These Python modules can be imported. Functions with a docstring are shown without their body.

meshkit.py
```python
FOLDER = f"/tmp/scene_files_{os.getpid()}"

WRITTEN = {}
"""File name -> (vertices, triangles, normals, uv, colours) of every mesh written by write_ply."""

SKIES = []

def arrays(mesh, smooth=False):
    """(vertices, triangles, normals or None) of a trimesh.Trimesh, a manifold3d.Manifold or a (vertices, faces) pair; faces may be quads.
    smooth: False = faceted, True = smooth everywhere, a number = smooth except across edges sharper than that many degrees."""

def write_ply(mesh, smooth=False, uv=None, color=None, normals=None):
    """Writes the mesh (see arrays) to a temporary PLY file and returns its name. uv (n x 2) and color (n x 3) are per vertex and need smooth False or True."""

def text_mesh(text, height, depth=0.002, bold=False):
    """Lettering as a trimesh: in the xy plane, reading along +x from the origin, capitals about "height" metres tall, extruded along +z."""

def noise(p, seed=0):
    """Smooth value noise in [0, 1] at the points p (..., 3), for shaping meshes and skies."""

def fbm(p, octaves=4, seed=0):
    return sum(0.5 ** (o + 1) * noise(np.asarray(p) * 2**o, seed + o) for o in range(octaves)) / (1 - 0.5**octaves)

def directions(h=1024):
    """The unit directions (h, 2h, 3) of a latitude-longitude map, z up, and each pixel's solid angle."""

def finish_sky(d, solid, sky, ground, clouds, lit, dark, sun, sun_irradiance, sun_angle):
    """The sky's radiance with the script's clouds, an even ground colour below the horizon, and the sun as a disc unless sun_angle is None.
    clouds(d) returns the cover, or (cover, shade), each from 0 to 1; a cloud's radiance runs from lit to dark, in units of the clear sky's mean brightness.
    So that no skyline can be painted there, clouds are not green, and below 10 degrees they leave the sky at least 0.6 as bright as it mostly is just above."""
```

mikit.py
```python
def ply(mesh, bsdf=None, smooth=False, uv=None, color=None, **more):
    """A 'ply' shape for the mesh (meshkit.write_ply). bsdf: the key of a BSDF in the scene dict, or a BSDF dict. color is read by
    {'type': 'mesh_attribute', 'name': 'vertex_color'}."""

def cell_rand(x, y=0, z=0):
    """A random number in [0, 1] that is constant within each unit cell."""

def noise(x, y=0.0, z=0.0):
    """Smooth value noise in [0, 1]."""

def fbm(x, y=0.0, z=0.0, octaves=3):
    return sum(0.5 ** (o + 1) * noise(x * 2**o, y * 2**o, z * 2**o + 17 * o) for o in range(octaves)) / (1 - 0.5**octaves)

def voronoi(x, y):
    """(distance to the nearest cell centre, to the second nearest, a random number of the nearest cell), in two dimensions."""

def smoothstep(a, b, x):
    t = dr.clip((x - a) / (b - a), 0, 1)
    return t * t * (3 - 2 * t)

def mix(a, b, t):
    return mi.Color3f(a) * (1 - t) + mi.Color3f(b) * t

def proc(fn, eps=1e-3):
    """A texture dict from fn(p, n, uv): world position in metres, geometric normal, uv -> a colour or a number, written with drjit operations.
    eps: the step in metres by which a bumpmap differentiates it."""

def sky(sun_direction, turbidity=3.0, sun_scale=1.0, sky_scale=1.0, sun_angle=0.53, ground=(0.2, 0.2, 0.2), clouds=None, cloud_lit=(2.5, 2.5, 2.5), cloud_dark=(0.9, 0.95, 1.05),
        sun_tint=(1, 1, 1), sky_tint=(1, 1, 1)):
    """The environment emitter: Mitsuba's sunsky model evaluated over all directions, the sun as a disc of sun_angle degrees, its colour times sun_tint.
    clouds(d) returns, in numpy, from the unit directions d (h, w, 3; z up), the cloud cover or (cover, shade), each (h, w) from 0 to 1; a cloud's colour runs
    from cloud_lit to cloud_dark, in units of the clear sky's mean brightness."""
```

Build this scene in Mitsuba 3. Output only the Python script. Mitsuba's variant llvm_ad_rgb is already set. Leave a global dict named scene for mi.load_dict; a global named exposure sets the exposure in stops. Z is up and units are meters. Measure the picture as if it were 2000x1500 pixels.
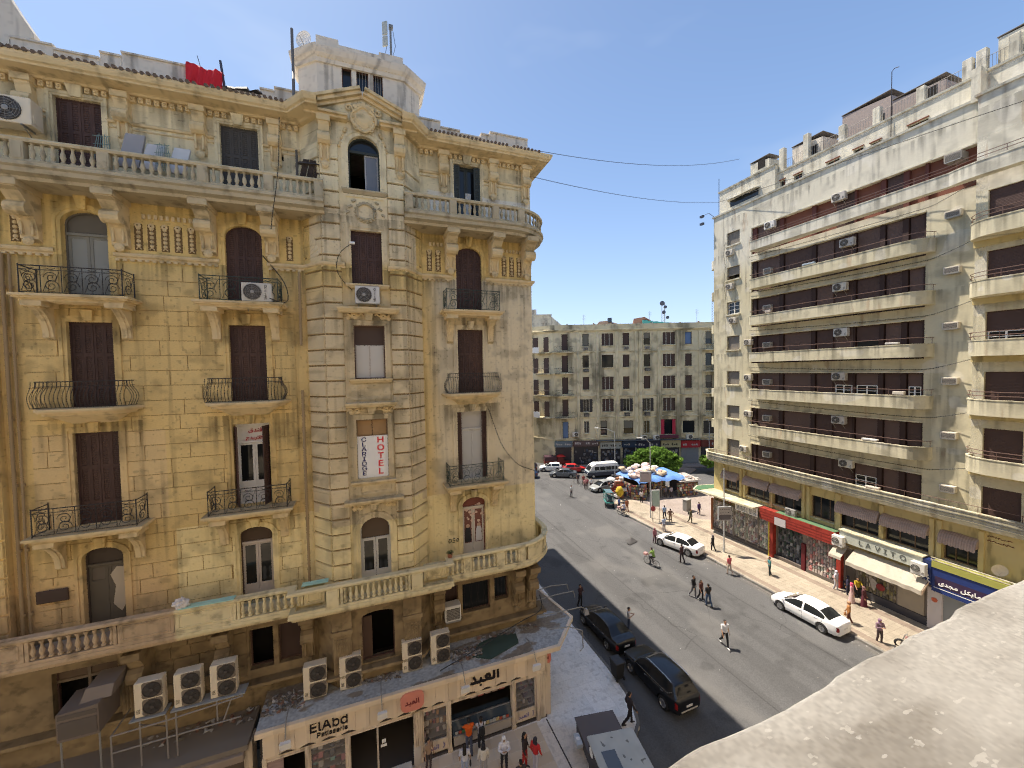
import math, random
import numpy as np
import trimesh, manifold3d
import shapely
from shapely.geometry import Polygon, box as sbox, LineString, Point
import shapely.affinity
import drjit as dr
import mitsuba as mi
import mikit, meshkit
from mikit import proc, noise, fbm, voronoi, cell_rand, smoothstep, mix

# ---------------------------------------------------------------- camera, sky, exposure
T = mi.ScalarTransform4f
random.seed(7); RNG = np.random.default_rng(7)
scene, labels = {}, {}
EYE = np.array([0.0, 0.0, 18.0])
FWD = np.array([0.347364, 0.937088, -0.034693]); UPV = np.array([0.029480, 0.026066, 0.999225])
scene['camera'] = {'type': 'perspective', 'fov': 2 * math.degrees(math.atan(1000 / 751.0)), 'fov_axis': 'x', 'near_clip': 0.05, 'far_clip': 2000.0,
                   'to_world': T().look_at(origin=EYE.tolist(), target=(EYE + FWD).tolist(), up=UPV.tolist())}
def thin_cloud(d):
    c = meshkit.fbm(d * np.array([2.2, 2.2, 7.0]) + 3.1, 5, 3)
    el = np.degrees(np.arcsin(np.clip(d[..., 2], 0, 1)))
    return np.clip((c - 0.62) * 0.9, 0, 0.12) + 0.05 + 0.42 * np.exp(-el / 9.0)
scene['sky'] = mikit.sky((-0.255, 0.385, 1.0), turbidity=3.2, sun_scale=1.3, sky_scale=1.15, sun_tint=(0.95, 1.0, 1.08), clouds=thin_cloud, cloud_lit=(1.75, 1.9, 2.05))
exposure = 2.25

# ---------------------------------------------------------------- materials
def rgb(v): return {'type': 'rgb', 'value': [float(x) for x in v]}
def two(b): return {'type': 'twosided', 'nested': b}
MATS = {}
def mat(color, rough=0.7, metallic=0.0, spec=0.4, coat=0.0):
    k = (tuple(round(float(c), 3) for c in color), rough, metallic, spec, coat)
    if k not in MATS:
        MATS[k] = f'mat_{len(MATS)}'
        b = {'type': 'principled', 'base_color': rgb(color), 'roughness': rough, 'metallic': metallic, 'specular': spec}
        if coat: b.update({'clearcoat': coat, 'clearcoat_gloss': 0.95})
        scene[MATS[k]] = two(b)
    return MATS[k]
def pmat(name, fn, rough=0.8, bump=None, scale=0.01, eps=0.004, spec=0.3):
    b = {'type': 'principled', 'base_color': proc(fn), 'roughness': rough, 'specular': spec}
    if bump is not None:
        b = {'type': 'bumpmap', 'arbitrary': proc(bump, eps), 'scale': scale, 'bsdf': b}
    scene[name] = two(b)
    return name
def C(*v): return mi.Color3f(*v)

def f_stucco(p, n, uv):
    x, y, z = p.x, p.y, p.z
    big = fbm(x * 0.35, y * 0.35, z * 0.35, 3)
    ochre = mix((0.58, 0.42, 0.175), (0.70, 0.525, 0.235), big)
    top = mix((0.64, 0.54, 0.33), (0.74, 0.65, 0.43), big)
    gold = mix((0.62, 0.45, 0.17), (0.72, 0.54, 0.22), big)
    rightc = mix((0.63, 0.535, 0.35), (0.71, 0.615, 0.43), big)
    grey = mix((0.52, 0.42, 0.25), (0.68, 0.57, 0.37), big)
    fresh = mix((0.74, 0.61, 0.31), (0.79, 0.67, 0.37), big)
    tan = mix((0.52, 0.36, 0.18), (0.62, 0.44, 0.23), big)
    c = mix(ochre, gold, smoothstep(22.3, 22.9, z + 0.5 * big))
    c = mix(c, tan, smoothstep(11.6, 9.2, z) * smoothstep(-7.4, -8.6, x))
    c = mix(c, rightc, smoothstep(2.6, 3.6, x) * smoothstep(22.95, 22.6, z))
    c = mix(c, grey, dr.select(dr.abs(x) < 2.55, smoothstep(23.0, 21.0, z + 1.2 * big), 0.0))
    c = mix(c, mix((0.60, 0.49, 0.30), (0.70, 0.60, 0.40), big), dr.select(dr.abs(x) < 2.3, smoothstep(22.6, 23.2, z), 0.0))
    edge = 11.7 + 0.35 * dr.select(dr.abs(x) < 2.3, 1.0, 0.0) - 0.9 * dr.select(dr.abs(x) < 1.75, 1.0, 0.0)
    c = mix(c, fresh, dr.select((x > -7.7) & (z < edge) & (z > 7.75), 0.9, 0.0))
    c = mix(c, top, smoothstep(25.2, 25.8, z))
    white = dr.select((x > 3.0) & (z > 25.0) & (z < 27.05 + 0.1 * big) & ((x < 4.3) | (x > 5.8)), 0.75, 0.0)
    c = mix(c, (0.70, 0.66, 0.58), white)
    pale = dr.select((x > -11.9) & (x < -7.9) & (z < 15.9) & (z > 12.2), 0.45, 0.0)
    c = mix(c, (0.62, 0.46, 0.27), pale)
    streak = fbm(x * 5.0 + y * 5.0, 0.25 * z, 3.0, 3)
    spots = noise(x * 9.0 + y * 7, z * 9.0, 4.0)
    patch = fbm(x * 1.6 + 9, z * 1.6 + y, 1.0, 3)
    k = 1.0 - 0.28 * smoothstep(0.50, 0.85, streak) - 0.22 * smoothstep(0.78, 0.95, spots) - 0.28 * smoothstep(0.5, 0.8, patch)
    k = k * dr.select(x < -2.6, 0.94 + 0.1 * cell_rand(dr.floor(x * 0.63), dr.floor((z - 8.0) / 0.605), 2.0), 0.98)
    runs = fbm(x * 6.0 + y * 3.0, 0.18 * z, 11.0, 2)
    drip = mi.Float(0.0)
    for zt in (20.8, 16.3, 12.0):
        fall = smoothstep(zt - 2.2, zt - 0.1, z) * dr.select(z < zt, 1.0, 0.0)
        near = smoothstep(1.8, 0.9, dr.abs(x))
        for cx in (-10.07, -4.90, 5.02): near = dr.maximum(near, smoothstep(2.1, 1.2, dr.abs(x - cx)))
        drip = dr.maximum(drip, fall * near)
    drip = dr.maximum(drip, 0.8 * smoothstep(21.3, 22.6, z) * dr.select(z < 22.7, 1.0, 0.0))
    drip = dr.maximum(drip, 0.8 * smoothstep(24.0, 24.9, z) * dr.select(z < 25.0, 1.0, 0.0))
    drip = dr.maximum(drip, 0.7 * smoothstep(27.6, 29.0, z))
    k = k * (1 - 0.52 * drip * smoothstep(0.38, 0.72, runs)) * (1 - 0.14 * drip)
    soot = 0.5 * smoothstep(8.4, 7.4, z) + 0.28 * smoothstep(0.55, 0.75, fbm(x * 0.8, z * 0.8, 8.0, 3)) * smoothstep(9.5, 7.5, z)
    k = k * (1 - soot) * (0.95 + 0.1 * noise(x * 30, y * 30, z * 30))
    return c * k
def b_stucco(p, n, uv):
    return 0.6 * fbm(p.x * 12 + p.y * 12, p.z * 12, 0.0, 3) + 0.4 * noise(p.x * 2.2, p.y * 2.2, p.z * 2.2)
def f_trim(p, n, uv):
    x, y, z = p.x, p.y, p.z
    big = fbm(x * 0.7, y * 0.7, z * 0.7, 3)
    c = mix((0.52, 0.40, 0.21), (0.68, 0.55, 0.33), big)
    c = mix(c, mix((0.34, 0.29, 0.19), (0.52, 0.45, 0.31), big), smoothstep(24.3, 25.2, z) * smoothstep(26.4, 26.0, z))
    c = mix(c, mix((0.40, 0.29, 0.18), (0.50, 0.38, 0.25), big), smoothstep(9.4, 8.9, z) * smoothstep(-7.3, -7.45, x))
    c = mix(c, mix((0.62, 0.53, 0.31), (0.70, 0.61, 0.38), big), smoothstep(9.4, 8.9, z) * smoothstep(7.5, 7.8, z) * smoothstep(-7.45, -7.3, x))
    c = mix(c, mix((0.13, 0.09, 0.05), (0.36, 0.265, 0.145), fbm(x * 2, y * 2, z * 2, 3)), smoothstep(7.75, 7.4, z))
    d = fbm(x * 3.0 + 5, y * 3.0, z * 3.0, 4)
    st = fbm(x * 4.0, 0.5 * z, 2.0 + y, 3)
    upw = smoothstep(0.6, 0.9, n.z)
    k = (1 - 0.42 * smoothstep(0.5, 0.8, d)) * (1 - 0.3 * smoothstep(0.55, 0.85, st)) * (1 - 0.25 * upw)
    return c * k
def b_trim(p, n, uv): return fbm(p.x * 14, p.y * 14, p.z * 14, 3)
def f_roofstone(p, n, uv):
    x, y, z = p.x, p.y, p.z
    c = mix((0.47, 0.43, 0.37), (0.66, 0.61, 0.52), fbm(x * 0.9, y * 0.9, z * 0.9, 4))
    st = fbm(x * 4.0 + y * 4, 0.5 * z, 2.0, 3)
    return c * (1 - 0.45 * smoothstep(0.5, 0.8, st)) * (1 - 0.10 * smoothstep(0.6, 0.8, noise(x * 6, y * 6, z * 6)))
def f_cream(p, n, uv):
    x, y, z = p.x, p.y, p.z
    big = fbm(y * 0.4, z * 0.4, x * 0.4, 4)
    c = mix((0.48, 0.455, 0.365), (0.60, 0.575, 0.485), big)
    c = mix(c, mix((0.455, 0.41, 0.275), (0.57, 0.525, 0.38), big), smoothstep(29.0, 27.0, z))
    st = fbm(y * 3.5 + x * 3.5, 0.3 * z, 5.0, 3)
    pt = fbm(y * 1.3, z * 1.3, 2.0 + x, 3)
    t = (8.9 - z) / 3.48
    t = (t - dr.floor(t)) * 3.48
    run = smoothstep(0.42, 0.75, fbm(y * 5.0 + x * 5.0, 0.2 * z, 8.0, 2)) * smoothstep(1.3, 0.05, t)
    fresh = smoothstep(0.66, 0.68, fbm(y * 0.9 + 3, z * 0.9, 5.0 + x, 2))
    c = mix(c, (0.62, 0.60, 0.54), 0.35 * fresh)
    rust = smoothstep(0.74, 0.86, fbm(y * 3.0, z * 0.5, 21.0, 3))
    c = mix(c, (0.36, 0.22, 0.12), 0.4 * rust)
    k = (1 - 0.30 * smoothstep(0.5, 0.8, st)) * (1 - 0.25 * smoothstep(0.5, 0.75, pt)) * (1 - 0.36 * run) * (0.95 + 0.1 * noise(x * 14, y * 14, z * 14))
    return c * k
def f_far(p, n, uv):
    x, y, z = p.x, p.y, p.z
    big = fbm(x * 0.25, y * 0.25, z * 0.3, 4)
    c = mix((0.50, 0.43, 0.27), (0.74, 0.66, 0.46), big)
    st = fbm(x * 1.5 + y * 1.5, 0.12 * z, 2.0, 4)
    pt = fbm(x * 0.9, y * 0.9, z * 0.9, 3)
    return c * (1 - 0.58 * smoothstep(0.47, 0.75, st)) * (1 - 0.35 * smoothstep(0.5, 0.75, pt))
def f_asphalt(p, n, uv):
    x, y = p.x, p.y
    big = fbm(x * 0.12, y * 0.05, 0.0, 4)
    c = mix((0.080, 0.081, 0.082), (0.110, 0.110, 0.110), big)
    lane = fbm(x * 1.1, y * 0.07, 4.0, 3)
    k = 1 - 0.16 * smoothstep(0.45, 0.75, lane)
    k = k * (0.86 + 0.28 * noise(x * 22, y * 22))
    oil = smoothstep(0.66, 0.8, fbm(x * 0.7 + 3, y * 0.7, 1.0, 3))
    seam = dr.minimum(dr.abs(x - 26.3 - 0.08 * noise(y * 0.7)), dr.abs(x - 19.4 - 0.1 * noise(y * 0.6 + 5)))
    k = k * (1 - 0.30 * smoothstep(0.07, 0.02, seam))
    pa = smoothstep(0.03, 0.0, dr.maximum(dr.abs(x - 22.5) - 1.6, dr.abs(y - 25.6) - 0.9)) + smoothstep(0.03, 0.0, dr.maximum(dr.abs(x - 18.2) - 0.7, dr.abs(y - 33.0) - 2.2)) + smoothstep(0.03, 0.0, dr.maximum(dr.abs(x - 25.6) - 0.9, dr.abs(y - 15.6) - 1.5))
    k = k * (1 - 0.13 * dr.minimum(pa, 1.0))
    wx, wy = x + 0.5 * noise(x * 1.3, y * 1.3), y + 0.5 * noise(x * 1.3 + 7, y * 1.3)
    e0, e1, _ = voronoi(wx * 0.22, wy * 0.16)
    k = k * (1 - 0.35 * smoothstep(0.012, 0.002, e1 - e0) * smoothstep(0.45, 0.6, fbm(x * 0.15, y * 0.15, 31.0, 2)))
    gut = smoothstep(28.4, 29.2, x) * dr.select(y < 41, 1.0, 0.0)
    c = mix(c, (0.15, 0.135, 0.11), 0.5 * gut * noise(x * 2, y * 1.2))
    dust = smoothstep(0.55, 0.8, fbm(x * 0.5, y * 0.3 + 8, 6.0, 3))
    return mix(c * k * (1 - 0.22 * oil), (0.17, 0.165, 0.155), 0.3 * dust)
def b_asphalt(p, n, uv): return noise(p.x * 60, p.y * 60)
def f_paver(p, n, uv):
    x, y = p.x, p.y
    b = fbm(x * 0.5, y * 0.5, 0.0, 3)
    tile = cell_rand(dr.floor(x / 0.4), dr.floor(y / 0.4))
    c = mix((0.28, 0.24, 0.185), (0.36, 0.315, 0.245), b) * (0.93 + 0.14 * tile)
    gx, gy = x / 0.4 - dr.floor(x / 0.4), y / 0.4 - dr.floor(y / 0.4)
    j = dr.minimum(dr.minimum(gx, 1 - gx), dr.minimum(gy, 1 - gy))
    c = c * (0.72 + 0.28 * smoothstep(0.01, 0.05, j))
    band = dr.select(((x > 29.7) & (x < 30.25)) | ((x > 33.6) & (x < 34.2)), 1.0, 0.0)
    c = mix(c, (0.17, 0.125, 0.10), 0.65 * band)
    return c * (1 - 0.3 * smoothstep(0.55, 0.8, fbm(x * 1.1, y * 1.1, 3.0, 4)))
def f_marble(p, n, uv):
    x, y = p.x, p.y
    t = cell_rand(dr.floor(x / 0.62), dr.floor(y / 0.62), 3)
    c = mix((0.66, 0.67, 0.66), (0.80, 0.80, 0.79), 0.5 * t + 0.5 * fbm(x * 0.8, y * 0.8, 0.0, 4))
    c = mix(c, (0.62, 0.51, 0.38), 0.6 * smoothstep(17.6, 16.6, y + 0.35 * (x - 8.0)))
    stain = smoothstep(0.56, 0.72, fbm(x * 4.6, y * 4.6, 2.0, 4))
    gx, gy = x / 0.62 - dr.floor(x / 0.62), y / 0.62 - dr.floor(y / 0.62)
    c = c * (0.86 + 0.14 * smoothstep(0.005, 0.03, dr.minimum(dr.minimum(gx, 1 - gx), dr.minimum(gy, 1 - gy))))
    return c * (1 - 0.16 * stain) * (0.93 + 0.14 * noise(x * 20, y * 20))
def f_plaza(p, n, uv):
    x, y = p.x, p.y
    return mix((0.22, 0.18, 0.155), (0.30, 0.26, 0.235), fbm(x * 0.6, y * 0.6, 0.0, 4)) * (0.9 + 0.2 * noise(x * 8, y * 8))
def f_concrete(p, n, uv):
    x, y, z = p.x, p.y, p.z
    w = fbm(x * 3.1, y * 3.1, z * 3.1, 3)
    a = fbm(x * 4.5 + 1.2 * w, y * 9.0 + 1.5 * w, z * 6, 5)
    c = mix((0.138, 0.128, 0.112), (0.225, 0.217, 0.198), smoothstep(0.32, 0.66, a))
    fl = smoothstep(0.715, 0.755, fbm(x * 40 + 2 * w, y * 95, z * 17, 3))
    c = mix(c, (0.30, 0.29, 0.265), 0.5 * fl)
    dk = smoothstep(0.70, 0.76, fbm(x * 11 + 7, y * 24 + 3, z * 9, 4))
    c = mix(c, (0.13, 0.12, 0.105), 0.6 * dk)
    return c * (0.86 + 0.28 * noise(x * 160, y * 160, z * 160))
def b_concrete(p, n, uv):
    return 0.55 * fbm(p.x * 17, p.y * 30, p.z * 17, 4) + 0.45 * noise(p.x * 120, p.y * 120, p.z * 120)
def f_wood(p, n, uv):
    x, y, z = p.x, p.y, p.z
    t = cell_rand(dr.floor(x * 1.55 + y * 0.3), dr.floor(z / 4.2), 5.0)
    c = mix((0.040, 0.022, 0.020), (0.085, 0.045, 0.034), 0.55 * t + 0.45 * fbm(x * 4 + y * 4, z * 1.2, 1.0, 3))
    return c * (0.8 + 0.4 * noise(x * 25, y * 25, z * 3)) * (1 - 0.2 * smoothstep(0.6, 0.9, fbm(x * 2, y * 2, z * 2, 3)))
def f_canopy(p, n, uv):
    x, y = p.x, p.y
    c = mix((0.28, 0.29, 0.29), (0.48, 0.49, 0.48), fbm(x * 0.9, y * 1.4, 0.0, 4))
    c = mix(c, (0.23, 0.19, 0.145), smoothstep(0.50, 0.64, fbm(x * 1.0 + 4, y * 2.0, 3.0, 4) + 0.08 * (y - 18.3)))
    return c * (0.8 + 0.4 * noise(x * 12, y * 12))
M_STUCCO = pmat('m_stucco', f_stucco, 0.9, b_stucco, 0.012)
M_TRIM = pmat('m_trim', f_trim, 0.9, b_trim, 0.012)
M_ROOFST = pmat('m_roofstone', f_roofstone, 0.9)
M_CREAM = pmat('m_cream', f_cream, 0.85)
M_FAR = pmat('m_far', f_far, 0.9)
M_ASPH = pmat('m_asphalt', f_asphalt, 0.85, b_asphalt, 0.004)
M_PAVE = pmat('m_paver', f_paver, 0.85)
M_MARB = pmat('m_marble', f_marble, 0.7)
M_PLAZA = pmat('m_plaza', f_plaza, 0.85)
M_CONC = pmat('m_concrete', f_concrete, 0.9, b_concrete, 0.004, 0.001)
M_WOOD = pmat('m_wood', f_wood, 0.6)
M_CANOPY = pmat('m_canopy', f_canopy, 0.8)
scene['m_vcol'] = two({'type': 'principled', 'base_color': {'type': 'mesh_attribute', 'name': 'vertex_color'}, 'roughness': 0.75, 'specular': 0.3})
M_VCOL = 'm_vcol'
scene['m_pane'] = {'type': 'thindielectric', 'int_ior': 1.5}
M_PANE = 'm_pane'
M_DARKGLASS = mat((0.012, 0.014, 0.016), 0.06, 0.0, 0.5)
M_IRON = mat((0.030, 0.026, 0.025), 0.6)
M_IRONG = mat((0.030, 0.045, 0.038), 0.6)
M_STEEL = mat((0.30, 0.29, 0.27), 0.5, 0.5)
M_DARK = mat((0.012, 0.010, 0.009), 0.9)
M_ACW = mat((0.60, 0.58, 0.53), 0.5)
M_ACB = mat((0.66, 0.57, 0.42), 0.55)
M_ACD = mat((0.06, 0.05, 0.042), 0.6)
M_WHITE = mat((0.74, 0.73, 0.70), 0.5)
M_PIPE = mat((0.30, 0.215, 0.12), 0.7)
M_RUBBER = mat((0.02, 0.02, 0.02), 0.8)
M_CHROME = mat((0.55, 0.55, 0.55), 0.25, 0.9)
M_CABLE = mat((0.025, 0.025, 0.025), 0.7)

# ---------------------------------------------------------------- entries and labels
COUNT = {}
def put(key, shape):
    """One entry of scene under key, numbered _001, _002 ... when the key is taken."""
    k = key
    if k in scene or k in COUNT:
        COUNT[key] = COUNT.get(key, 0) + 1
        k = f'{key}_{COUNT[key]:03d}'
        while k in scene:
            COUNT[key] += 1; k = f'{key}_{COUNT[key]:03d}'
    else:
        COUNT[key] = 0
    scene[k] = shape
    return k
TCOUNT = {}
def thing(name, label, cat, group=None):
    if name in TCOUNT:
        TCOUNT[name] += 1; k = f'{name}_{TCOUNT[name]:03d}'
    else:
        TCOUNT[name] = 0; k = name
    labels[k] = {'label': label, 'category': cat}
    if group: labels[k]['group'] = group
    return k
def setting(key): labels[key] = {'kind': 'structure'}
def stuff(key, label=None, cat=None):
    labels[key] = {'kind': 'stuff'}
    if label: labels[key]['label'] = label
    if cat: labels[key]['category'] = cat

# ---------------------------------------------------------------- frames: local (s along, o outward, z up) -> world
class Frame:
    def __init__(self, O, es, eo):
        self.O = np.array(O, float); self.M = np.array([es, eo, [0, 0, 1.0]], float)
        self.flip = np.linalg.det(self.M) < 0
    def __call__(self, v): return np.asarray(v, float) @ self.M + self.O
    def at(self, s, o, z, rot=0.0):
        """A frame of its own standing at (s, o, z), turned about z."""
        c, d = math.cos(rot), math.sin(rot)
        es, eo = self.M[0], self.M[1]
        return Frame(self([[s, o, z]])[0], c * es + d * eo, -d * es + c * eo)
def yaw_frame(x, y, z, a):
    """Local x forward along heading a (radians from +X), local y to the left."""
    return Frame([x, y, z], [math.cos(a), math.sin(a), 0], [-math.sin(a), math.cos(a), 0])
WORLD = Frame([0, 0, 0], [1, 0, 0], [0, 1, 0])
LF = Frame([0, 19.7, 0], [1, 0, 0], [0, -1, 0])
RF = Frame([35.4, 0, 0], [0, 1, 0], [-1, 0, 0])
_e = np.array([0.9309, -0.3653, 0]); FF = Frame([50.74, 57.53, 0], _e, [-0.3653, -0.9309, 0])

def tri2d(poly):
    v, f = trimesh.creation.triangulate_polygon(poly, engine='earcut')
    return np.asarray(v), np.asarray(f)
class MB:
    """Collects pieces in a frame; build() makes them one mesh of the scene."""
    def __init__(self, fr=WORLD): self.fr, self.v, self.f, self.c, self.n = fr, [], [], [], 0
    def add(self, v, f, color=None):
        v = np.asarray(v, float); f = np.asarray(f, int)
        if f.shape[1] == 4: f = np.vstack([f[:, [0, 1, 2]], f[:, [0, 2, 3]]])
        self.v.append(v); self.f.append(f + self.n); self.n += len(v)
        self.c.append(np.tile(color if color is not None else (0.5, 0.5, 0.5), (len(v), 1)))
        return self
    def box(self, s0, s1, o0, o1, z0, z1, color=None, ch=0.0):
        if ch <= 0:
            v = [[x, y, z] for x in (s0, s1) for y in (o0, o1) for z in (z0, z1)]
            f = [[0, 1, 3, 2], [4, 6, 7, 5], [0, 4, 5, 1], [2, 3, 7, 6], [0, 2, 6, 4], [1, 5, 7, 3]]
            return self.add(v, f, color)
        ch = min(ch, (s1 - s0) * .45, (o1 - o0) * .45, (z1 - z0) * .45)
        pts = []
        for x in (0, 1):
            for y in (0, 1):
                for z in (0, 1):
                    X, Y, Z = (s0, s1)[x], (o0, o1)[y], (z0, z1)[z]
                    dx, dy, dz = ch * (1 - 2 * x), ch * (1 - 2 * y), ch * (1 - 2 * z)
                    pts += [[X, Y + dy, Z + dz], [X + dx, Y, Z + dz], [X + dx, Y + dy, Z]]
        m = trimesh.convex.convex_hull(np.array(pts))
        return self.add(m.vertices, m.faces, color)
    def hull(self, pts, color=None):
        m = trimesh.convex.convex_hull(np.array(pts, float)); return self.add(m.vertices, m.faces, color)
    def _prism(self, poly, a, b, order, color):
        for g in getattr(poly, 'geoms', [poly]):
            if g.is_empty or g.area < 1e-6: continue
            v, f = tri2d(g)
            n = len(v)
            V = np.vstack([np.c_[v, np.full(n, a)], np.c_[v, np.full(n, b)]])
            F = [f[:, ::-1], f + n]
            self.add(V[:, order], np.vstack(F), color)
            for ring in [g.exterior, *g.interiors]:
                r = np.array(ring.coords)[:-1]; m = len(r)
                V = np.vstack([np.c_[r, np.full(m, a)], np.c_[r, np.full(m, b)]])
                i = np.arange(m); j = (i + 1) % m
                self.add(V[:, order], np.c_[i, j, j + m, i + m], color)
        return self
    def wall(self, poly, o0, o1, color=None): return self._prism(poly, o0, o1, [0, 2, 1], color)   # polygon in (s, z)
    def slab(self, poly, z0, z1, color=None): return self._prism(poly, z0, z1, [0, 1, 2], color)   # polygon in (s, o)
    def side(self, poly, s0, s1, color=None): return self._prism(poly, s0, s1, [2, 0, 1], color)   # polygon in (o, z)
    def tube(self, pts, r, n=6, color=None, caps=True):
        p = np.asarray(pts, float); r = np.broadcast_to(np.asarray(r, float), (len(p),))
        t = np.gradient(p, axis=0); t /= np.linalg.norm(t, axis=1, keepdims=True) + 1e-12
        a = np.cross(t, np.where(np.abs(t[:, 2:]) < 0.9, [0, 0, 1.0], [1.0, 0, 0])); a /= np.linalg.norm(a, axis=1, keepdims=True) + 1e-12
        b = np.cross(t, a); g = np.arange(n) * 2 * np.pi / n
        v = p[:, None] + r[:, None, None] * (np.cos(g)[None, :, None] * a[:, None] + np.sin(g)[None, :, None] * b[:, None])
        i, j = np.meshgrid(np.arange(len(p) - 1), np.arange(n), indexing='ij')
        q = np.stack([i * n + j, i * n + (j + 1) % n, (i + 1) * n + (j + 1) % n, (i + 1) * n + j], -1).reshape(-1, 4)
        V = v.reshape(-1, 3)
        self.add(V, q, color)
        if caps:
            for base in (0, (len(p) - 1) * n):
                self.add(V[base:base + n], [[0, k, k + 1] for k in range(1, n - 1)], color)
        return self
    def lathe(self, prof, n=10, at=(0, 0, 0), axis=2, color=None):
        prof = np.asarray(prof, float); g = np.arange(n) * 2 * np.pi / n
        v = np.stack([prof[:, None, 0] * np.cos(g), prof[:, None, 0] * np.sin(g), np.broadcast_to(prof[:, None, 1], (len(prof), n))], -1)
        if axis == 1: v = v[..., [0, 2, 1]]
        if axis == 0: v = v[..., [2, 0, 1]]
        i, j = np.meshgrid(np.arange(len(prof) - 1), np.arange(n), indexing='ij')
        q = np.stack([i * n + j, i * n + (j + 1) % n, (i + 1) * n + (j + 1) % n, (i + 1) * n + j], -1).reshape(-1, 4)
        return self.add(v.reshape(-1, 3) + np.array(at), q, color)
    def sweep(self, path, prof, closed=False, color=None, caps=True):
        """prof: (offset, z) outline carried along path in the (s, o) plane; positive offset to the path's right-hand side when +o is outward and the path runs towards +s."""
        P = np.asarray(path, float); m = len(P); prof = np.asarray(prof, float)
        d = np.diff(np.vstack([P, P[:1]]) if closed else P, axis=0); d /= np.linalg.norm(d, axis=1, keepdims=True)
        nrm = np.c_[-d[:, 1], d[:, 0]]
        off = []
        for k in range(m):
            if closed: n0, n1 = nrm[k - 1], nrm[k]
            else: n0, n1 = nrm[max(k - 1, 0)], nrm[min(k, len(nrm) - 1)]
            s = n0 + n1; s /= np.linalg.norm(s); off.append(s / max(0.3, s @ n0))
        off = np.array(off); K = len(prof)
        V = np.concatenate([P[:, None, :] + off[:, None, :] * prof[None, :, :1], np.broadcast_to(prof[None, :, 1:], (m, K, 1))], -1)
        q = []
        for i in range(m if closed else m - 1):
            i2 = (i + 1) % m
            for j in range(K):
                j2 = (j + 1) % K
                q.append([i * K + j, i * K + j2, i2 * K + j2, i2 * K + j])
        V = V.reshape(-1, 3)
        self.add(V, q, color)
        if caps and not closed:
            v2, f2 = tri2d(Polygon(prof))
            if len(v2) == K:
                self.add(V[:K], f2, color); self.add(V[-K:], f2[:, ::-1], color)
        return self
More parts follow.
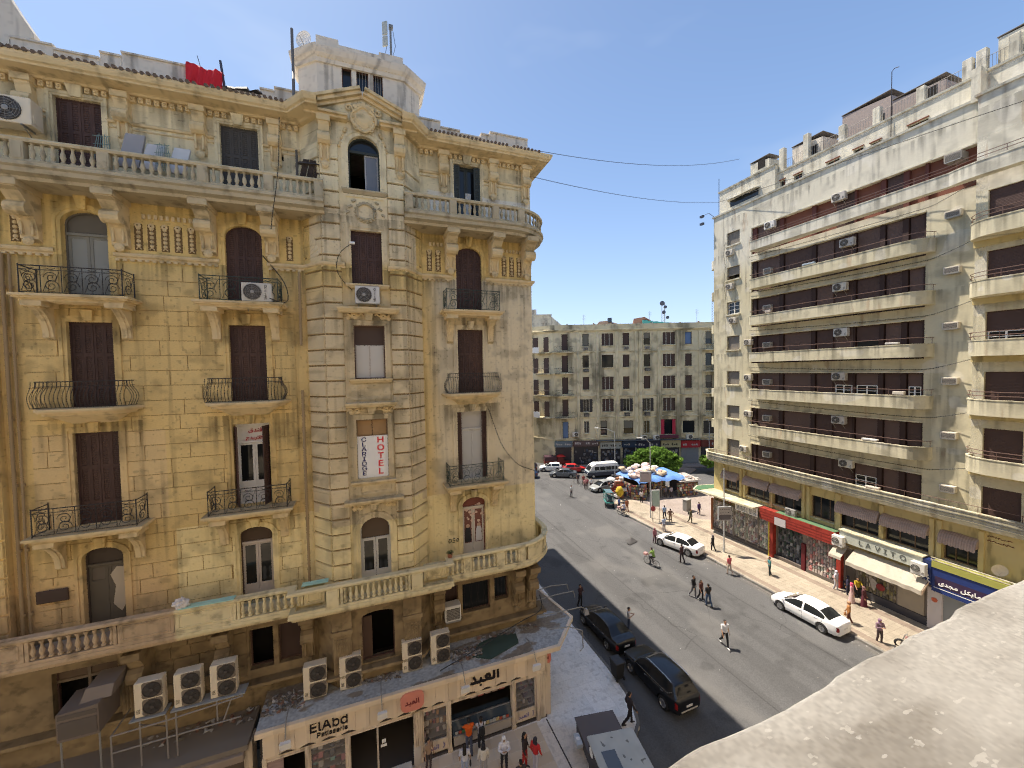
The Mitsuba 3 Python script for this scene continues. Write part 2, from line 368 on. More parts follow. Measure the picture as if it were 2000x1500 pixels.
    def grid(self, G, color=None, wrap=False):
        G = np.asarray(G, float); a, b = G.shape[:2]
        i, j = np.meshgrid(np.arange(a - 1), np.arange(b if wrap else b - 1), indexing='ij')
        q = np.stack([i * b + j, i * b + (j + 1) % b, (i + 1) * b + (j + 1) % b, (i + 1) * b + j], -1).reshape(-1, 4)
        return self.add(G.reshape(-1, 3), q, color)
    def text(self, txt, h, s, o, z, depth=0.02, mirror=False, bold=False, vertical=False, color=None, center=False):
        m = meshkit.text_mesh(txt, h, depth, bold); v = np.array(m.vertices)
        if center: v[:, 0] -= (v[:, 0].max() + v[:, 0].min()) / 2
        if mirror: v[:, 0] *= -1
        return self.add(np.c_[s + v[:, 0], o + v[:, 2], z + v[:, 1]], m.faces, color)
    def arabic(self, key, width, s, o, z, depth=0.02, mirror=False, color=None):
        W, Hh, polys = ARABIC[key]; k = width / W
        for pl in polys:
            rings = [np.array(r, float).reshape(-1, 2) * k for r in pl]
            for r in rings: r[:, 1] += Hh * k
            if mirror:
                for r in rings: r[:, 0] = width - r[:, 0]
            g = Polygon(rings[0] + [s, z], [r + [s, z] for r in rings[1:]]).buffer(0)
            self.wall(g, o, o + depth, color)
        return self
    def mesh(self):
        v = self.fr(np.vstack(self.v)); f = np.vstack(self.f)
        return (v, f[:, ::-1] if self.fr.flip else f)
    def shape(self, m, smooth=False):
        v, f = self.mesh()
        if m == M_VCOL: return mikit.ply((v, f), m, color=np.vstack(self.c))
        return mikit.ply((v, f), m, smooth)
    def build(self, key, m, smooth=False): return put(key, self.shape(m, smooth))
def arcpts(cx, cy, rx, ry, a0, a1, n):
    t = np.linspace(math.radians(a0), math.radians(a1), n); return np.c_[cx + rx * np.cos(t), cy + ry * np.sin(t)]
def arch(c, hw, z0, zs, rise, n=12):
    """Opening with a round or segmental head: straight to zs, then rise."""
    return Polygon([(c - hw, z0), (c + hw, z0), (c + hw, zs)] + [tuple(p) for p in arcpts(c, zs, hw, rise, 0, 180, n)[1:-1]] + [(c - hw, zs)])
def copy_shape(shape, dv): return {**shape, 'to_world': T().translate([float(x) for x in dv])}

ARABIC = {'abd':(158,77,[[[138,-13,138,-4,148,-4,150,-57,140,-57,139,-14]],[[7,-54,10,-45,16,-47,25,-47,28,-45,27,-38,19,-26,20,-24,22,-24,26,-20,28,-20,31,-24,37,-36,38,-42,42,-47,51,-47,54,-44,56,-32,65,-34,65,-45,67,-47,84,-47,84,-44,78,-38,78,-31,85,-25,91,-23,100,-23,105,-25,108,-28,109,-38,105,-44,105,-47,119,-47,120,-45,119,-4,129,-4,131,-44,128,-53,123,-56,105,-57,93,-53,90,-55,81,-56,81,-57,66,-57,63,-56,59,-53,55,-56,51,-56,51,-57,41,-57,36,-54,27,-57,16,-57],[88,-33,95,-41,99,-38,99,-34,97,-32]],[[53,-70,54,-64,56,-63,62,-64,63,-70,61,-72,57,-73]]]),'magdy':(403,78,[[[338,-28,338,-4,348,-4,349,-42,350,-46,353,-47,360,-47,363,-44,364,-40,366,-39,367,-35,371,-30,377,-27,384,-27,388,-29,393,-34,395,-39,395,-48,393,-52,386,-57,378,-57,378,-56,371,-55,368,-53,362,-57,349,-57,346,-56,342,-54,340,-51,340,-47,339,-47,339,-29],[374,-45,377,-47,384,-47,385,-46,385,-41,382,-37,377,-37,374,-42]],[[320,-71,321,-65,323,-64,329,-65,330,-71,328,-73,324,-74]],[[215,-50,216,-50,218,-40,221,-40,227,-42,227,-46,225,-50,225,-56,230,-62,233,-63,244,-63,247,-62,251,-58,252,-54,251,-4,261,-4,262,-40,264,-46,266,-47,287,-47,286,-40,272,-27,272,-22,276,-17,298,-6,301,-7,304,-15,299,-16,285,-23,285,-25,292,-32,292,-34,296,-37,298,-42,302,-46,305,-47,315,-47,319,-45,319,-38,316,-29,316,-25,325,-23,329,-35,329,-47,327,-51,320,-56,303,-57,296,-53,287,-57,266,-57,262,-55,261,-60,256,-68,254,-68,251,-71,244,-72,244,-73,232,-73,232,-72,225,-71,222,-68,220,-68,215,-59]],[[308,-71,309,-65,311,-64,317,-65,318,-71,316,-73,312,-74]],[[66,-54,69,-45,75,-47,84,-47,87,-45,86,-38,78,-26,79,-24,81,-24,85,-20,87,-20,90,-24,96,-36,97,-42,101,-47,119,-46,131,-41,130,-37,124,-35,109,-35,108,-26,110,-25,125,-26,140,-34,146,-34,147,-44,142,-45,142,-46,145,-47,155,-47,158,-44,164,-32,172,-27,179,-27,183,-29,188,-34,190,-39,190,-48,188,-52,181,-57,173,-57,173,-56,166,-55,163,-53,157,-57,145,-57,137,-54,133,-49,124,-54,118,-56,112,-56,112,-57,100,-57,95,-54,86,-57,75,-57],[169,-45,172,-47,179,-47,180,-46,180,-41,177,-37,172,-37,169,-42]],[[119,-70,119,-66,123,-63,127,-64,129,-66,129,-70,126,-73,122,-73]],[[6,-60,6,-50,7,-50,8,-43,11,-40,18,-43,18,-47,16,-50,16,-56,20,-62,25,-64,38,-64,44,-62,48,-58,48,-56,43,-53,38,-52,32,-46,32,-39,35,-32,41,-26,48,-23,56,-23,62,-26,59,-34,48,-33,42,-39,42,-42,45,-45,48,-45,56,-49,59,-52,58,-61,49,-70,37,-74,23,-74,13,-70,8,-65]]]),'fonduk':(172,81,[[[67,-60,70,-51,76,-53,85,-53,88,-51,87,-44,79,-32,80,-30,82,-30,86,-26,88,-26,91,-30,97,-42,99,-50,103,-53,109,-53,112,-52,114,-48,114,-43,116,-38,124,-40,123,-49,126,-53,149,-53,152,-52,153,-49,146,-50,146,-49,141,-49,140,-47,138,-47,136,-43,136,-35,139,-28,144,-23,149,-21,153,-21,158,-23,162,-27,165,-34,165,-50,164,-53,158,-60,154,-62,150,-62,150,-63,126,-63,126,-62,122,-62,118,-59,111,-63,101,-63,95,-60,87,-63,76,-63],[146,-37,149,-40,154,-40,155,-38,154,-33,151,-31,149,-31,146,-34]],[[146,-7,149,-4,153,-4,156,-7,156,-12,153,-15,149,-15,146,-12]],[[114,-28,114,-23,117,-20,121,-20,124,-23,124,-28,121,-31,117,-31]],[[6,-63,6,-53,10,-43,18,-46,18,-50,16,-54,16,-60,21,-66,25,-67,39,-67,46,-65,49,-62,49,-60,42,-60,42,-59,38,-59,33,-55,32,-53,32,-44,35,-37,43,-31,50,-31,53,-32,58,-37,60,-41,60,-45,61,-45,60,-61,57,-67,49,-74,43,-76,38,-76,38,-77,19,-76,10,-71],[42,-48,45,-50,50,-50,51,-49,49,-41,44,-41,43,-42,42,-45]],[[48,-21,48,-17,52,-14,56,-15,58,-17,58,-21,55,-24,51,-24]],[[36,-21,36,-17,40,-14,44,-15,46,-17,46,-21,43,-24,39,-24]]]),'clar':(236,89,[[[152,-56,154,-46,162,-47,163,-46,171,-45,171,-44,168,-37,152,-21,153,-18,157,-14,159,-14,173,-28,173,-30,177,-34,180,-34,179,-4,189,-4,191,-45,194,-47,213,-47,215,-45,214,-40,205,-31,203,-31,200,-28,200,-21,201,-19,206,-17,207,-15,225,-6,228,-7,231,-15,224,-17,212,-23,212,-25,222,-34,226,-42,226,-48,224,-52,220,-55,213,-56,213,-57,191,-57,185,-55,180,-50,177,-53,171,-56,166,-56,166,-57,154,-57]],[[107,-71,107,-67,110,-64,114,-64,117,-67,117,-71,113,-74,109,-73]],[[118,-67,118,-64,128,-60,133,-55,135,-51,135,-45,131,-36,131,-33,140,-30,143,-35,144,-42,145,-42,145,-52,142,-60,134,-68,124,-73,121,-73]],[[56,-54,59,-45,65,-47,74,-47,77,-45,76,-38,68,-26,69,-24,71,-24,75,-20,77,-20,80,-24,86,-36,88,-44,92,-47,103,-47,106,-45,106,-38,103,-29,103,-25,107,-25,110,-23,113,-24,115,-35,116,-35,116,-47,111,-54,103,-57,90,-57,85,-54,76,-57,65,-57]],[[95,-71,96,-65,98,-64,104,-65,105,-71,103,-73,99,-74]],[[5,-68,5,-58,10,-47,19,-39,25,-36,28,-36,30,-34,29,-32,25,-32,24,-31,10,-31,8,-32,6,-22,22,-21,22,-22,27,-22,41,-27,48,-27,49,-29,49,-38,44,-38,44,-39,34,-41,23,-47,18,-52,16,-56,15,-65,20,-73,25,-75,39,-75,48,-72,51,-78,51,-81,43,-84,38,-84,38,-85,20,-84,9,-77]],[[28,-63,28,-58,31,-55,35,-55,38,-58,38,-63,35,-66,31,-66]]])}

# ================================================================ the hotel building on the left
HB = thing('hotel_building', 'ochre corner building with balconies, stone balustrades, pediment and shops at its foot', 'building')
C1, C2, C3, CB = -10.07, -4.90, 5.02, 0.06
BAYP = [(-2.58, 0), (-1.75, 1.0), (1.75, 1.0), (2.58, 0)]
WALLP = [(-20, 0)] + BAYP + [(8.55, 0), (8.55, -26)]
def op(c, k):
    hw = 0.68 if abs(c) > 1 else 0.66
    if c == CB:
        return {5: arch(c, .66, 26.15, 27.95, .62), 4: sbox(c - .65, 22.0, c + .65, 24.4), 3: sbox(c - .66, 17.75, c + .66, 20.17),
                2: sbox(c - .68, 13.2, c + .68, 15.9), 1: arch(c, .66, 8.3, 10.75, .6)}[k]
    return {5: sbox(c - .69, 25.5, c + .69, 28.6), 4: arch(c, hw, 21.0, 23.92, .5), 3: sbox(c - hw, 16.9, c + hw, 20.18),
            2: sbox(c - (.68 if c < 0 else .8), 12.3, c + (.68 if c < 0 else .8), 15.9), 1: arch(c, .63, 7.95, 10.95, .38)}[k]
COLS = [C1, C2, C3]
BIGARCH = sbox(-2.35, 26.0, -2.34, 26.01)
def wing(s0, s1, cols, smalls=()):
    g = sbox(s0, 7.8, s1, 29.05)
    for c in cols:
        for k in (1, 2, 3, 4, 5): g = g.difference(op(c, k))
    for b in smalls: g = g.difference(sbox(*b))
    return g
b = MB(LF)
b.wall(wing(-20, -2.58, [C1, C2], [(-3.67, 27.45, -3.26, 27.72)]), -0.45, 0)
b.wall(wing(2.58, 8.55, [C3]), -0.45, 0)
g = sbox(-1.75, 7.8, 1.75, 29.6)
for k in (1, 2, 3, 4, 5): g = g.difference(op(CB, k))
b.wall(g, 0.5, 1.0)
for a in (-1, 1):
    b.slab(Polygon([(a * 2.58, 0), (a * 1.75, 1.0), (a * 1.75, .5), (a * 2.3, -.45), (a * 2.58, -.45)]), 7.8, 29.3)
b.box(8.1, 8.548, -26, -0.45, 3.7, 28.9)
b.box(-20, 8.1, -26, -25.5, 3.7, 28.9)
b.box(-20, -19.6, -25.5, -.45, 3.7, 28.9)
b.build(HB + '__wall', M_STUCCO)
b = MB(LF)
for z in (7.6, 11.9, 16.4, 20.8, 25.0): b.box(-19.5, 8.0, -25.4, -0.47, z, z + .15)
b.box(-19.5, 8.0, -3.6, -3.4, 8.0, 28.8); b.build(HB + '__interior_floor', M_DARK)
b = MB(LF); b.box(-20, 8.5, -26, -.1, 28.95, 29.15); b.build(HB + '__roof', M_ROOFST)

# ashlar facing of the left wing and of the right wing's upper storey: courses of blocks, a few millimetres proud
openings = shapely.union_all([op(c, k).buffer(.2, join_style=2) for c in COLS for k in (1, 2, 3, 4, 5)])
avoid = shapely.union_all([openings, sbox(-3.1, 7, -2.56, 30), sbox(-12.6, 7, -11.98, 30), sbox(-12.2, 9.4, -11.2, 10.1), sbox(-13, 22.55, -2, 25.4)])
random.seed(3)
nblk = 0
for row in range(24):
    z0 = 8.0 + row * .605; z1 = z0 + .575
    if z0 > 22.4: break
    s = -11.95 - random.uniform(0, 1.2)
    while s < -3.1:
        L = random.uniform(1.25, 2.0)
        gg = sbox(max(s, -11.95), z0, min(s + L - .03, -2.62), z1).difference(avoid)
        s += L
        for q in getattr(gg, 'geoms', [gg]):
            if q.area > .06 and nblk < 290:
                b = MB(LF); b.wall(q, -.01, .028 + random.uniform(0, .012)); b.build(HB + '__ashlar_block', M_STUCCO); nblk += 1
# rusticated courses of the bay: raised blocks with deep joints
def bevel_block(s0, s1, o, z0, z1, fr=LF, d=.075):
    b = MB(fr); c = .02
    b.hull([(s0, o, z0), (s1, o, z0), (s0, o, z1), (s1, o, z1), (s0 + c, o + d, z0 + c), (s1 - c, o + d, z0 + c), (s0 + c, o + d, z1 - c), (s1 - c, o + d, z1 - c)])
    return b
FLW = LF.at(-2.58, 0, 0); ang = math.atan2(1.0, .83); LOB = math.hypot(.83, 1.0)
OBL = LF.at(-2.58, 0, 0, ang); OBR = LF.at(1.75, 1.0, 0, -ang)
zc = [8.05 + .69 * i for i in range(30)]
for i, z in enumerate(zc[:-1]):
    z1 = z + .635
    if z > 28.1: break
    for (s0, s1) in ((-1.745, -1.0), (1.02, 1.745)):
        bevel_block(s0, s1, .998, z, z1).build(HB + '__rusticated_block', M_STUCCO)
    for fr in (OBL, OBR):
        bevel_block(.03, LOB - .02, -.002, z, z1, fr).build(HB + '__rusticated_block', M_STUCCO)
# the next bay begins at the left edge of the view
b = MB(LF)
b.box(-20, -12.62, 0, .28, 7.8, 28.6); b.build(HB + '__bay_pier', M_STUCCO)
for i, z in enumerate(zc[:-1]):
    if z > 22.5: break
    bevel_block(-14.2, -12.64, .279, z, z + .635).build(HB + '__rusticated_block', M_STUCCO)

# dark mortar colour behind the blocks: painted shade that deepens their joints
M_JOINT = mat((.22, .15, .07), .95)
b = MB(LF)
for s0, s1 in ((-1.745, -1.0), (1.02, 1.745)): b.box(s0, s1, .99, 1.004, 8.05, 27.98)
b.build(HB + '__joint_mortar', M_JOINT)
for fr in (OBL, OBR): b = MB(fr); b.box(.03, LOB - .02, -.02, .004, 8.05, 27.98); b.build(HB + '__joint_mortar', M_JOINT)
b = MB(LF); b.wall(sbox(-11.93, 8.02, -3.12, 22.4).difference(avoid.buffer(.03)), -.02, .004); b.build(HB + '__joint_mortar', mat((.36, .255, .115), .95))

# ---- window surrounds, shutters, glazing
def surround(poly, o, w=.17, t=.05, base=True):
    b = MB(LF); x0, z0, x1, z1 = poly.bounds
    ring = poly.buffer(w, join_style=2).difference(poly.buffer(.001, join_style=2))
    if base: ring = ring.intersection(sbox(x0 - 1, z0 + .02, x1 + 1, z1 + 1))
    b.wall(ring, o - .02, o + t)
    ring2 = poly.buffer(w + .06, join_style=2).difference(poly.buffer(w - .05, join_style=2)).intersection(sbox(x0 - 1, z0 + .02, x1 + 1, z1 + 1))
    b.wall(ring2, o - .02, o + t + .03)
    return b.build(HB + '__window_surround', M_STUCCO)
def leaf(b, s0, s1, z0, z1, o, poly=None, panels=3, slats=True):
    """A shutter leaf: stiles, rails and louvre slats, cut to the opening's outline when given."""
    w = .07; zs = [z0 + (z1 - z0) * t for t in ([0, .22, .62, 1] if panels == 3 else [0, .5, 1])]
    def cut(q): return q if poly is None else q.intersection(poly)
    fr = sbox(s0, z0, s1, z1)
    for a, c in zip(zs[:-1], zs[1:]): fr = fr.difference(sbox(s0 + w, a + w, s1 - w, c - w))
    b.wall(cut(fr), o - .02, o + .02)
    b.wall(cut(sbox(s0 + .02, z0 + .02, s1 - .02, z1 - .02)), o - .018, o - .008)
    if slats:
        for a, c in zip(zs[:-1], zs[1:]):
            z = a + w + .05
            while z < c - w - .03:
                q = cut(sbox(s0 + w, z - .02, s1 - w, z + .02))
                if not q.is_empty and q.geom_type == 'Polygon':
                    x0, y0, x1, y1 = q.bounds
                    b.box(x0, x1, o - .008, o + .012, y0, y1)
                z += .085
def frame_ring(poly, w, o0, o1, key, m):
    b = MB(LF); b.wall(poly.difference(poly.buffer(-w, join_style=2)), o0, o1); return b.build(key, m)
def shuttered(c, k, o=0.0, nleaf=4, m=None):
    p = op(c, k); x0, z0, x1, z1 = p.bounds; m = m or M_WOOD
    root = frame_ring(p, .05, o - .30, o - .12, HB + '__window', m)
    q = p.buffer(-.045, join_style=2); x0, z0, x1, z1 = q.bounds
    for i in range(nleaf):
        a, e = x0 + (x1 - x0) * i / nleaf, x0 + (x1 - x0) * (i + 1) / nleaf
        b = MB(LF); leaf(b, a + .004, e - .004, z0, z1, o - .17 + (.012 if i % 2 else 0), q)
        b.build(root + '__shutter', m)
    return root
def glazed(c, k, o=0.0, m=None, panel=.7, transom=0.0, tm=None, glass=None):
    """Two glazed leaves with a solid foot; above the transom a dark fanlight."""
    p = op(c, k); m = m or M_WHITE
    x0, z0, x1, z1 = p.bounds
    root = frame_ring(p, .05, o - .34, o - .2, HB + '__window', m if not tm else tm)
    zt = z1 - transom if transom else z1
    lower = p.buffer(-.045, join_style=2).intersection(sbox(x0, z0, x1, zt))
    if transom:
        up = p.buffer(-.045, join_style=2).intersection(sbox(x0, zt, x1, z1))
        b = MB(LF); b.wall(up, o - .3, o - .28); b.build(root + '__fanlight', tm or M_WOOD)
        b = MB(LF); b.box(x0 + .05, x1 - .05, o - .32, o - .18, zt - .04, zt + .05); b.build(root + '__transom', m)
    xm = (x0 + x1) / 2
    for a, e in ((x0 + .05, xm - .005), (xm + .005, x1 - .05)):
        r = sbox(a, z0 + .03, e, zt - .04).intersection(lower)
        pane = sbox(a + .09, z0 + panel, e - .09, zt - .14)
        b = MB(LF); b.wall(r.difference(pane), o - .3, o - .25); b.build(root + '__leaf', m)
        b = MB(LF); b.wall(pane.buffer(.01), o - .285, o - .275); b.build(root + '__pane', glass or M_DARKGLASS)
    return root
for c in COLS:
    for k in (1, 2, 3, 4, 5): surround(op(c, k), 0.0, .17 if k != 5 else .13)
for k in (1, 2, 3, 4, 5): surround(op(CB, k), 1.0, .22 if k in (1, 5) else .16)
M_GREYW = mat((0.20, 0.20, 0.175), .7); M_DGREEN = mat((0.028, 0.034, 0.030), .6); M_PALE = mat((0.44, 0.43, 0.40), .6); M_BROWNP = mat((0.17, 0.115, 0.06), .7)
shuttered(C1, 5); shuttered(C2, 5, m=mat((0.055, 0.050, 0.045), .7)); shuttered(C1, 3); shuttered(C2, 3); shuttered(C3, 3); shuttered(C1, 2); shuttered(C2, 4); shuttered(C3, 4)
# top right: green shutters ajar round a pale curtain
r = glazed(C3, 5, m=M_DGREEN, panel=.25, glass=M_DARKGLASS)
for a, e in ((C3 - .69, C3 - .38), (C3 + .36, C3 + .69)):
    b = MB(LF); leaf(b, a, e, 25.55, 28.55, .02); b.build(r + '__shutter', M_DGREEN)
b = MB(LF); b.grid([[(C3 - .05 + .3 * t + .02 * math.sin(9 * z + 8 * t), -.22 + .03 * math.sin(20 * t), z) for t in np.linspace(0, 1, 12)] for z in np.linspace(25.5, 27.3, 6)]); b.build(r + '__curtain', mat((.5, .5, .48), .9))
# the open grey shutter leaf of the second top window
# faded grey doors of the first arched window
glazed(C1, 4, m=M_GREYW, panel=.9, transom=.85, tm=mat((.12, .11, .09), .7), glass=mat((.24, .25, .23), .5))
# hotel entrance balcony door: open dark leaves, white glazed door inside, cloth sign over it
r = glazed(C2, 2, o=-.15, m=M_WHITE, panel=1.0, glass=M_DARKGLASS, transom=.85, tm=M_WHITE)
for sg in (-1, 1):
    b = MB(LF.at(C2 + sg * .66, -.12, 0, -sg * 1.15)); leaf(b, 0 if sg < 0 else -.45, .45 if sg < 0 else 0, 12.35, 15.8, 0); b.build(r + '__shutter', M_WOOD)
b = MB(LF); b.arabic('fonduk', .58, C2 - .25, -.40, 15.42, .012); b.arabic('clar', .70, C2 - .34, -.40, 15.06, .012); b.build(r + '__sign_lettering', mat((.45, .05, .06), .6))
# white blind door of the right wing
r = glazed(C3, 2, m=M_PALE, panel=2.7, transom=.95, tm=mat((.42, .40, .37), .7), glass=mat((.5, .5, .49), .5))
for sg in (-1, 1):
    b = MB(LF); leaf(b, C3 + sg * .67 - .12, C3 + sg * .67 + .12, 12.32, 15.85, -.12); b.build(r + '__shutter', M_WOOD)
# ground-floor-balcony doors
r = glazed(C1, 1, m=mat((.10, .085, .065), .8), panel=2.0, transom=.75, tm=mat((.06, .045, .035), .8), glass=mat((.12, .10, .08), .8))
b = MB(LF); b.wall(Polygon([(-9.95, 8.9), (-9.7, 8.55), (-9.52, 8.9), (-9.5, 10.35), (-9.8, 10.4), (-10.0, 10.1), (-9.85, 9.6)]), -.26, -.235); b.build(r + '__plaster_patch', mat((.42, .36, .28), .9))
glazed(C2, 1, m=mat((.42, .37, .33), .6), panel=.75, transom=.75, tm=mat((.07, .045, .03), .8))
r = glazed(C3, 1, m=mat((.5, .46, .4), .6), panel=.85, transom=.6, tm=mat((.16, .05, .035), .7), glass=mat((.16, .06, .045), .5))
for i, sx in enumerate((-.30, .30)):      # two shop-window posters, each with a draped figure
    col = [(.02, .02, .025), (.5, .5, .52)][i]
    b = MB(LF); x = C3 + sx; b.wall(Polygon([(x - .17, 8.85), (x + .17, 8.85), (x + .15, 9.5), (x + .05, 9.75), (x - .05, 9.75), (x - .15, 9.5)]), -.248, -.244); b.build(r + '__poster_figure', mat(col, .6))
    b = MB(LF); b.wall(Point(x, 9.72).buffer(.10), -.2475, -.2425); b.build(r + '__poster_face', mat((.42, .27, .2), .6))
b = MB(LF)
for i in range(16):
    a = C3 + random.uniform(-.5, .5); z = random.uniform(9.9, 10.9); b.wall(Point(a, z).buffer(random.uniform(.04, .1), 3), -.248, -.243)
b.build(r + '__poster_pattern', mat((.55, .40, .33), .6))
# bay windows
M_FRM = mat((.10, .055, .04), .6)
r = frame_ring(op(CB, 5), .06, .66, .82, HB + '__window', M_DGREEN)
q = op(CB, 5).buffer(-.05, join_style=2)
b = MB(LF); b.wall(q.intersection(sbox(-1, 27.95, 1, 29)), .70, .715); b.build(r + '__fanlight', M_DARKGLASS)
b = MB(LF); b.box(CB - .62, CB + .62, .66, .82, 27.88, 27.98); b.build(r + '__transom', M_DGREEN)
b = MB(LF); b.wall(sbox(CB + .02, 26.2, CB + .6, 27.88).difference(sbox(CB + .08, 26.27, CB + .54, 27.82)), .70, .75); b.build(r + '__leaf', mat((.3, .3, .3), .6))
b = MB(LF); b.box(CB + .07, CB + .55, .715, .725, 26.26, 27.83); b.build(r + '__pane', mat((.14, .15, .17), .12))
r = frame_ring(op(CB, 4), .05, .70, .86, HB + '__window', M_WOOD)
for i in range(4):
    b = MB(LF); leaf(b, CB - .6 + .3 * i + .004, CB - .3 + .3 * i - .004, 22.05, 24.35, .8 + .012 * (i % 2), None, 2); b.build(r + '__shutter', M_WOOD)
r = frame_ring(op(CB, 3), .05, .70, .86, HB + '__window', M_FRM)
b = MB(LF); b.box(CB - .61, CB + .61, .74, .76, 19.3, 20.12); b.build(r + '__upper_panel', mat((.07, .045, .035), .7))
for i in (0, 1):
    b = MB(LF); x0 = CB - .61 + .61 * i; b.box(x0, x0 + .6, .74, .78, 17.8, 19.28)
    b.box(x0 + .08, x0 + .52, .78, .79, 17.95, 19.15); b.build(r + '__leaf', mat((.52, .50, .46), .6))
b = MB(LF)
for x in (CB - .62, CB - .04, CB + .56): b.box(x, x + .06, .76, .80, 17.78, 19.3)
b.build(r + '__mullion', mat((.42, .38, .33), .6))
r = frame_ring(op(CB, 2), .05, .70, .86, HB + '__window', mat((.20, .13, .07), .6))
for i in (0, 1):
    b = MB(LF); b.box(CB - .63 + .64 * i, CB - .02 + .64 * i, .74, .76, 15.1, 15.85); b.build(r + '__upper_panel', mat((.34, .21, .10), .7))
b = MB(LF); b.box(CB - .64, CB + .64, .72, .8, 14.94, 15.03); b.build(r + '__transom', mat((.16, .09, .05), .6))
root = frame_ring(op(CB, 1), .05, .66, .8, HB + '__window', M_PALE)
b = MB(LF); b.wall(op(CB, 1).buffer(-.045, join_style=2).intersection(sbox(-1, 10.35, 1, 12)), .70, .72); b.build(root + '__fanlight', mat((.09, .06, .04), .7))
for a, e in ((CB - .61, CB - .005), (CB + .005, CB + .61)):
    b = MB(LF); b.wall(sbox(a, 8.33, e, 10.33).difference(sbox(a + .1, 8.8, e - .1, 10.2)), .70, .75); b.build(root + '__leaf', M_PALE)
    b = MB(LF); b.box(a + .09, e - .09, .715, .725, 8.78, 10.22); b.build(root + '__pane', M_DARKGLASS)

# ---- bay sills, hoods and panels
def sill(z, s0, s1, o0, o1, h=.18, key='__sill', m=None):
    b = MB(LF); b.hull([(s0, o0, z - h), (s1, o0, z - h), (s0 - .04, o1 - .12, z - h), (s1 + .04, o1 - .12, z - h), (s0 - .1, o1, z - h * .35), (s1 + .1, o1, z - h * .35), (s0 - .1, o1, z), (s1 + .1, o1, z), (s0 - .1, o0, z), (s1 + .1, o0, z)])
    return b.build(HB + key, m or M_TRIM)
sill(20.92, -1.12, 1.28, 1.0, 1.55, .22, '__hood'); sill(16.68, -.92, 1.06, 1.0, 1.5, .2, '__hood'); sill(12.3, -1.1, 1.24, 1.0, 1.5, .2, '__hood')
sill(17.75, -.75, .9, 1.0, 1.22); sill(13.1, -.8, .95, 1.0, 1.25); sill(26.15, -.8, .92, 1.0, 1.2); sill(22.0, -.75, .9, 1.0, 1.2)
for z0, z1 in ((16.8, 17.5), (12.45, 12.9), (21.05, 21.75)):
    b = MB(LF); b.wall(sbox(-.78, z0, .92, z1).difference(sbox(-.5, z0 + .12, .62, z1 - .12)), .99, 1.05); b.build(HB + '__apron_panel', M_STUCCO)
for z in (20.4, 16.15, 11.75):                     # keystones and side leaves under the hoods
    b = MB(LF); b.hull([(CB - .13, 1, z), (CB + .13, 1, z), (CB - .13, 1.16, z), (CB + .13, 1.16, z), (CB - .2, 1, z + .38), (CB + .2, 1, z + .38), (CB - .2, 1.26, z + .38), (CB + .2, 1.26, z + .38)]); b.build(HB + '__keystone', M_STUCCO)
    for sg in (-1, 1):
        b = MB(LF); b.lathe([(0, -.03), (.10, 0), (.17, .04), (.10, .09), (.03, .1)], 8, (CB + sg * .62, 1.0, z + .18), 1)
        b.lathe([(0, -.02), (.07, 0), (.11, .03), (.05, .07), (0, .08)], 8, (CB + sg * .85, 1.0, z + .1), 1)
        b.tube([(CB + sg * (.25 + .08 * i), 1.06, z + .22 + .06 * math.sin(i * 1.7)) for i in range(9)], .045, 5); b.build(HB + '__carved_leaf', M_TRIM)

# ---- horizontal mouldings
def band(z, prof, path=WALLP, key='__string_course', m=None):
    b = MB(LF); b.sweep(path, [(p, z + q) for p, q in prof]); return b.build(HB + key, m or M_TRIM)
SC = [(-.01, 0), (.05, 0), (.06, .06), (.13, .10), (.15, .16), (.15, .22), (.10, .24), (-.01, .27)]
for (a, e) in ((-20, C1 - .86), (C1 + .86, C2 - .86)): band(22.68, SC, [(a, 0), (e, 0)])
band(22.68, SC, [(C2 + .86, 0), (-2.58, 0), (-1.75, 1.0), (-.85, 1.0)]); band(22.68, SC, [(.95, 1.0), (1.75, 1.0), (2.58, 0), (C3 - .86, 0)]); band(22.68, SC, [(C3 + .86, 0), (8.55, 0), (8.55, -26)])
dent = MB(LF)
for (a, e) in ((-12.6, C1 - .9), (C1 + .9, C2 - .9), (C2 + .9, -2.7), (2.7, C3 - .9), (C3 + .9, 8.4)):
    x = a
    while x < e - .1: dent.box(x, x + .12, .0, .10, 22.60, 22.68); x += .23
for z, o in ((28.80, .14),):
    for (a, e) in ((-12.6, -11.7), (-11.1, -10.3), (-9.8, -9.05), (-8.45, -6.55), (-5.95, -5.2), (-4.65, -3.9), (-3.3, -2.65), (2.65, 3.5), (4.1, 4.8), (5.3, 6.05), (6.7, 8.1)):
        x = a
        while x < e - .1: dent.box(x, x + .15, 0, o, z, z + .2); dent.lathe([(.05, 0), (.04, .05), (0, .07)], 6, (x + .075, o, z + .1), 1); x += .25
for (a, e) in ((-8.3, -6.6), (-2.5, -2.0), (3.0, 3.7), (6.7, 7.9)):
    x = a
    while x < e: dent.box(x, x + .1, 0, .07, 24.32, 24.5); x += .19
k = dent.build(HB + '__dentil', M_TRIM); stuff(k)
CORN = [(-.02, 29.02), (.2, 29.02), (.26, 29.08), (.34, 29.1), (.78, 29.12), (.80, 29.18), (.88, 29.22), (.94, 29.34), (.96, 29.44), (.90, 29.46), (-.02, 29.62)]
LCOR = [(-20, 0), (-2.58, 0), (-1.75, 1.0), (-1.70, 1.0)]; RCOR = [(1.70, 1.0), (1.75, 1.0), (2.58, 0), (8.55, 0), (8.55, -26)]
for pth in (LCOR, RCOR):
    b = MB(LF); b.sweep(pth, CORN); b.build(HB + '__cornice', M_TRIM)
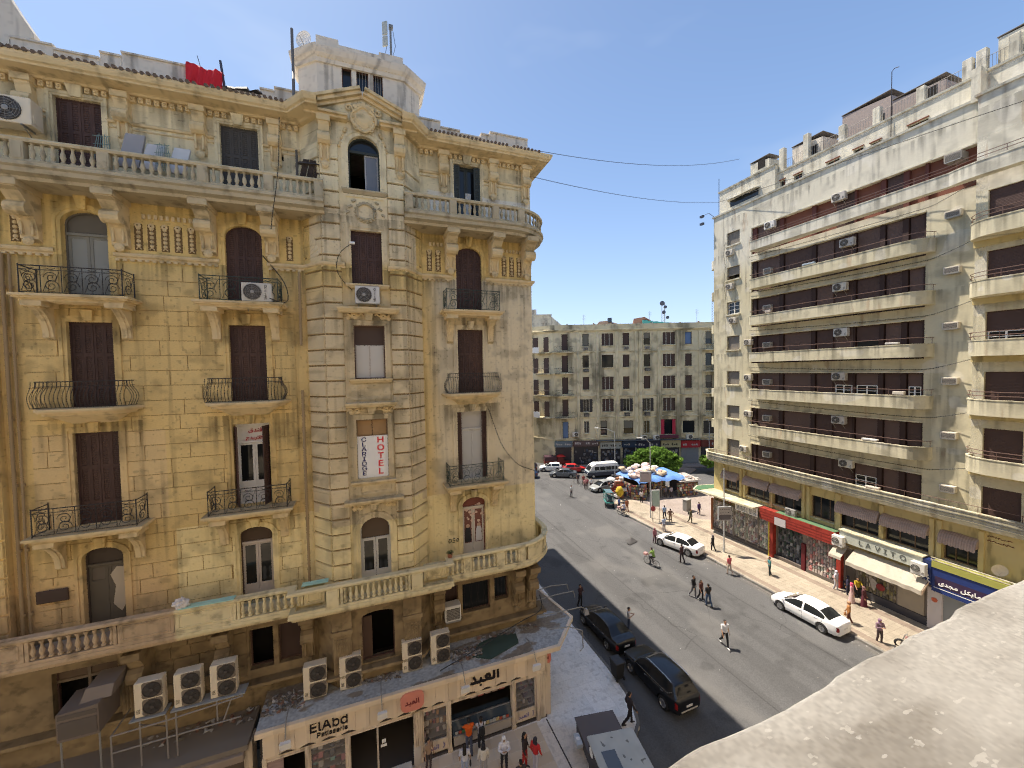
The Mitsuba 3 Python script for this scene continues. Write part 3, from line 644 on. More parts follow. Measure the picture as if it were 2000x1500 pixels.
for a, e in ((-12.6, C1 - .84), (C1 + .84, C2 - .84), (C2 + .84, -2.6), (2.6, C3 - .84), (C3 + .84, 8.5)):
    b = MB(LF); b.sweep([(a, 0), (e, 0)], [(-.01, 27.92), (.07, 27.92), (.09, 28.00), (.03, 28.06), (-.01, 28.06)]); b.sweep([(a, 0), (e, 0)], [(-.01, 27.74), (.035, 27.74), (.035, 27.79), (-.01, 27.8)]); b.build(HB + '__frieze_moulding', M_TRIM)
M_TERRA = mat((.115, .085, .065), .9)
random.seed(5)
def tiles(path, key='__eave_tile_row'):
    b = MB(LF)
    for (a0, b0), (a1, b1) in zip(path[:-1], path[1:]):
        L = math.hypot(a1 - a0, b1 - b0); n = int(L / .2)
        dx, dy = (a1 - a0) / L, (b1 - b0) / L; ox, oy = -dy, dx
        for i in range(n):
            if random.random() < .06: continue
            t = (i + .5) * .2; x, y = a0 + dx * t, b0 + dy * t
            o = .985 + random.uniform(-.02, .03)
            b.tube([(x + ox * (o - .6), y + oy * (o - .6), 29.60), (x + ox * o, y + oy * o, 29.47 + random.uniform(-.012, .012))], .075, 6)
    k = b.build(HB + key, M_TERRA); stuff(k)
tiles([(-14, 0), (-2.6, 0)]); tiles([(2.6, 0), (8.9, 0)])
# consoles under the cornice and keystones over the top windows
def console(s, z0, z1, w, o_top, o_bot, o=0.0, key='__console', scroll=True):
    b = MB(LF); h = z1 - z0
    prof = [(o - .02, z1), (o + o_top, z1), (o + o_top, z1 - .14 * h)] + [(o + o_bot + (o_top - o_bot) * (1 - t) ** 2.2 * .9, z1 - .14 * h - t * .8 * h) for t in np.linspace(0.05, 1, 8)] + [(o - .02, z0)]
    b.side(Polygon(prof).buffer(0), s - w / 2, s + w / 2)
    b.box(s - w * .62, s + w * .62, o, o + o_top + .06, z1 - .12 * h, z1)
    for sg in (-.3, .3): b.box(s + sg * w - .03, s + sg * w + .03, o, o + o_bot + .12, z0 + .12 * h, z1 - .3 * h)
    if scroll: b.lathe([(0, -w * .56), (.13 * h, -w * .56), (.13 * h, w * .56), (0, w * .56)], 10, (s, o + o_bot + (o_top - o_bot) * .45, z0 + .55 * h), 0)
    b.lathe([(0, 0), (.14, .02), (.17, .07), (.09, .12), (0, .13)], 8, (s, o + o_bot, z0 + .02), 1)
    return b.build(HB + key, M_TRIM)
for s in (C1 - 1.35, C1 + 1.38, C2 - 1.35, C2 + 1.35, 3.8, 6.4, 8.25): console(s, 27.1, 29.0, .42, .34, .1, key='__cornice_console')
for s in (-1.52, 1.6): console(s, 27.0, 29.0, .42, .34, .1, 1.0, key='__cornice_console')
for c in COLS:
    b = MB(LF); b.hull([(c - .16, 0, 28.62), (c + .16, 0, 28.62), (c - .16, .14, 28.62), (c + .16, .14, 28.62), (c - .24, 0, 29.0), (c + .24, 0, 29.0), (c - .24, .26, 29.0), (c + .24, .26, 29.0)]); b.build(HB + '__keystone', M_STUCCO)
    for z, dz in ((24.45, .5), (11.36, .42), (20.22, .4), (15.95, .36)):
        b = MB(LF); b.hull([(c - .12, 0, z), (c + .12, 0, z), (c - .12, .15, z), (c + .12, .15, z), (c - .19, 0, z + dz), (c + .19, 0, z + dz), (c - .19, .24, z + dz), (c + .19, .24, z + dz)]); b.build(HB + '__keystone', M_STUCCO)
# big scrolled consoles under the top balcony
for s in (C1 - 1.45, C1 + 1.12, C2 - 1.2, C2 + 1.08, 4.03, 6.35, 8.2): console(s, 23.05, 24.95, .5, 1.15, .2, key='__balcony_console')
b = MB(LF); b.fr = LF.at(8.5, 0, 0, -.8); 
# garland drops between them
def drop(s):
    b = MB(LF)
    d = MB(LF); d.wall(sbox(s - .13, 23.08, s + .13, 24.12), -.005, .018); d.build(HB + '__dark_slot', mat((.15, .095, .04), .9))  # flat dark plate, its colour painted as the shade of a recessed slot
    for i in range(5): b.lathe([(0, 0), (.085, .01), (.06, .05), (0, .07)], 7, (s, 0, 23.95 - .17 * i), 1)
    b.lathe([(.03, 0), (.11, .02), (.11, .05), (.03, .07)], 8, (s, 0, 24.05), 1)
    b.tube([(s - .08, .02, 23.12), (s, .04, 23.2), (s + .08, .02, 23.12)], .025, 5)
    b.build(HB + '__garland_drop', M_TRIM)
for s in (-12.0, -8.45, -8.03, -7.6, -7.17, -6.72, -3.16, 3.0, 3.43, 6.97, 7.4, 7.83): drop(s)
# shell fans at the bay's shoulders
for fr, flip in ((OBL, 1), (OBR, -1)):
    b = MB(fr); c0 = 0.12 if flip > 0 else LOB - .12
    for i in range(7):
        a0 = math.radians(4 + i * 12.5); a1 = math.radians(4 + (i + 1) * 12.5 - 1.5)
        pts = [(c0 + flip * r * math.cos(a), 23.1 + r * math.sin(a) * 1.25) for r, a in ((.2, a0), (1.02, a0), (1.02, a1), (.2, a1))]
        b.wall(Polygon(pts).buffer(0), .04, .085)
    b.build(HB + '__shell_fan', M_STUCCO)

# ---- iron balconies
def scroll_pts(cs, cz, r, turns, sgn, a0=0, n=22):
    t = np.linspace(0, 1, n); a = a0 + sgn * turns * 2 * np.pi * t; rr = r * (1 - .82 * t)
    return [(cs + q * math.cos(x), 0, cz + q * math.sin(x)) for q, x in zip(rr, a)]
def balcony(c, hw, zt, depth, style, iron, curved=False, brackets=True):
    root = MB(LF)
    plan = [(c - hw, 0), (c - hw + (.25 if curved else 0), depth), (c + hw - (.25 if curved else 0), depth), (c + hw, 0)]
    if curved: plan = [(c - hw, 0)] + [(c - hw + .05 + (1 - math.cos(a)) * .55, depth * math.sin(a)) for a in np.linspace(.5, 1.57, 6)] + [(c + hw - .05 - (1 - math.cos(a)) * .55, depth * math.sin(a)) for a in np.linspace(1.57, .5, 6)] + [(c + hw, 0)]
    P = Polygon(plan)
    root.slab(P.buffer(.08, join_style=2).intersection(sbox(c - 5, -.0, c + 5, 5)), zt - .09, zt)
    root.slab(P.buffer(.02, join_style=2).intersection(sbox(c - 5, 0, c + 5, 5)), zt - .15, zt - .088)
    root.slab(P.buffer(-.12, join_style=2).union(P.buffer(-.1, join_style=2)).intersection(sbox(c - 5, 0, c + 5, 5)), zt - .25, zt - .148)
    root = root.build(HB + '__balcony', M_TRIM)
    if curved:
        b = MB(LF); b.hull([(c - hw + .35, 0, zt - .25), (c + hw - .35, 0, zt - .25), (c - hw + .5, depth - .25, zt - .25), (c + hw - .5, depth - .25, zt - .25), (c - hw + .8, 0, zt - .62), (c + hw - .8, 0, zt - .62), (c - .5, .12, zt - .62), (c + .5, .12, zt - .62)]); b.build(root + '__corbel', M_TRIM)
        b = MB(LF); b.hull([(c - .16, .1, zt - .55), (c + .16, .1, zt - .55), (c - .22, .3, zt - .25), (c + .22, .3, zt - .25), (c - .22, 0, zt - .2), (c + .22, 0, zt - .2), (c - .16, 0, zt - .75), (c + .16, 0, zt - .75)]); b.build(root + '__keystone', M_STUCCO)
    elif brackets:
        for sg in (-1, 1):
            s = c + sg * (hw - .42); b = MB(LF); w = .3
            b.box(s - .28, s + .28, 0, depth - .08, zt - .42, zt - .24)
            prof = [(0, zt - .4), (depth - .2, zt - .4)] + [(.14 + (depth - .34) * (1 - t) ** 2.4, zt - .45 - 1.05 * t) for t in np.linspace(0, 1, 9)] + [(0, zt - 1.6)]
            b.side(Polygon(prof).buffer(0), s - w / 2, s + w / 2)
            b.side(Polygon([(q + .04, z) for q, z in prof]).buffer(0), s - .05, s + .05)
            b.build(root + '__bracket', M_TRIM)
    rb = MB(LF); h = 1.0; d = depth - .1; x0, x1 = c - hw + .14, c + hw - .14; r = .014
    if style == 'scroll':
        segs = [((x0, .05), (x0, d)), ((x0, d), (x1, d)), ((x1, d), (x1, .05))]
        for (a, e) in segs:
            A, E = np.array(a), np.array(e); L = np.linalg.norm(E - A); u = (E - A) / L
            def pt(t, z): return (A[0] + u[0] * t, A[1] + u[1] * t, z)
            for z in (zt + .06, zt + .86, zt + h): rb.tube([pt(0, z), pt(L, z)], r * (1.5 if z > zt + .9 else 1), 5)
            for t in (0, L): rb.tube([pt(t, zt), pt(t, zt + h + .05)], .02, 5)
            n = max(1, int(round(L / .62))); w = L / n
            for i in range(n):
                m = (i + .5) * w
                rb.tube([pt(i * w, zt + .06), pt(i * w, zt + h)], r, 4)
                for sg, cz, tt in ((1, .30, 0), (-1, .60, math.pi)):
                    P = scroll_pts(0, 0, min(.22, w * .36), 1.6, sg, tt)
                    rb.tube([pt(m + q[0], zt + cz + q[2]) for q in P], .013, 4, caps=False)
                rb.tube([pt(m - w * .4, zt + .1), pt(m - w * .2, zt + .45), pt(m, zt + .5), pt(m + w * .2, zt + .45), pt(m + w * .4, zt + .82)], .012, 4)
                rb.tube([pt(m - .12, zt + .93), pt(m, zt + .88), pt(m + .12, zt + .93)], .012, 4)
    else:
        zz = np.linspace(0, 1, 11); bulge = .14 * np.sin(np.pi * np.minimum(1, zz * 1.25)) ** 1.3 * (zz < .8) - .10 * zz
        def bar(x, o, nx, no):
            rb.tube([(x + nx * q, o + no * q, zt + .04 + h * .96 * t) for t, q in zip(zz, bulge)], .011, 4, caps=False)
        n = int((x1 - x0) / .115)
        for i in range(n + 1): bar(x0 + (x1 - x0) * i / n, d, 0, 1)
        for i in range(1, 5):
            bar(x0, d * i / 5, -1, 0); bar(x1, d * i / 5, 1, 0)
        for z, q in ((zt + .05, 0), (zt + .82, -.07), (zt + h, -.1)):
            rb.tube([(x0 - q, .03, z), (x0 - q, d + q, z), (x1 + q, d + q, z), (x1 + q, .03, z)], .018 if z > zt + .9 else .012, 5)
    rb.build(root + '__railing', iron)
    return root
for c, hw, iron in ((C1, 1.56, M_IRON), (C2, 1.5, M_IRONG), (C3, 1.5, M_IRONG)): balcony(c, hw, 21.06, .95, 'scroll', iron)
for c, hw in ((C1, 1.48), (C2, 1.5), (C3, 1.5)): balcony(c, hw, 16.9, .95, 'bars', M_IRON, curved=True)
for c, hw, iron in ((C1, 1.62, M_IRON), (C2, 1.55, M_IRON), (C3, 1.55, M_IRONG)): balcony(c, hw, 12.28, .95, 'scroll', iron)

# ---- stone balustrades
BAL = [(.075, 0), (.075, .07), (.04, .10), (.055, .16), (.085, .26), (.06, .38), (.038, .48), (.045, .56), (.07, .60), (.07, .66)]
_b = MB(LF); _b.lathe(BAL, 8); BALSHAPE = _b.shape(M_TRIM, 40)
def baluster(parent, s, o, z): put(parent + '__baluster', copy_shape(BALSHAPE, (s, -o, z)))
def pedestal(parent, s, o, z0, z1, w=.34, d=.26, key='__pedestal'):
    b = MB(LF); b.box(s - w / 2, s + w / 2, o - d, o, z0, z1, ch=.012); b.box(s - w / 2 + .05, s + w / 2 - .05, o - .01, o + .02, z0 + .12, z1 - .12); b.build(parent + key, M_TRIM)
# top floor balcony, left
BSL = [(-.02, 24.92), (-.02, 25.42), (1.52, 25.42), (1.52, 25.30), (1.44, 25.24), (1.40, 25.10), (1.22, 25.02), (1.15, 24.92)]
def slab_rail(path, parent_key, z0=25.42, w=.16):
    b = MB(LF); b.sweep(path, [(q, z) for q, z in BSL]); root = b.build(HB + parent_key, M_TRIM)
    b = MB(LF); b.sweep(path, [(1.44, z0 - .004), (1.44, z0 + .1), (1.24, z0 + .1), (1.24, z0 - .004)]); b.build(root + '__plinth', M_TRIM)
    b = MB(LF); b.sweep(path, [(1.22, 26.10), (1.19, 26.16), (1.22, 26.24), (1.46, 26.24), (1.49, 26.18), (1.46, 26.10)]); b.build(root + '__handrail', M_TRIM)
    return root
TB = slab_rail([(-20, 0), (-1.6, 0)], '__balustrade')
posts = [-10.97, -8.74, -5.80, -3.61, -1.78]
for s in posts: pedestal(TB, s, 1.47, 25.40, 26.12)
for a, e in zip([-12.9] + posts[:-1], posts):
    n = max(2, int((e - a - .4) / .235)); 
    for i in range(n): baluster(TB, a + .2 + (e - a - .4) * (i + .5) / n, 1.34, 25.5)
# right: runs round the corner in a curve
CURV = [(1.72, 0), (7.0, 0)] + [(7.0 + 1.0 * math.sin(a), -1.0 + 1.0 * math.cos(a)) for a in np.linspace(.15, math.pi / 2, 8)] + [(8.0, -22)]
TR = slab_rail(CURV, '__balustrade')
posts = [1.95, 3.97, 6.1, 7.45]
for s in posts: pedestal(TR, s, 1.47, 25.40, 26.12)
for a, e in zip(posts[:-1], posts[1:]):
    n = max(2, int((e - a - .4) / .235))
    for i in range(n): baluster(TR, a + .2 + (e - a - .4) * (i + .5) / n, 1.34, 25.5)
for a in np.linspace(.35, 1.5, 10): baluster(TR, 7.0 + 2.34 * math.sin(a), -1.0 + 2.34 * math.cos(a), 25.5)
for i in range(8): baluster(TR, 9.34, -1.25 - .24 * i, 25.5)
# first-floor balcony across the whole front
LS = [(-.02, 7.42), (-.02, 7.92), (1.36, 7.92), (1.36, 7.80), (1.26, 7.74), (1.22, 7.62), (1.0, 7.52), (.9, 7.42)]
BAYO = 1.5
pathL = [(-20, 0), (-2.1, 0), (-2.1, .48), (2.15, .48), (2.15, 0), (7.2, 0)] + [(7.2 + .9 * math.sin(a), -.9 + .9 * math.cos(a)) for a in np.linspace(.2, math.pi / 2, 7)] + [(8.1, -22)]
b = MB(LF); b.sweep(pathL, LS); LB = b.build(HB + '__long_balcony', M_TRIM)
b = MB(LF); b.sweep(pathL, [(1.10, 8.78), (1.07, 8.84), (1.10, 8.92), (1.36, 8.92), (1.39, 8.86), (1.36, 8.78)]); b.build(LB + '__handrail', M_TRIM)
b = MB(LF); b.sweep(pathL, [(1.33, 7.916), (1.33, 8.04), (1.13, 8.04), (1.13, 7.916)]); b.build(LB + '__plinth', M_TRIM)
def solid(s0, s1, o=1.31):
    b = MB(LF); b.box(s0, s1, o - .2, o, 8.036, 8.784)
    b.wall(sbox(s0 + .12, 8.14, s1 - .12, 8.68).difference(sbox(s0 + .16, 8.18, s1 - .16, 8.64)), o - .01, o + .015); b.build(LB + '__panel', M_TRIM)
def bals(s0, s1, o=1.23):
    n = max(2, int((s1 - s0) / .235))
    for i in range(n): baluster(LB, s0 + (s1 - s0) * (i + .5) / n, o, 8.06)
    for s in (s0, s1):
        b = MB(LF); b.box(s - .05, s + .05, o - .09, o + .085, 8.036, 8.784); b.build(LB + '__end_post', M_TRIM)
for a, e in ((-19.9, -11.68), (-9.12, -7.42), (-7.40, -5.38), (-2.92, -2.12), (2.17, 3.14), (4.22, 4.40), (5.92, 6.15), (7.12, 7.4)): solid(a, e)
for a, e in ((-11.6, -9.2), (-5.3, -3.0), (3.2, 4.15), (4.46, 5.86), (6.2, 7.05)): bals(a, e)
for s in (-1.75, 1.8): pedestal(LB, s, 1.82, 8.03, 8.8, .5, .3)
bals(-1.4, 1.45, 1.71)
for a in np.linspace(.75, 1.5, 6): baluster(LB, 7.2 + 2.13 * math.sin(a), -.9 + 2.13 * math.cos(a), 8.06)
b = MB(LF); b.sweep([(7.2 + .9 * math.sin(a), -.9 + .9 * math.cos(a)) for a in np.linspace(.12, .7, 5)], [(1.12, 8.03), (1.31, 8.03), (1.31, 8.79), (1.12, 8.79)]); b.build(LB + '__panel', M_TRIM)
b = MB(LF); b.sweep([(8.1, -1.1), (8.1, -22)], [(1.12, 8.03), (1.31, 8.03), (1.31, 8.79), (1.12, 8.79)]); b.build(LB + '__panel', M_TRIM)
M_TURQ = mat((.36, .60, .52), .5)
for a, e in ((-7.25, -5.42), (-2.98, -1.95)):
    b = MB(LF); b.box(a, e, 1.08, 1.40, 8.925, 8.955); b.build(LB + '__turquoise_coping', M_TURQ)

# ---- roof line: parapet, red cloth, attic pavilion, pediment
for a, e, z, d in ((-11.9, -10.72, 30.55, .4), (-10.72, -9.4, 30.42, .3), (-9.4, -8.75, 30.66, .45), (-8.75, -6.6, 30.82, .35), (-5.4, -4.1, 30.18, .25), (-4.1, -3.55, 30.52, .35), (-3.55, -2.55, 30.68, .3), (2.6, 3.75, 30.68, .3), (3.75, 4.75, 30.42, .35), (4.75, 5.85, 30.28, .25), (5.85, 6.35, 30.5, .3), (6.35, 8.52, 30.68, .35)):
    b = MB(LF); b.box(a, e, -.1 - d, -.1, 29.15, z, ch=.02); b.box(a + .01, e - .01, -.16 - d, -.04, z - .1, z - .03); b.box(a + .03, e - .03, -.1, -.06, 29.9, 29.97); b.build(HB + '__parapet', M_ROOFST)
b = MB(LF); b.wall(Polygon([(-20, 29.2), (-11.92, 29.2), (-11.92, 30.4), (-11.25, 30.6), (-11.25, 30.78), (-11.65, 31.5), (-12.2, 32.6), (-20, 34)]), -.4, -.1); b.build(HB + '__parapet', M_ROOFST)
OCT = [(-2.72, -2.6), (-2.72, -1.2), (-1.85, -.5), (2.02, -.5), (2.86, -1.2), (2.86, -2.6)]
b = MB(LF); b.slab(Polygon(OCT[:3] + [(-1.85, -.8), (-2.4, -1.3), (-2.4, -2.6)]), 29.1, 32.62); b.slab(Polygon([(2.02, -.8), (2.02, -.5), (2.86, -1.2), (2.86, -2.6), (2.5, -2.6), (2.5, -1.3)]), 29.1, 32.62)
b.wall(sbox(-1.85, 29.1, 2.02, 32.62).difference(sbox(-.8, 31.55, -.38, 32.5)).difference(sbox(-.16, 31.55, .38, 32.5)).difference(sbox(.6, 31.4, 1.04, 32.5)), -.8, -.5)
b.box(-2.7, 2.84, -2.9, -2.6, 29.1, 32.6); b.build(HB + '__pavilion_wall', M_ROOFST)
b = MB(LF); b.slab(Polygon(OCT), 32.6, 32.7); b.build(HB + '__pavilion_roof', M_ROOFST)
b = MB(LF); b.sweep(OCT, [(-.02, 32.45), (.1, 32.45), (.14, 32.6), (.28, 32.74), (.34, 32.9), (.36, 33.02), (-.02, 33.06)]); b.build(HB + '__pavilion_cornice', M_ROOFST)
b = MB(LF)
for i in range(26): x = -1.8 + i * .148; b.box(x, x + .07, -.5, -.32, 32.62, 32.72)
k = b.build(HB + '__pavilion_dentil', M_TRIM); stuff(k)
for pts, z in ((OCT[:3], 33.3), ([OCT[2], (-.9, -.5)], 33.62), ([(-.9, -.5), (.9, -.5)], 33.4), ([(.9, -.5), OCT[3]], 33.55), (OCT[3:], 33.3)):
    b = MB(LF); b.sweep(pts, [(-.2, 33.0), (.08, 33.0), (.08, z), (-.2, z)]); b.build(HB + '__pavilion_parapet', M_ROOFST)
for i, (a, e) in enumerate(((-.8, -.38), (-.16, .38), (.6, 1.04))):
    b = MB(LF); b.wall(sbox(a, 31.4 if i == 2 else 31.55, e, 32.5).difference(sbox(a + .04, 31.6, e - .04, 32.46)), -.72, -.6); k = b.build(HB + '__pavilion_window', M_FRM)
    b = MB(LF); b.box(a + .03, e - .03, -.7, -.69, 31.5, 32.47); b.build(k + '__pane', M_DARKGLASS)
    if i:
        b = MB(LF)
        for j in range(1, 4): x = a + (e - a) * j / 4; b.tube([(x, -.55, 31.5), (x, -.55, 32.5)], .012, 4)
        b.build(k + '__bar', M_STEEL)
# pediment over the bay
b = MB(LF); b.wall(Polygon([(-1.9, 29.1), (2.05, 29.1), (2.05, 29.3), (.08, 30.15), (-1.9, 29.3)]), .6, 1.1); b.build(HB + '__tympanum', M_STUCCO)
def raking(x0, z0, x1, z1):
    d = np.array([x1 - x0, z1 - z0]); L = np.linalg.norm(d); u = d / L; n = np.array([-u[1], u[0]]); n = n if n[1] > 0 else -n
    b = MB(LF)
    for q0, q1, o in ((0, .12, 1.2), (.12, .26, 1.36), (.26, .38, 1.46)):
        pts = [np.array([x0, z0]) + n * q0, np.array([x1, z1]) + n * q0, np.array([x1, z1]) + n * q1, np.array([x0, z0]) + n * q1]
        b.wall(Polygon(pts), .55, o)
    return b.build(HB + '__raking_cornice', M_TRIM)
raking(-2.25, 29.2, .1, 30.12); raking(2.4, 29.18, .06, 30.12)
for a, e in ((-2.3, -.55), (.75, 2.45)):
    b = MB(LF); b.box(a, e, 1.0, 1.42, 29.12, 29.22); b.box(a + .05, e - .05, 1.0, 1.3, 29.02, 29.12); b.build(HB + '__pediment_base', M_TRIM)
def cartouche(s, o, z, w, h, key):
    b = MB(LF); t = np.linspace(0, 2 * np.pi, 25)[:-1]
    out = [(s + w * math.sin(a) * (1 - .15 * math.cos(2 * a)), z + h * math.cos(a) * (1 + .06 * math.cos(4 * a))) for a in t]
    b.wall(Polygon(out), o, o + .05); b.tube([(x, o + .07, zz) for x, zz in out + out[:1]], .055, 6)
    b.hull([(s + .75 * (x - s), o + .06, z + .75 * (q - z)) for x, q in out] + [(s + .4 * (x - s), o + .13, z + .4 * (q - z)) for x, q in out])
    for sg in (-1, 1):
        for (cx, cz, r) in ((.75, .75, .3), (.95, .2, .25), (.7, -.75, .28)):
            b.tube([(s + sg * (w * cx + q[0]), o + .08, z + h * cz + q[2]) for q in scroll_pts(0, 0, w * r, 1.3, sg, math.pi / 2)], .035, 5)
    return b.build(HB + key, M_TRIM)
cartouche(.1, 1.1, 29.22, .46, .52, '__cartouche')
b = MB(LF)
for i in range(5): b.lathe([(0, 0), (.12, .02), (.10, .09), (0, .12)], 7, (.1 + (i - 2) * .17, 1.12, 29.72 + .07 * (2 - abs(i - 2))), 1)
b.tube([(-.5 + q[0], 1.18, 29.6 + q[2]) for q in scroll_pts(0, 0, .15, 1.2, 1)], .04, 5); b.tube([(.7 + q[0], 1.18, 29.6 + q[2]) for q in scroll_pts(0, 0, .15, 1.2, -1)], .04, 5); b.build(HB + '__pediment_carving', M_TRIM)
for sg in (-1, 1):
    b = MB(LF)
    for i in range(6): b.lathe([(0, 0), (.085, .02), (.06, .07), (0, .09)], 7, (CB + sg * (.72 + .055 * i), 1.02, 28.75 - .16 * i + .05 * (i % 2)), 1)
    b.build(HB + '__flower_swag', M_TRIM)
# relief panel under the top bay window
b = MB(LF); b.wall(sbox(-.85, 24.6, .98, 25.95).difference(sbox(-.75, 24.7, .88, 25.85)), .99, 1.06); b.build(HB + '__relief_panel', M_STUCCO)
b = MB(LF); t = np.linspace(0, 2 * np.pi, 24); b.tube([(.06 + .36 * math.cos(a), 1.05, 25.22 + .36 * math.sin(a)) for a in t], .04, 5)
for i in range(18):
    a = i / 18 * 2 * math.pi; b.lathe([(0, 0), (.075, .02), (.05, .06), (0, .08)], 6, (.06 + .42 * math.cos(a), 1.0, 25.22 + .42 * math.sin(a)), 1)
for sg in (-1, 1):
    for i in range(6): b.lathe([(0, 0), (.07, .02), (.05, .06), (0, .07)], 6, (.06 + sg * (.45 + .07 * i), 1.0, 25.7 - .13 * i + .09 * (i % 2)), 1)
b.build(HB + '__relief_wreath', M_TRIM)
# damaged corner of the newly painted wall
b = MB(LF)
random.seed(11)
for i in range(14): b.hull([(-7.72 + random.uniform(-.09, .09), random.uniform(0, .03), z + random.uniform(-.16, .16)) for z in [8.9 + i * .09] for _ in range(6)])
b.build(HB + '__broken_plaster', mat((.13, .085, .055), .95))
# drainpipes
def pipe(pts, r=.055, key='__drainpipe', m=None):
    b = MB(LF); b.tube(pts, r, 8)
    for (p, q) in zip(pts[:-1], pts[1:]):
        n = max(1, int(abs(q[2] - p[2]) / 2.1))
        for i in range(n): z = p[2] + (q[2] - p[2]) * (i + .5) / n; b.lathe([(r + .02, -.05), (r + .02, .05)], 8, (p[0], p[1], z))
    b.build(HB + key, m or M_PIPE)
pipe([(-12.36, .12, 22.6), (-12.40, .12, 8.0)]); pipe([(-12.16, .1, 22.6), (-12.2, .1, 8.0)], .04)
pipe([(-2.72, .22, 27.9), (-2.72, .22, 26.5)], .05, m=mat((.1, .09, .08), .7)); pipe([(-2.78, .3, 22.55), (-2.80, .3, 19.3)], .06); pipe([(-2.82, .3, 17.3), (-2.82, .3, 8.0)], .06)
b = MB(LF); b.box(-3.67, -3.26, -.3, -.2, 27.45, 27.72); b.build(HB + '__vent_hole', M_DARK)

# ---- mezzanine under the long balcony
MZ = [(-11.75, 4.95, -9.8, 6.7), (-5.32, 4.95, -4.4, 6.75), (-4.2, 4.95, -3.28, 6.75), (3.36, 5.25, 4.05, 6.8), (4.28, 5.2, 5.8, 6.75), (6.05, 5.5, 6.85, 6.75)]
g = sbox(-20, 2.9, -2.4, 7.5)
for q in MZ[:3]: g = g.difference(sbox(*q))
b = MB(LF); b.wall(g, -.4, .05)
g = sbox(2.4, 3.6, 8.5, 7.5)
for q in MZ[3:]: g = g.difference(sbox(*q))
b.wall(g, -.4, .05)
ba = arch(CB, .72, 4.6, 6.75, .2)
b.wall(sbox(-1.75, 3.6, 1.75, 7.5).difference(ba), .5, 1.0)
for a in (-1, 1): b.slab(Polygon([(a * 2.6, 0.04), (a * 1.75, 1.0), (a * 1.75, .5), (a * 2.4, -.3)]), 3.6, 7.5)
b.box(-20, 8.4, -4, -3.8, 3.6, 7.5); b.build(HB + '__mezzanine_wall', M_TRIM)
b = MB(LF); b.box(-20, 8.0, -3.8, -1.2, 3.6, 7.4); b.build(HB + '__mezzanine_room', M_DARK)
for i, (a, z0, e, z1) in enumerate(MZ):
    b = MB(LF); b.wall(sbox(a, z0, e, z1).difference(sbox(a + .05, z0 + .05, e - .05, z1 - .05)), -.3, -.2); k = b.build(HB + '__window', M_FRM)
    if i in (3, 4, 5):
        b = MB(LF); b.box(a + .04, e - .04, -.26, -.25, z0 + .04, z1 - .04); b.build(k + '__pane', M_DARKGLASS if i > 3 else M_WOOD)
        b = MB(LF)
        for j in range(1, 8): x = a + (e - a) * j / 8; b.tube([(x, -.1, z0 + .05), (x + .08 * (-1) ** j, -.1, (z0 + z1) / 2), (x, -.1, z1 - .05)], .011, 4)
        if i > 3: b.build(k + '__grille', M_IRON)
    elif i == 2:
        b = MB(LF); b.box(a + .04, e - .04, -.26, -.24, z0 + .04, z1 - .04); b.build(k + '__board', mat((.06, .035, .028), .8))
    elif i == 0:
        b = MB(LF); b.box(a, e, -.25, -.18, 6.15, 6.25); b.box((a + e) / 2 - .05, (a + e) / 2 + .05, -.25, -.18, 4.95, 6.6); b.build(k + '__transom', mat((.16, .12, .08), .7))
        b = MB(LF); b.box(a + .04, (a + e) / 2, -.24, -.22, 6.25, 6.68); b.box((a + e) / 2 + .05, e - .04, -.24, -.22, 6.25, 6.68); b.build(k + '__upper_panel', mat((.12, .08, .05), .8))
k = frame_ring(ba, .05, .66, .78, HB + '__window', M_FRM)
b = MB(LF); b.box(CB - .7, CB - .28, .66, .7, 4.65, 6.6); b.build(k + '__leaf', mat((.08, .045, .03), .7))
for s in (-8.95, -6.1, -2.95, 2.95, 7.25, 8.1): console(s, 4.9, 7.35, .46, .95, .22, key='__mezzanine_console')
for s in (-9.4, -1.35, -1.62, 1.45, 1.75):
    b = MB(LF); o = 1.0 if abs(s) < 2 else .04
    b.box(s - .24, s + .24, o, o + .16, 4.5, 6.3); b.box(s - .3, s + .3, o, o + .26, 6.3, 6.5); b.box(s - .27, s + .27, o, o + .2, 6.5, 7.4)
    for j in range(4): b.tube([(s - .15 + .1 * j, o + .165, 4.7), (s - .15 + .1 * j, o + .165, 6.1)], .03, 5)
    b.build(HB + '__pilaster', M_TRIM)
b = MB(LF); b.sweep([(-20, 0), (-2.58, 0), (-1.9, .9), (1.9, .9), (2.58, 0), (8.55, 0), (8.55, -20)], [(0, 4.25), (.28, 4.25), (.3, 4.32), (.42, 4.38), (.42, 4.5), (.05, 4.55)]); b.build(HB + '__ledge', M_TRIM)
# stone facing slabs on the mezzanine wall
random.seed(21)
for (a, e) in ((-8.6, -6.4), (-5.9, -5.4), (2.7, 3.3), (7.45, 7.85)):
    for r in range(5):
        z = 4.75 + r * .5; x = a
        while x < e - .2:
            w = min(random.uniform(.5, .9), e - x); b = MB(LF); b.box(x + .01, x + w - .01, .045, .075 + random.uniform(0, .05), z + .01, z + .49, ch=.015); b.build(HB + '__mezzanine_block', M_TRIM); x += w

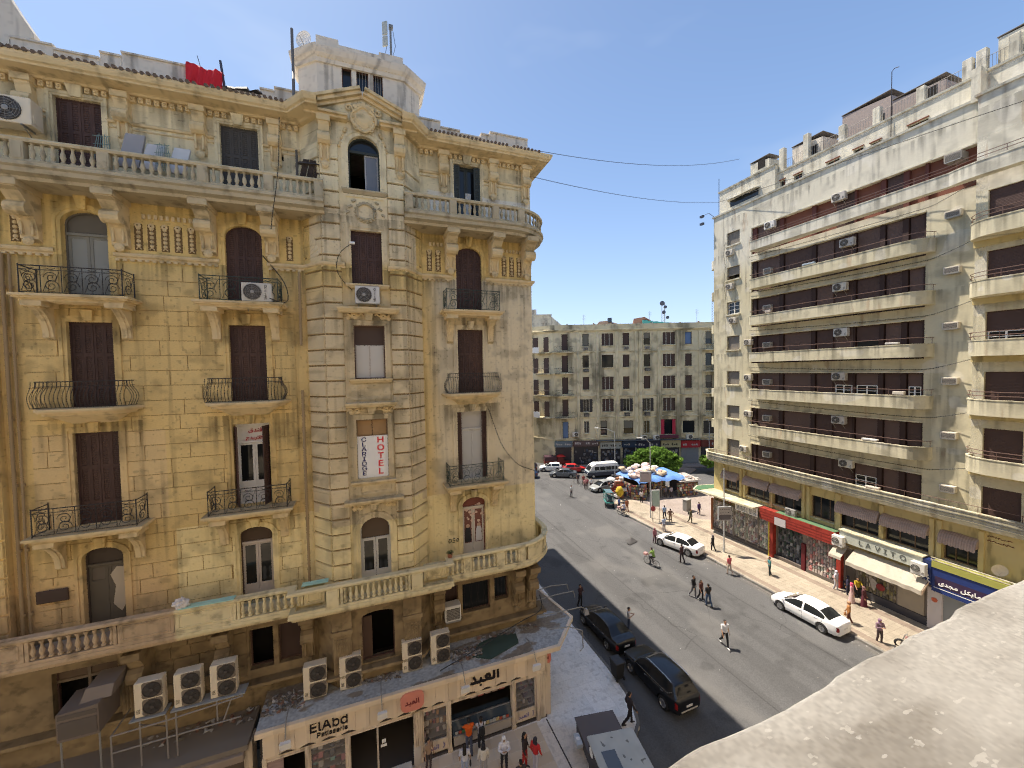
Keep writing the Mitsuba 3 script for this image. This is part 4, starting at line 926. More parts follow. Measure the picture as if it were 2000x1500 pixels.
# ================================================================ shops at the hotel building's foot
M_SHOP = pmat('m_shop', lambda p, n, uv: mix((0.56, 0.45, 0.32), (0.72, 0.60, 0.45), fbm(p.x * 1.2, p.z * 1.5, p.y, 4)) * (1 - 0.35 * smoothstep(0.55, 0.8, fbm(p.x * 5, p.z * 0.8, 1.0, 3))), 0.5)
M_FASCIA = pmat('m_fascia', lambda p, n, uv: mix((0.68, 0.54, 0.38), (0.80, 0.66, 0.49), fbm(p.x * 1.7, p.z * 1.1, p.y, 4)) * (0.88 + 0.2 * cell_rand(dr.floor((p.x + 4.6) / 0.575), 3.0)), 0.35)
CANO = [(-4.7, .0), (-4.66, 2.3), (8.75, 2.36), (10.5, .55), (9.85, -2.9), (9.85, -26), (8.4, -26), (8.4, -.4)]
b = MB(LF); b.slab(Polygon(CANO), 3.62, 3.8); b.build(HB + '__shop_canopy', M_CANOPY)
b = MB(LF); b.sweep(CANO[1:6], [(-.02, 3.60), (.04, 3.60), (.06, 3.76), (.06, 3.84), (-.10, 3.85), (-.12, 3.80)]); b.build(HB + '__canopy_edge', M_FASCIA)
b = MB(LF); b.slab(Polygon([(-20, 0), (-20, 2.1), (-5.0, 2.0), (-5.0, 0)]), 3.05, 3.25); b.build(HB + '__side_canopy', mat((.20, .165, .13), .9))
for s0, s1, z0, z1, c, k in ((-9.9, -8.85, 2.5, 3.2, (.55, .47, .35), '__side_sign'), (-11.3, -9.95, 2.35, 3.1, (.48, .30, .22), '__side_sign'), (-8.8, -7.2, 2.7, 3.04, (.40, .30, .2), '__side_beam'), (-7.1, -5.1, 2.75, 3.04, (.26, .2, .15), '__side_beam'), (-13, -11.4, 2.2, 3.0, (.42, .34, .26), '__side_sign')):
    b = MB(LF); b.box(s0, s1, 1.9, 2.16, z0, z1, ch=.02); b.build(HB + k, mat(c, .7))
b = MB(LF); b.box(-20, -5.0, .9, 1.1, .1, 3.05); b.build(HB + '__side_shop_wall', mat((.12, .09, .07), .8))
for s in (-12.5, -9.0, -7.0, -5.1): b = MB(LF); b.box(s - .15, s + .15, 1.0, 1.6, .1, 3.05); b.build(HB + '__side_pier', M_SHOP)
SH = 2.2
random.seed(9)
x = -4.45
while x < 8.0:                                   # facing panels of the shop fascia
    e = min(x + .575, 8.0); b = MB(LF); b.box(x + .008, e - .008, SH - .04, SH, 2.62, 3.6, ch=.008); b.build(HB + '__fascia_panel', M_FASCIA); x = e
b = MB(LF); b.box(-4.45, 8.0, SH - .3, SH - .042, 2.5, 3.6); b.box(7.98, 8.35, -2, SH - .1, 0.1, 3.6)
b.slab(Polygon([(7.6, SH), (7.98, SH), (8.62, SH - .75), (8.62, -20), (8.2, -20), (8.2, SH - .9)]), .1, 3.62); b.build(HB + '__shop_wall', M_SHOP)
b = MB(LF)
for i in range(15): 
    if i % 5 != 4: b.wall(Polygon([(-3.9 + i * .77, 2.62), (-3.3 + i * .77, 2.62), (-3.42 + i * .77, 2.68), (-3.6 + i * .77, 2.72), (-3.78 + i * .77, 2.67)]), SH + .001, SH + .012)
k = b.build(HB + '__fascia_trim', mat((.05, .035, .025), .6)); stuff(k)
def column(s, w=.16, key='__shop_column', m=None):
    b = MB(LF); b.box(s - w / 2, s + w / 2, SH - .3, SH + .02, .1, 2.62, ch=.01); b.box(s - w / 2 - .03, s + w / 2 + .03, SH - .3, SH + .05, .1, .32); b.build(HB + key, m or M_SHOP)
for s in (-4.4, -2.88, -1.3, 1.72, 3.06, 6.26, 7.6): column(s)
for s in (1.46, 1.56, 1.66):
    b = MB(LF); b.tube([(s, SH + .03, 1.0), (s, SH + .03, 2.6)], .05, 8); b.build(HB + '__shop_colonnette', M_SHOP)
b = MB(LF); b.box(1.40, 1.72, SH - .1, SH + .06, .1, 1.0); b.build(HB + '__shop_pedestal', mat((.55, .50, .45), .5))
b = MB(LF); b.box(-4.5, 8.0, -1.6, -1.4, .1, 3.6); b.box(-4.6, -4.4, -1.5, SH - .3, .1, 3.6); b.build(HB + '__shop_back_wall', mat((.045, .035, .03), .8))
b = MB(LF); b.box(-4.5, 8.1, -1.5, SH, .14, .2); b.build(HB + '__shop_floor', mat((.10, .085, .075), .4))
b = MB(LF); b.box(-4.45, 8.1, SH - .2, SH, 2.44, 2.5); b.build(HB + '__shop_transom', M_SHOP)
# door leaves, glass, posters
b = MB(LF); b.box(-.16, -.08, SH - .1, SH - .02, .15, 2.45); b.build(HB + '__door_post', mat((.45, .38, .3), .5))
b = MB(LF); b.box(-4.35, -3.75, SH - .12, SH - .06, .2, 2.4)
for i in range(14): b.box(-4.35, -3.75, SH - .06, SH - .04, .25 + i * .15, .35 + i * .15)
b.build(HB + '__roller_shutter', mat((.34, .24, .21), .6))
for s0, s1 in ((-2.8, -1.38), (1.82, 2.98), (6.36, 7.5)):
    b = MB(LF); b.wall(sbox(s0, .3, s1, 2.44).difference(sbox(s0 + .06, .85, s1 - .06, 2.38)), SH - .14, SH - .06); k = b.build(HB + '__shop_window', M_SHOP)
    b = MB(LF); b.box(s0 + .05, s1 - .05, SH - .11, SH - .10, .84, 2.39); b.build(k + '__pane', M_PANE)
M_PURP = mat((.16, .13, .30), .6)
for s in (1.95, 6.5):
    b = MB(LF); b.arabic('abd', .62, s, SH - .055, .38, .006); b.tube([(s + .8, SH - .05, .42), (s + .86, SH - .05, .55), (s + .8, SH - .05, .7)], .02, 4); k = b.build(HB + '__window_lettering', M_PURP); stuff(k)
def goods(key, s0, s1, o0, o1, z0, z1, rows, n, pal, seed):
    rr = random.Random(seed); b = MB(LF)
    for r in range(rows):
        z = z0 + (z1 - z0) * r / rows; b.box(s0, s1, o0, o1, z - .025, z, (.20, .17, .14))
        for i in range(n):
            w = (s1 - s0) / n; x = s0 + i * w; h = rr.uniform(.35, .85) * (z1 - z0) / rows; d = rr.uniform(.1, .9) * (o1 - o0); c = rr.choice(pal); f = rr.uniform(.7, 1.1)
            b.box(x + .1 * w, x + .9 * w, o0 + .02, o0 + d, z, z + h, tuple(min(.8, q * f) for q in c), ch=.01)
    k = b.build(key, M_VCOL); stuff(k); return k
PAL1 = [(.45, .30, .32), (.55, .5, .45), (.3, .08, .08), (.6, .55, .5), (.35, .2, .1)]
goods(HB + '__pastry_display', 1.85, 2.95, 1.5, 2.0, .95, 2.3, 3, 7, PAL1, 1)
goods(HB + '__pastry_display', 6.4, 7.48, 1.5, 2.0, .95, 2.4, 4, 7, [(.25, .12, .12), (.3, .25, .25), (.45, .4, .4), (.1, .06, .08)], 2)
goods(HB + '__shelf_goods', -2.75, -1.42, 1.55, 2.0, .5, 2.4, 5, 6, [(.45, .2, .2), (.2, .35, .33), (.35, .33, .3), (.5, .45, .42), (.12, .12, .13)], 3)
goods(HB + '__shelf_goods', 3.3, 6.1, -1.3, -.8, .6, 2.4, 3, 16, [(.2, .06, .06), (.3, .22, .2), (.1, .08, .1), (.25, .2, .12)], 4)
b = MB(LF); rr = random.Random(6)
for i in range(5):
    c = rr.choice([(.45, .15, .13), (.40, .30, .26), (.5, .4, .38)]); x = 4.2 + i * .37; b.box(x, x + .28, SH - .5, SH - .48, 1.95, 2.33, c); b.box(x + .06, x + .22, SH - .48, SH - .475, 2.02, 2.24, tuple(q * .45 for q in c))
k = b.build(HB + '__hanging_print', M_VCOL); stuff(k)
cnt = MB(LF); cnt.box(3.25, 6.15, SH - .5, SH - .05, .25, .8, ch=.02); CNT = cnt.build(HB + '__counter', mat((.42, .38, .34), .4))
b = MB(LF); b.hull([(3.2, SH - .6, .8), (6.15, SH - .6, .8), (3.2, SH, .8), (6.15, SH, .8), (3.2, SH - .6, 1.35), (6.15, SH - .6, 1.35), (3.2, SH - .25, 1.35), (6.15, SH - .25, 1.35)]); b.build(CNT + '__display_glass', mat((.05, .07, .09), .08))
b = MB(LF); b.box(3.2, 6.18, SH - .02, SH + .03, .78, .84); b.box(3.2, 6.18, SH - .28, SH - .22, 1.34, 1.4)
b.build(CNT + '__rail', M_CHROME)
b = MB(LF); rr = random.Random(8)
for i in range(16): x = 3.3 + i * .17; b.box(x, x + .15, SH - .01, SH + .004, .86, .98 + rr.uniform(0, .08), rr.choice([(.4, .08, .05), (.1, .25, .1), (.5, .4, .2), (.4, .4, .38), (.35, .12, .05)]))
k = b.build(CNT + '__tray_goods', M_VCOL); stuff(k)
b = MB(LF); b.wall(sbox(.05, 1.55, .22, 1.72), SH - .12, SH - .11); b.wall(sbox(.0, 1.38, .26, 1.5), SH - .12, SH - .11); b.build(HB + '__door_notice', M_WHITE)
b = MB(LF); b.hull([(.4, SH + .1, .14), (1.3, SH + .1, .14), (.4, SH + .9, .14), (1.3, SH + .9, .14), (.42, SH + .1, .5), (1.28, SH + .1, .5), (.42, SH + .8, .45), (1.28, SH + .8, .45)]); b.build(HB + '__step_box', mat((.5, .47, .43), .6))
b = MB(LF); b.box(8.62, 8.66, .3, .9, .4, 2.4); b.build(HB + '__side_window', M_DARKGLASS)

# ---- signs
t = thing('shop_sign', 'black raised Latin lettering of the pastry shop on the cream fascia', 'sign')
M_LET = mat((.015, .012, .012), .4)
b = MB(LF); b.text('ElAbd', .40, -2.78, SH + .002, 3.12, .05); b.build(t + '__lettering', M_LET)
b = MB(LF); b.text('Patisserie', .19, -2.5, SH + .002, 2.84, .04); b.build(t + '__small_lettering', M_LET)
t = thing('shop_sign', 'large black Arabic lettering on the cream fascia near the corner', 'sign')
b = MB(LF); b.arabic('abd', 1.6, 4.0, SH + .002, 2.85, .06); b.build(t + '__lettering', M_LET)
def pill(w, h, r): return sbox(-w / 2 + r, -h / 2 + r, w / 2 - r, h / 2 - r).buffer(r)
t = thing('shop_sign', 'salmon pink rounded sign with Arabic word in the middle of the fascia', 'sign')
b = MB(LF); b.wall(shapely.affinity.translate(pill(1.02, .86, .3), 1.38, 3.32), SH + .14, SH + .24); b.build(t + '__plate', mat((.60, .22, .16), .5))
b = MB(LF); b.arabic('abd', .68, 1.03, SH + .24, 3.12, .012); b.build(t + '__lettering', mat((.15, .02, .02), .5))
t = thing('shop_sign', 'small salmon pink sign sticking out at the shop corner', 'sign')
b = MB(LF.at(8.2, SH - .2, 3.2, .9)); b.wall(pill(.5, .62, .2), 0, .07); b.build(t + '__plate', mat((.62, .20, .15), .5))
b = MB(LF.at(8.2, SH - .2, 3.2, .9)); b.arabic('abd', .34, -.17, .071, -.12, .01); b.build(t + '__lettering', mat((.15, .02, .02), .5))
t = thing('hotel_banner', 'white upright hotel banner with red and blue vertical letters in the bay window', 'banner')
b = MB(LF); b.box(CB - .66, CB + .66, .86, .9, 13.19, 15.12)
b.box(CB - .05, CB + .02, .9, .905, 13.19, 15.12); b.build(t + '__board', M_WHITE)
for i, ch in enumerate('HOTEL'):
    b = MB(LF); b.text(ch, .26, CB + .34, .901, 14.79 - .365 * i, .012, bold=True, center=True); b.v[-1][:, 0] = (b.v[-1][:, 0] - CB - .34) * 1.25 + CB + .34; b.build(t + '__red_letter', mat((.62, .03, .04), .5))
for i, ch in enumerate('CLARIDGE'):
    b = MB(LF); b.text(ch, .185, CB - .38, .901, 14.88 - .222 * i, .012, bold=True, center=True); b.v[-1][:, 0] = (b.v[-1][:, 0] - CB + .38) * 1.3 + CB - .38; b.build(t + '__blue_letter', mat((.012, .015, .10), .5))
t = thing('graffiti', 'black painted graffiti tag on the wall beside the poster door', 'graffiti')
for i, q in enumerate([[(0, .1), (.05, .2), (.13, .18), (.14, .06), (.05, 0), (0, .1)], [(.34, .22), (.24, .2), (.24, .12), (.33, .1), (.31, 0), (.2, .01)], [(.42, .1), (.46, .2), (.52, .16), (.5, .03), (.44, .02), (.42, .1)], [(.74, .27), (.62, .25), (.6, .15), (.72, .12), (.7, -.02), (.58, .0)]]):
    b = MB(LF); b.tube([(3.62 + x, .03, 9.08 + z) for x, z in q], .02, 5); b.build(t + '__letter', M_LET)

# ---- floodlights on arms over the fascia
def floodlight(s, label):
    t = thing('floodlight', label, 'floodlight', 'floodlights along the shop fascia')
    b = MB(LF); b.hull([(s - .2, 2.62, 3.1), (s + .2, 2.62, 3.1), (s - .2, 2.74, 3.44), (s + .2, 2.74, 3.44), (s - .18, 2.50, 3.14), (s + .18, 2.50, 3.14), (s - .18, 2.56, 3.42), (s + .18, 2.56, 3.42)]); b.build(t + '__housing', M_WHITE)
    b = MB(LF); b.hull([(s - .16, 2.485, 3.16), (s + .16, 2.485, 3.16), (s - .16, 2.54, 3.40), (s + .16, 2.54, 3.40), (s - .16, 2.50, 3.16), (s + .16, 2.55, 3.4)]); b.build(t + '__lens', mat((.2, .2, .22), .1))
    b = MB(LF); b.tube([(s, 1.2, 3.82), (s - .02, 1.7, 4.02), (s - .02, 2.3, 3.98), (s, 2.6, 3.5)], .022, 6); b.build(t + '__arm', M_STEEL)
for s, l in ((-3.56, 'white floodlight left of the pastry lettering'), (.1, 'white floodlight beside the shop door and left of the pink sign'), (3.75, 'white floodlight just left of the black Arabic lettering'), (7.36, 'white floodlight at the shop corner, right of the Arabic lettering')): floodlight(s, l)
t = thing('floodlight', 'floodlight on a long bent arm reaching over the pavement corner', 'floodlight')
b = MB(LF); b.tube([(8.4, .6, 4.4), (9.6, 1.0, 4.6), (10.9, .9, 4.5), (11.3, .8, 4.2)], .025, 6); b.build(t + '__arm', M_STEEL)
b = MB(LF); b.hull([(11.2, .65, 3.9), (11.4, .65, 3.9), (11.15, .9, 3.92), (11.45, .9, 3.92), (11.22, .7, 4.22), (11.38, .7, 4.22), (11.22, .85, 4.22), (11.38, .85, 4.22)]); b.build(t + '__housing', mat((.28, .28, .28), .5))
t = thing('bracket_arm', 'grey bracket arm bent downwards above the pavement corner', 'bracket')
b = MB(LF); b.tube([(8.6, 1.2, 4.0), (9.6, 1.9, 4.3), (10.2, 2.2, 4.15), (10.25, 2.2, 3.2), (10.0, 2.3, 3.15)], .03, 6); b.build(t + '__tube', M_STEEL)
for i, (y0, l) in enumerate(((-.6, 'thin grey arm highest of those over the corner canopy'), (-1.4, 'thin grey arm second from the top over the corner canopy'))):
    t = thing('bracket_arm', l, 'bracket'); b = MB(LF); b.tube([(8.5, y0, 4.5), (10.0, y0 + .2, 4.7 + .1 * i), (11.2, y0 + .1, 4.6), (11.3, y0 + .1, 4.2)], .025, 6); b.build(t + '__tube', M_STEEL)

# ---- air conditioners
def fan_round(b, g, hubm, t, cx, o, cz, r, square=False):
    d = MB(b.fr); d.lathe([(0, 0), (r, 0), (r, .02)], 20, (cx, o, cz), 1); d.build(t + '__fan_well', M_ACD)
    d = MB(b.fr)
    for k in range(5):
        a = k * 2 * math.pi / 5; d.hull([(cx + q * math.cos(a + w), o + .022 + u, cz + q * math.sin(a + w)) for q, w, u in ((.2 * r, 0, 0), (.2 * r, .5, .01), (.88 * r, -.15, 0), (.88 * r, .45, .015), (.6 * r, .5, .018))])
    d.build(t + '__fan', mat((.07, .065, .06), .5))
    d = MB(b.fr)
    for q in (.35, .55, .75, .95):
        tt = np.linspace(0, 2 * np.pi, 21); d.tube([(cx + q * r * math.cos(a), o + .05, cz + q * r * math.sin(a)) for a in tt], .006, 4, caps=False)
    for k in range(8): a = k * math.pi / 4; d.tube([(cx, o + .052, cz), (cx + r * math.cos(a), o + .05, cz + r * math.sin(a))], .006, 4)
    d.lathe([(0, 0), (.24 * r, 0), (.2 * r, .012), (0, .014)], 12, (cx, o + .05, cz), 1)
    d.build(t + '__grille', hubm)
ACT = [M_ACW, mat((.52, .49, .42), .55), mat((.60, .56, .47), .5), mat((.55, .54, .51), .5)]
def ac_split(fr, s, o, z, w, h, d, label, m=None, fans=1, text=None, group=None, bracket=True, fan_right=True):
    t = thing('air_conditioner', label, 'air conditioner', group); m = m or ACT[len(labels) % 4]
    f = fr.at(s, o, z); b = MB(f); b.box(-w / 2, w / 2, 0, d, 0, h, ch=.018); b.build(t + '__casing', m)
    for i in range(fans):
        hh = h / fans; r = min(hh * .43, w * .33); cx = w * .14 * (1 if fan_right else -1)
        if fans > 1: q = MB(f); q.wall(shapely.affinity.translate(pill(2.22 * r, 2.22 * r, .09), cx, hh * (i + .5)), d - .004, d + .0015); q.build(t + '__fan_surround', mat((.16, .13, .10), .6))
        fan_round(MB(f), None, mat((.25, .24, .22), .5) if fans == 1 else M_ACD, t, cx, d + .002, hh * (i + .5), r)
    b = MB(f); sx = -w * .36 if fan_right else w * .3
    for i in range(5): b.box(sx - .07, sx + .05, d, d + .008, h * .12 + i * .035, h * .12 + i * .035 + .012)
    k = b.build(t + '__vent', M_ACD); stuff(k)
    if text:
        for i, ch in enumerate(text): 
            q = MB(f); q.text(ch, .085, sx, d + .001, h * .66 - i * .12, .006, center=True); q.build(t + '__brand_letter', mat((.04, .04, .05), .5))
        q = MB(f); q.lathe([(.035, 0), (.055, .004), (.035, .008)], 12, (sx, d + .001, h * .84), 1); q.build(t + '__brand_mark', mat((.04, .04, .05), .5))
    b = MB(f); b.box(w * .5 - .002, w * .5 + .02, .05, d * .8, .1, h * .45); b.build(t + '__service_cover', m)
    if bracket:
        for sx in (-w * .36, w * .36): b = MB(f); b.box(sx - .02, sx + .02, -.02, d + .04, -.05, -.004); b.tube([(sx, 0, -.38), (sx, d * .9, -.05)], .016, 4); b.build(t + '__bracket', M_STEEL)
    return t
def ac_window(fr, s, o, z, w, h, d, label, m=None, group=None):
    t = thing('air_conditioner', label, 'air conditioner', group); m = m or M_ACB
    f = fr.at(s, o, z); b = MB(f); b.box(-w / 2, w / 2, -.1, d, 0, h, ch=.015); b.build(t + '__casing', m)
    b = MB(f); b.box(-w * .42, w * .42, d, d + .012, h * .1, h * .82); b.build(t + '__front_panel', mat((.10, .09, .08), .7))
    b = MB(f)
    for i in range(7): z0 = h * .14 + i * h * .095; b.box(-w * .41, w * .41, d + .012, d + .022, z0, z0 + h * .04)
    k = b.build(t + '__louvre', mat((.22, .2, .17), .6)); stuff(k)
    b = MB(f); b.box(-w * .45, w * .45, -.1, d + .03, -.05, -.004); b.build(t + '__bracket', M_STEEL)
    return t
ac_split(LF, C2 + .62, .62, 21.08, 1.08, .76, .34, 'white split air conditioner standing on the scrolled balcony of the second column', text='GREE', fan_right=False)
ac_split(LF, CB - .03, 1.05, 21.1, 1.02, .76, .34, 'white split air conditioner on the ledge below the bay window shutter', text='GREE', fan_right=False)
ac_split(LF, -11.75, .35, 26.95, 1.75, .92, .55, 'old beige air conditioner on the wall at the top left edge', m=M_ACB)
ac_window(LF, 3.68, .06, 5.2, .82, .8, .42, 'cream window air conditioner in the mezzanine window right of the bay', m=M_ACW)
for i, s in enumerate((-8.28, -7.07, -5.9)):
    ac_split(LF, s, 1.0, 5.07, .86, 1.32, .4, ['tall twin-fan unit, leftmost of the three on the steel frame', 'tall twin-fan unit, middle of the three on the steel frame', 'tall twin-fan unit, rightmost of the three on the steel frame'][i], m=M_ACB, fans=2, group='twin-fan units on the steel frame', bracket=False)
for i, s in enumerate((-2.62, -1.18, 1.52, 2.86)):
    ac_split(LF, s, .92, 3.86, .90, 1.44, .4, ['tall twin-fan unit standing leftmost on the blue-grey shop canopy', 'tall twin-fan unit second from left on the shop canopy', 'tall twin-fan unit third from left on the shop canopy, right of the bay', 'tall twin-fan unit rightmost on the shop canopy'][i], m=M_ACB, fans=2, group='twin-fan units on the shop canopy', bracket=False)
t = thing('ventilation_box', 'large brown sheet metal ventilation box on legs at lower left', 'ventilation unit')
b = MB(LF); b.hull([(-10.75, .6, 5.2), (-9.5, .6, 5.2), (-10.7, 1.75, 5.15), (-9.55, 1.75, 5.15), (-10.75, .6, 6.2), (-9.5, .6, 6.3), (-10.7, 1.75, 6.15), (-9.55, 1.75, 6.25)]); b.build(t + '__casing', mat((.16, .125, .10), .6))
b = MB(LF); b.hull([(-10.2, .3, 6.2), (-9.3, .3, 6.2), (-10.2, 1.5, 6.2), (-9.3, 1.5, 6.25), (-10.1, .4, 6.65), (-9.3, .4, 6.65), (-10.1, 1.3, 6.6), (-9.3, 1.3, 6.6)]); b.build(t + '__duct', mat((.20, .16, .13), .6))
b = MB(LF); b.box(-10.65, -9.6, 1.75, 1.77, 5.95, 6.1); b.box(-10.65, -9.6, 1.765, 1.775, 5.25, 5.85); b.build(t + '__slot', mat((.10, .08, .065), .7))
for s in (-10.65, -9.6):
    b = MB(LF); b.tube([(s, 1.65, 3.3), (s, 1.65, 5.2)], .03, 5); b.build(t + '__leg', M_STEEL)
t = thing('steel_frame', 'rusty steel support frame carrying three twin-fan units', 'frame')
M_RUST = mat((.28, .25, .22), .6, .2)
for x0, x1 in ((-8.85, -7.75), (-7.6, -5.15)):
    b = MB(LF); b.box(x0, x1, .95, 1.5, 5.0, 5.05); b.build(t + '__shelf', mat((.26, .27, .27), .5))
for pts in ([(-9.35, 1.55, 4.75), (-7.7, 1.55, 4.8), (-5.2, 1.55, 4.98)], [(-9.35, 1.55, 4.1), (-5.3, 1.55, 4.15)], [(-9.35, .3, 4.75), (-9.35, 1.55, 4.75)], [(-9.35, 1.55, 3.3), (-9.35, 1.55, 4.78)], [(-8.5, 1.55, 3.3), (-8.5, 1.55, 5.0)], [(-7.7, 1.55, 3.3), (-7.7, 1.55, 5.0)], [(-7.4, 1.55, 3.3), (-7.4, 1.55, 5.0)], [(-6.1, 1.5, 4.2), (-6.1, 1.5, 5.0)], [(-5.9, 1.5, 4.15), (-5.6, 1.4, 5.0)], [(-8.3, .2, 3.6), (-8.5, 1.55, 4.9)]):
    b = MB(LF); b.tube(pts, .028, 5); b.build(t + '__bar', M_RUST)
# plaque, bag, cloth, things on the top balcony and roof
t = thing('wall_plaque', 'dark blank metal plaque on the wall at left', 'plaque')
b = MB(LF); b.box(-12.02, -11.1, .05, .11, 9.5, 9.98, ch=.02); b.build(t + '__plate', mat((.05, .028, .022), .5)); b = MB(LF); b.box(-11.98, -11.14, .108, .115, 9.54, 9.94); b.build(t + '__face', mat((.04, .022, .018), .4))
t = thing('rubble_bag', 'crumpled white sack lying on the long balcony rail', 'sack')
m = trimesh.creation.icosphere(3, 1.0); v = m.vertices * [.26, .17, .2]; v = v * (1 + 1.5 * (meshkit.fbm(m.vertices * 2.6 + 5, 4) - .5)[:, None]); v[:, 2] = np.maximum(v[:, 2], -.17)
b = MB(LF.at(-7.2, 1.23, 9.08)); b.add(v, m.faces); b.build(t + '__cloth', mat((.62, .58, .54), .8), True)
t = thing('red_cloth', 'bright red cloth hanging over the roof parapet', 'cloth')
G = []
for i in range(21):
    a = i / 20; row = []
    for j in range(13):
        c = j / 12; s = -6.62 + 1.22 * a; zt = 30.86 - .12 * a + .05 * math.sin(a * 9); o = .02 + .07 * math.sin(a * 17 + 2 * c) * (.3 + c) + .10 * c + .05 * math.sin(a * 31 + 5 * c)
        row.append((s, o if c > .12 else -.3 + c * 2.6, (zt + .02 if c < .12 else zt - (c - .12) * (1.02 + .07 * math.sin(a * 6))) ))
    G.append(row)
b = MB(LF); b.grid(G); b.build(t + '__sheet', mat((.48, .012, .02), .7), True)
t = thing('roof_debris', 'dark broken boards and tarpaulin lying on the low parapet', 'debris')
for i, (s, z, w, h) in enumerate(((-5.2, 30.1, .5, .25), (-4.75, 30.15, .7, .28), (-4.2, 30.2, .5, .2))):
    b = MB(LF.at(s, -.2, z, .3 * i)); b.hull([(-w / 2, -.2, 0), (w / 2, -.2, .02), (-w / 2, .3, .02), (w / 2, .3, 0), (-w / 2 + .1, 0, h), (w / 2 - .1, .1, h * .8)]); b.build(t + '__board', mat((.03, .03, .035), .7))
b = MB(LF); b.tube([(-5.35, -.1, 30.0), (-5.5, -.15, 31.3)], .05, 5); b.build(t + '__post', mat((.04, .05, .08), .6)); b = MB(LF); b.tube([(-6.2, -.3, 30.7), (-6.3, -.3, 31.2), (-6.35, -.3, 31.4)], .012, 4); b.build(t + '__rod', M_IRON)
PN = [('grey board leaning tallest on the top balcony wall', -8.25, .62, 1.0, (.30, .28, .27)), ('pale board leaning in the middle on the top balcony', -7.62, .6, .72, (.50, .48, .46)), ('white board leaning rightmost on the top balcony', -6.8, .55, .72, (.55, .54, .52))]
for l, s, w, h, c in PN:
    t = thing('leaning_board', l, 'board'); b = MB(LF); b.hull([(s - w / 2, .85, 25.9), (s + w / 2, .85, 25.9), (s - w / 2, .98, 25.9), (s + w / 2, .98, 25.9), (s - w / 2 + .15, .55, 26.3 + h), (s + w / 2 + .12, .55, 26.3 + h), (s - w / 2 + .15, .66, 26.3 + h), (s + w / 2 + .12, .66, 26.3 + h)]); b.build(t + '__sheet', mat(c, .6))
for s, l in ((-8.98, 'green wire frame folded by the dark shutter on the top balcony'), (-7.2, 'narrow green wire rack between the pale boards')):
    t = thing('wire_rack', l, 'wire rack'); b = MB(LF)
    for i in range(7): b.tube([(s - .2 + .06 * i, 1.0, 25.9), (s - .22 + .07 * i, .9, 26.5), (s - .18 + .05 * i, .8, 27.0 + .05 * math.sin(i * 2))], .011, 4)
    for z in (26.2, 26.6, 26.9): b.tube([(s - .25, .93, z), (s + .25, .93, z + .04)], .011, 4)
    b.build(t + '__wire', mat((.16, .24, .22), .6))
t = thing('corrugated_sheets', 'bundle of dark corrugated sheets standing on the top balcony by the bay', 'sheets')
for i in range(3):
    b = MB(LF.at(-2.45 + .26 * i, .95, 26.3)); G = [[(-.12 + .024 * k + .2 * q, .05 * (k % 2), 0 + .9 * q) for q in (0, 1)] for k in range(11)]; b.grid(G); b.build(t + '__sheet', mat((.085, .065, .055), .8))
b = MB(LF); b.hull([(-2.6, .8, 27.0), (-1.75, .8, 27.05), (-2.6, 1.1, 26.95), (-1.75, 1.1, 27.0), (-2.5, .9, 27.12), (-1.9, .9, 27.15)]); b.build(t + '__cover', mat((.06, .05, .045), .8))
t = thing('satellite_dish', 'white satellite dish on the roof pavilion', 'satellite dish')
f = LF.at(-2.35, -.9, 33.55, .5); b = MB(f); b.lathe([(.002, -.02), (.12, -.008), (.24, .03), (.38, .10), (.38, .12), (.24, .05), (.12, .012), (.002, 0)], 20, (0, 0, 0), 1); b.build(t + '__reflector', M_WHITE); b = MB(f); b.tube([(0, 0, -.3), (0, .4, -.05)], .015, 4); b.tube([(0, -.05, -.5), (0, -.03, 0)], .03, 5); b.build(t + '__mount', M_STEEL)
t = thing('antenna_mast', 'steel mast with two flat antenna panels on the roof pavilion', 'antenna')
b = MB(LF); b.tube([(1.5, -.9, 33.0), (1.5, -.9, 35.3)], .055, 8); b.box(1.42, 1.62, -1.0, -.8, 35.2, 35.34); b.build(t + '__pole', mat((.16, .17, .18), .5))
for z0, z1 in ((34.75, 35.4), (34.2, 34.7)):
    b = MB(LF.at(1.25, -.85, 0, .6)); b.box(-.14, .14, 0, .08, z0, z1, ch=.02); b.build(t + '__panel', mat((.35, .38, .36), .5))
b = MB(LF); b.tube([(1.62, -.9, 35.1), (1.72, -.9, 34.4), (1.6, -.9, 33.9), (1.4, -.9, 33.5)], .012, 4); b.tube([(1.3, -.85, 34.3), (1.22, -.85, 33.8), (1.4, -.9, 33.4)], .012, 4); b.build(t + '__cable', M_CABLE)
t = thing('vent_pipe', 'tall dark standpipe in front of the pavilion', 'pipe')
b = MB(LF); b.tube([(-2.75, .3, 29.5), (-2.75, .1, 31.0), (-2.8, -.3, 31.6), (-2.8, -.3, 33.5)], .06, 8); b.build(t + '__tube', mat((.10, .10, .105), .6))
t = thing('security_camera', 'small white camera on a cable above the bay shutter', 'camera')
b = MB(LF); b.box(-.64, -.42, 1.25, 1.35, 23.68, 23.78, ch=.02); b.build(t + '__body', M_WHITE); b = MB(LF); b.tube([(-.62, 1.06, 23.72), (-.5, 1.3, 23.7)], .015, 4); b.build(t + '__arm', M_STEEL)
def cable(pts, label, r=.014, n=14):
    t = thing('cable', label, 'cable'); p = np.array(pts, float); tt = np.linspace(0, len(p) - 1, n); q = np.stack([np.interp(tt, np.arange(len(p)), p[:, k]) for k in range(3)], 1)
    for _ in range(2): q[1:-1] = (q[:-2] + 2 * q[1:-1] + q[2:]) / 4
    b = MB(LF); b.tube(q, r, 4); b.build(t + '__line', M_CABLE)
cable([(-.55, 1.3, 23.7), (-1.1, 1.2, 23.3), (-1.25, 1.15, 22.6), (-1.0, 1.15, 22.1), (-.6, 1.1, 21.7)], 'thin cable looping left of the bay shutter')
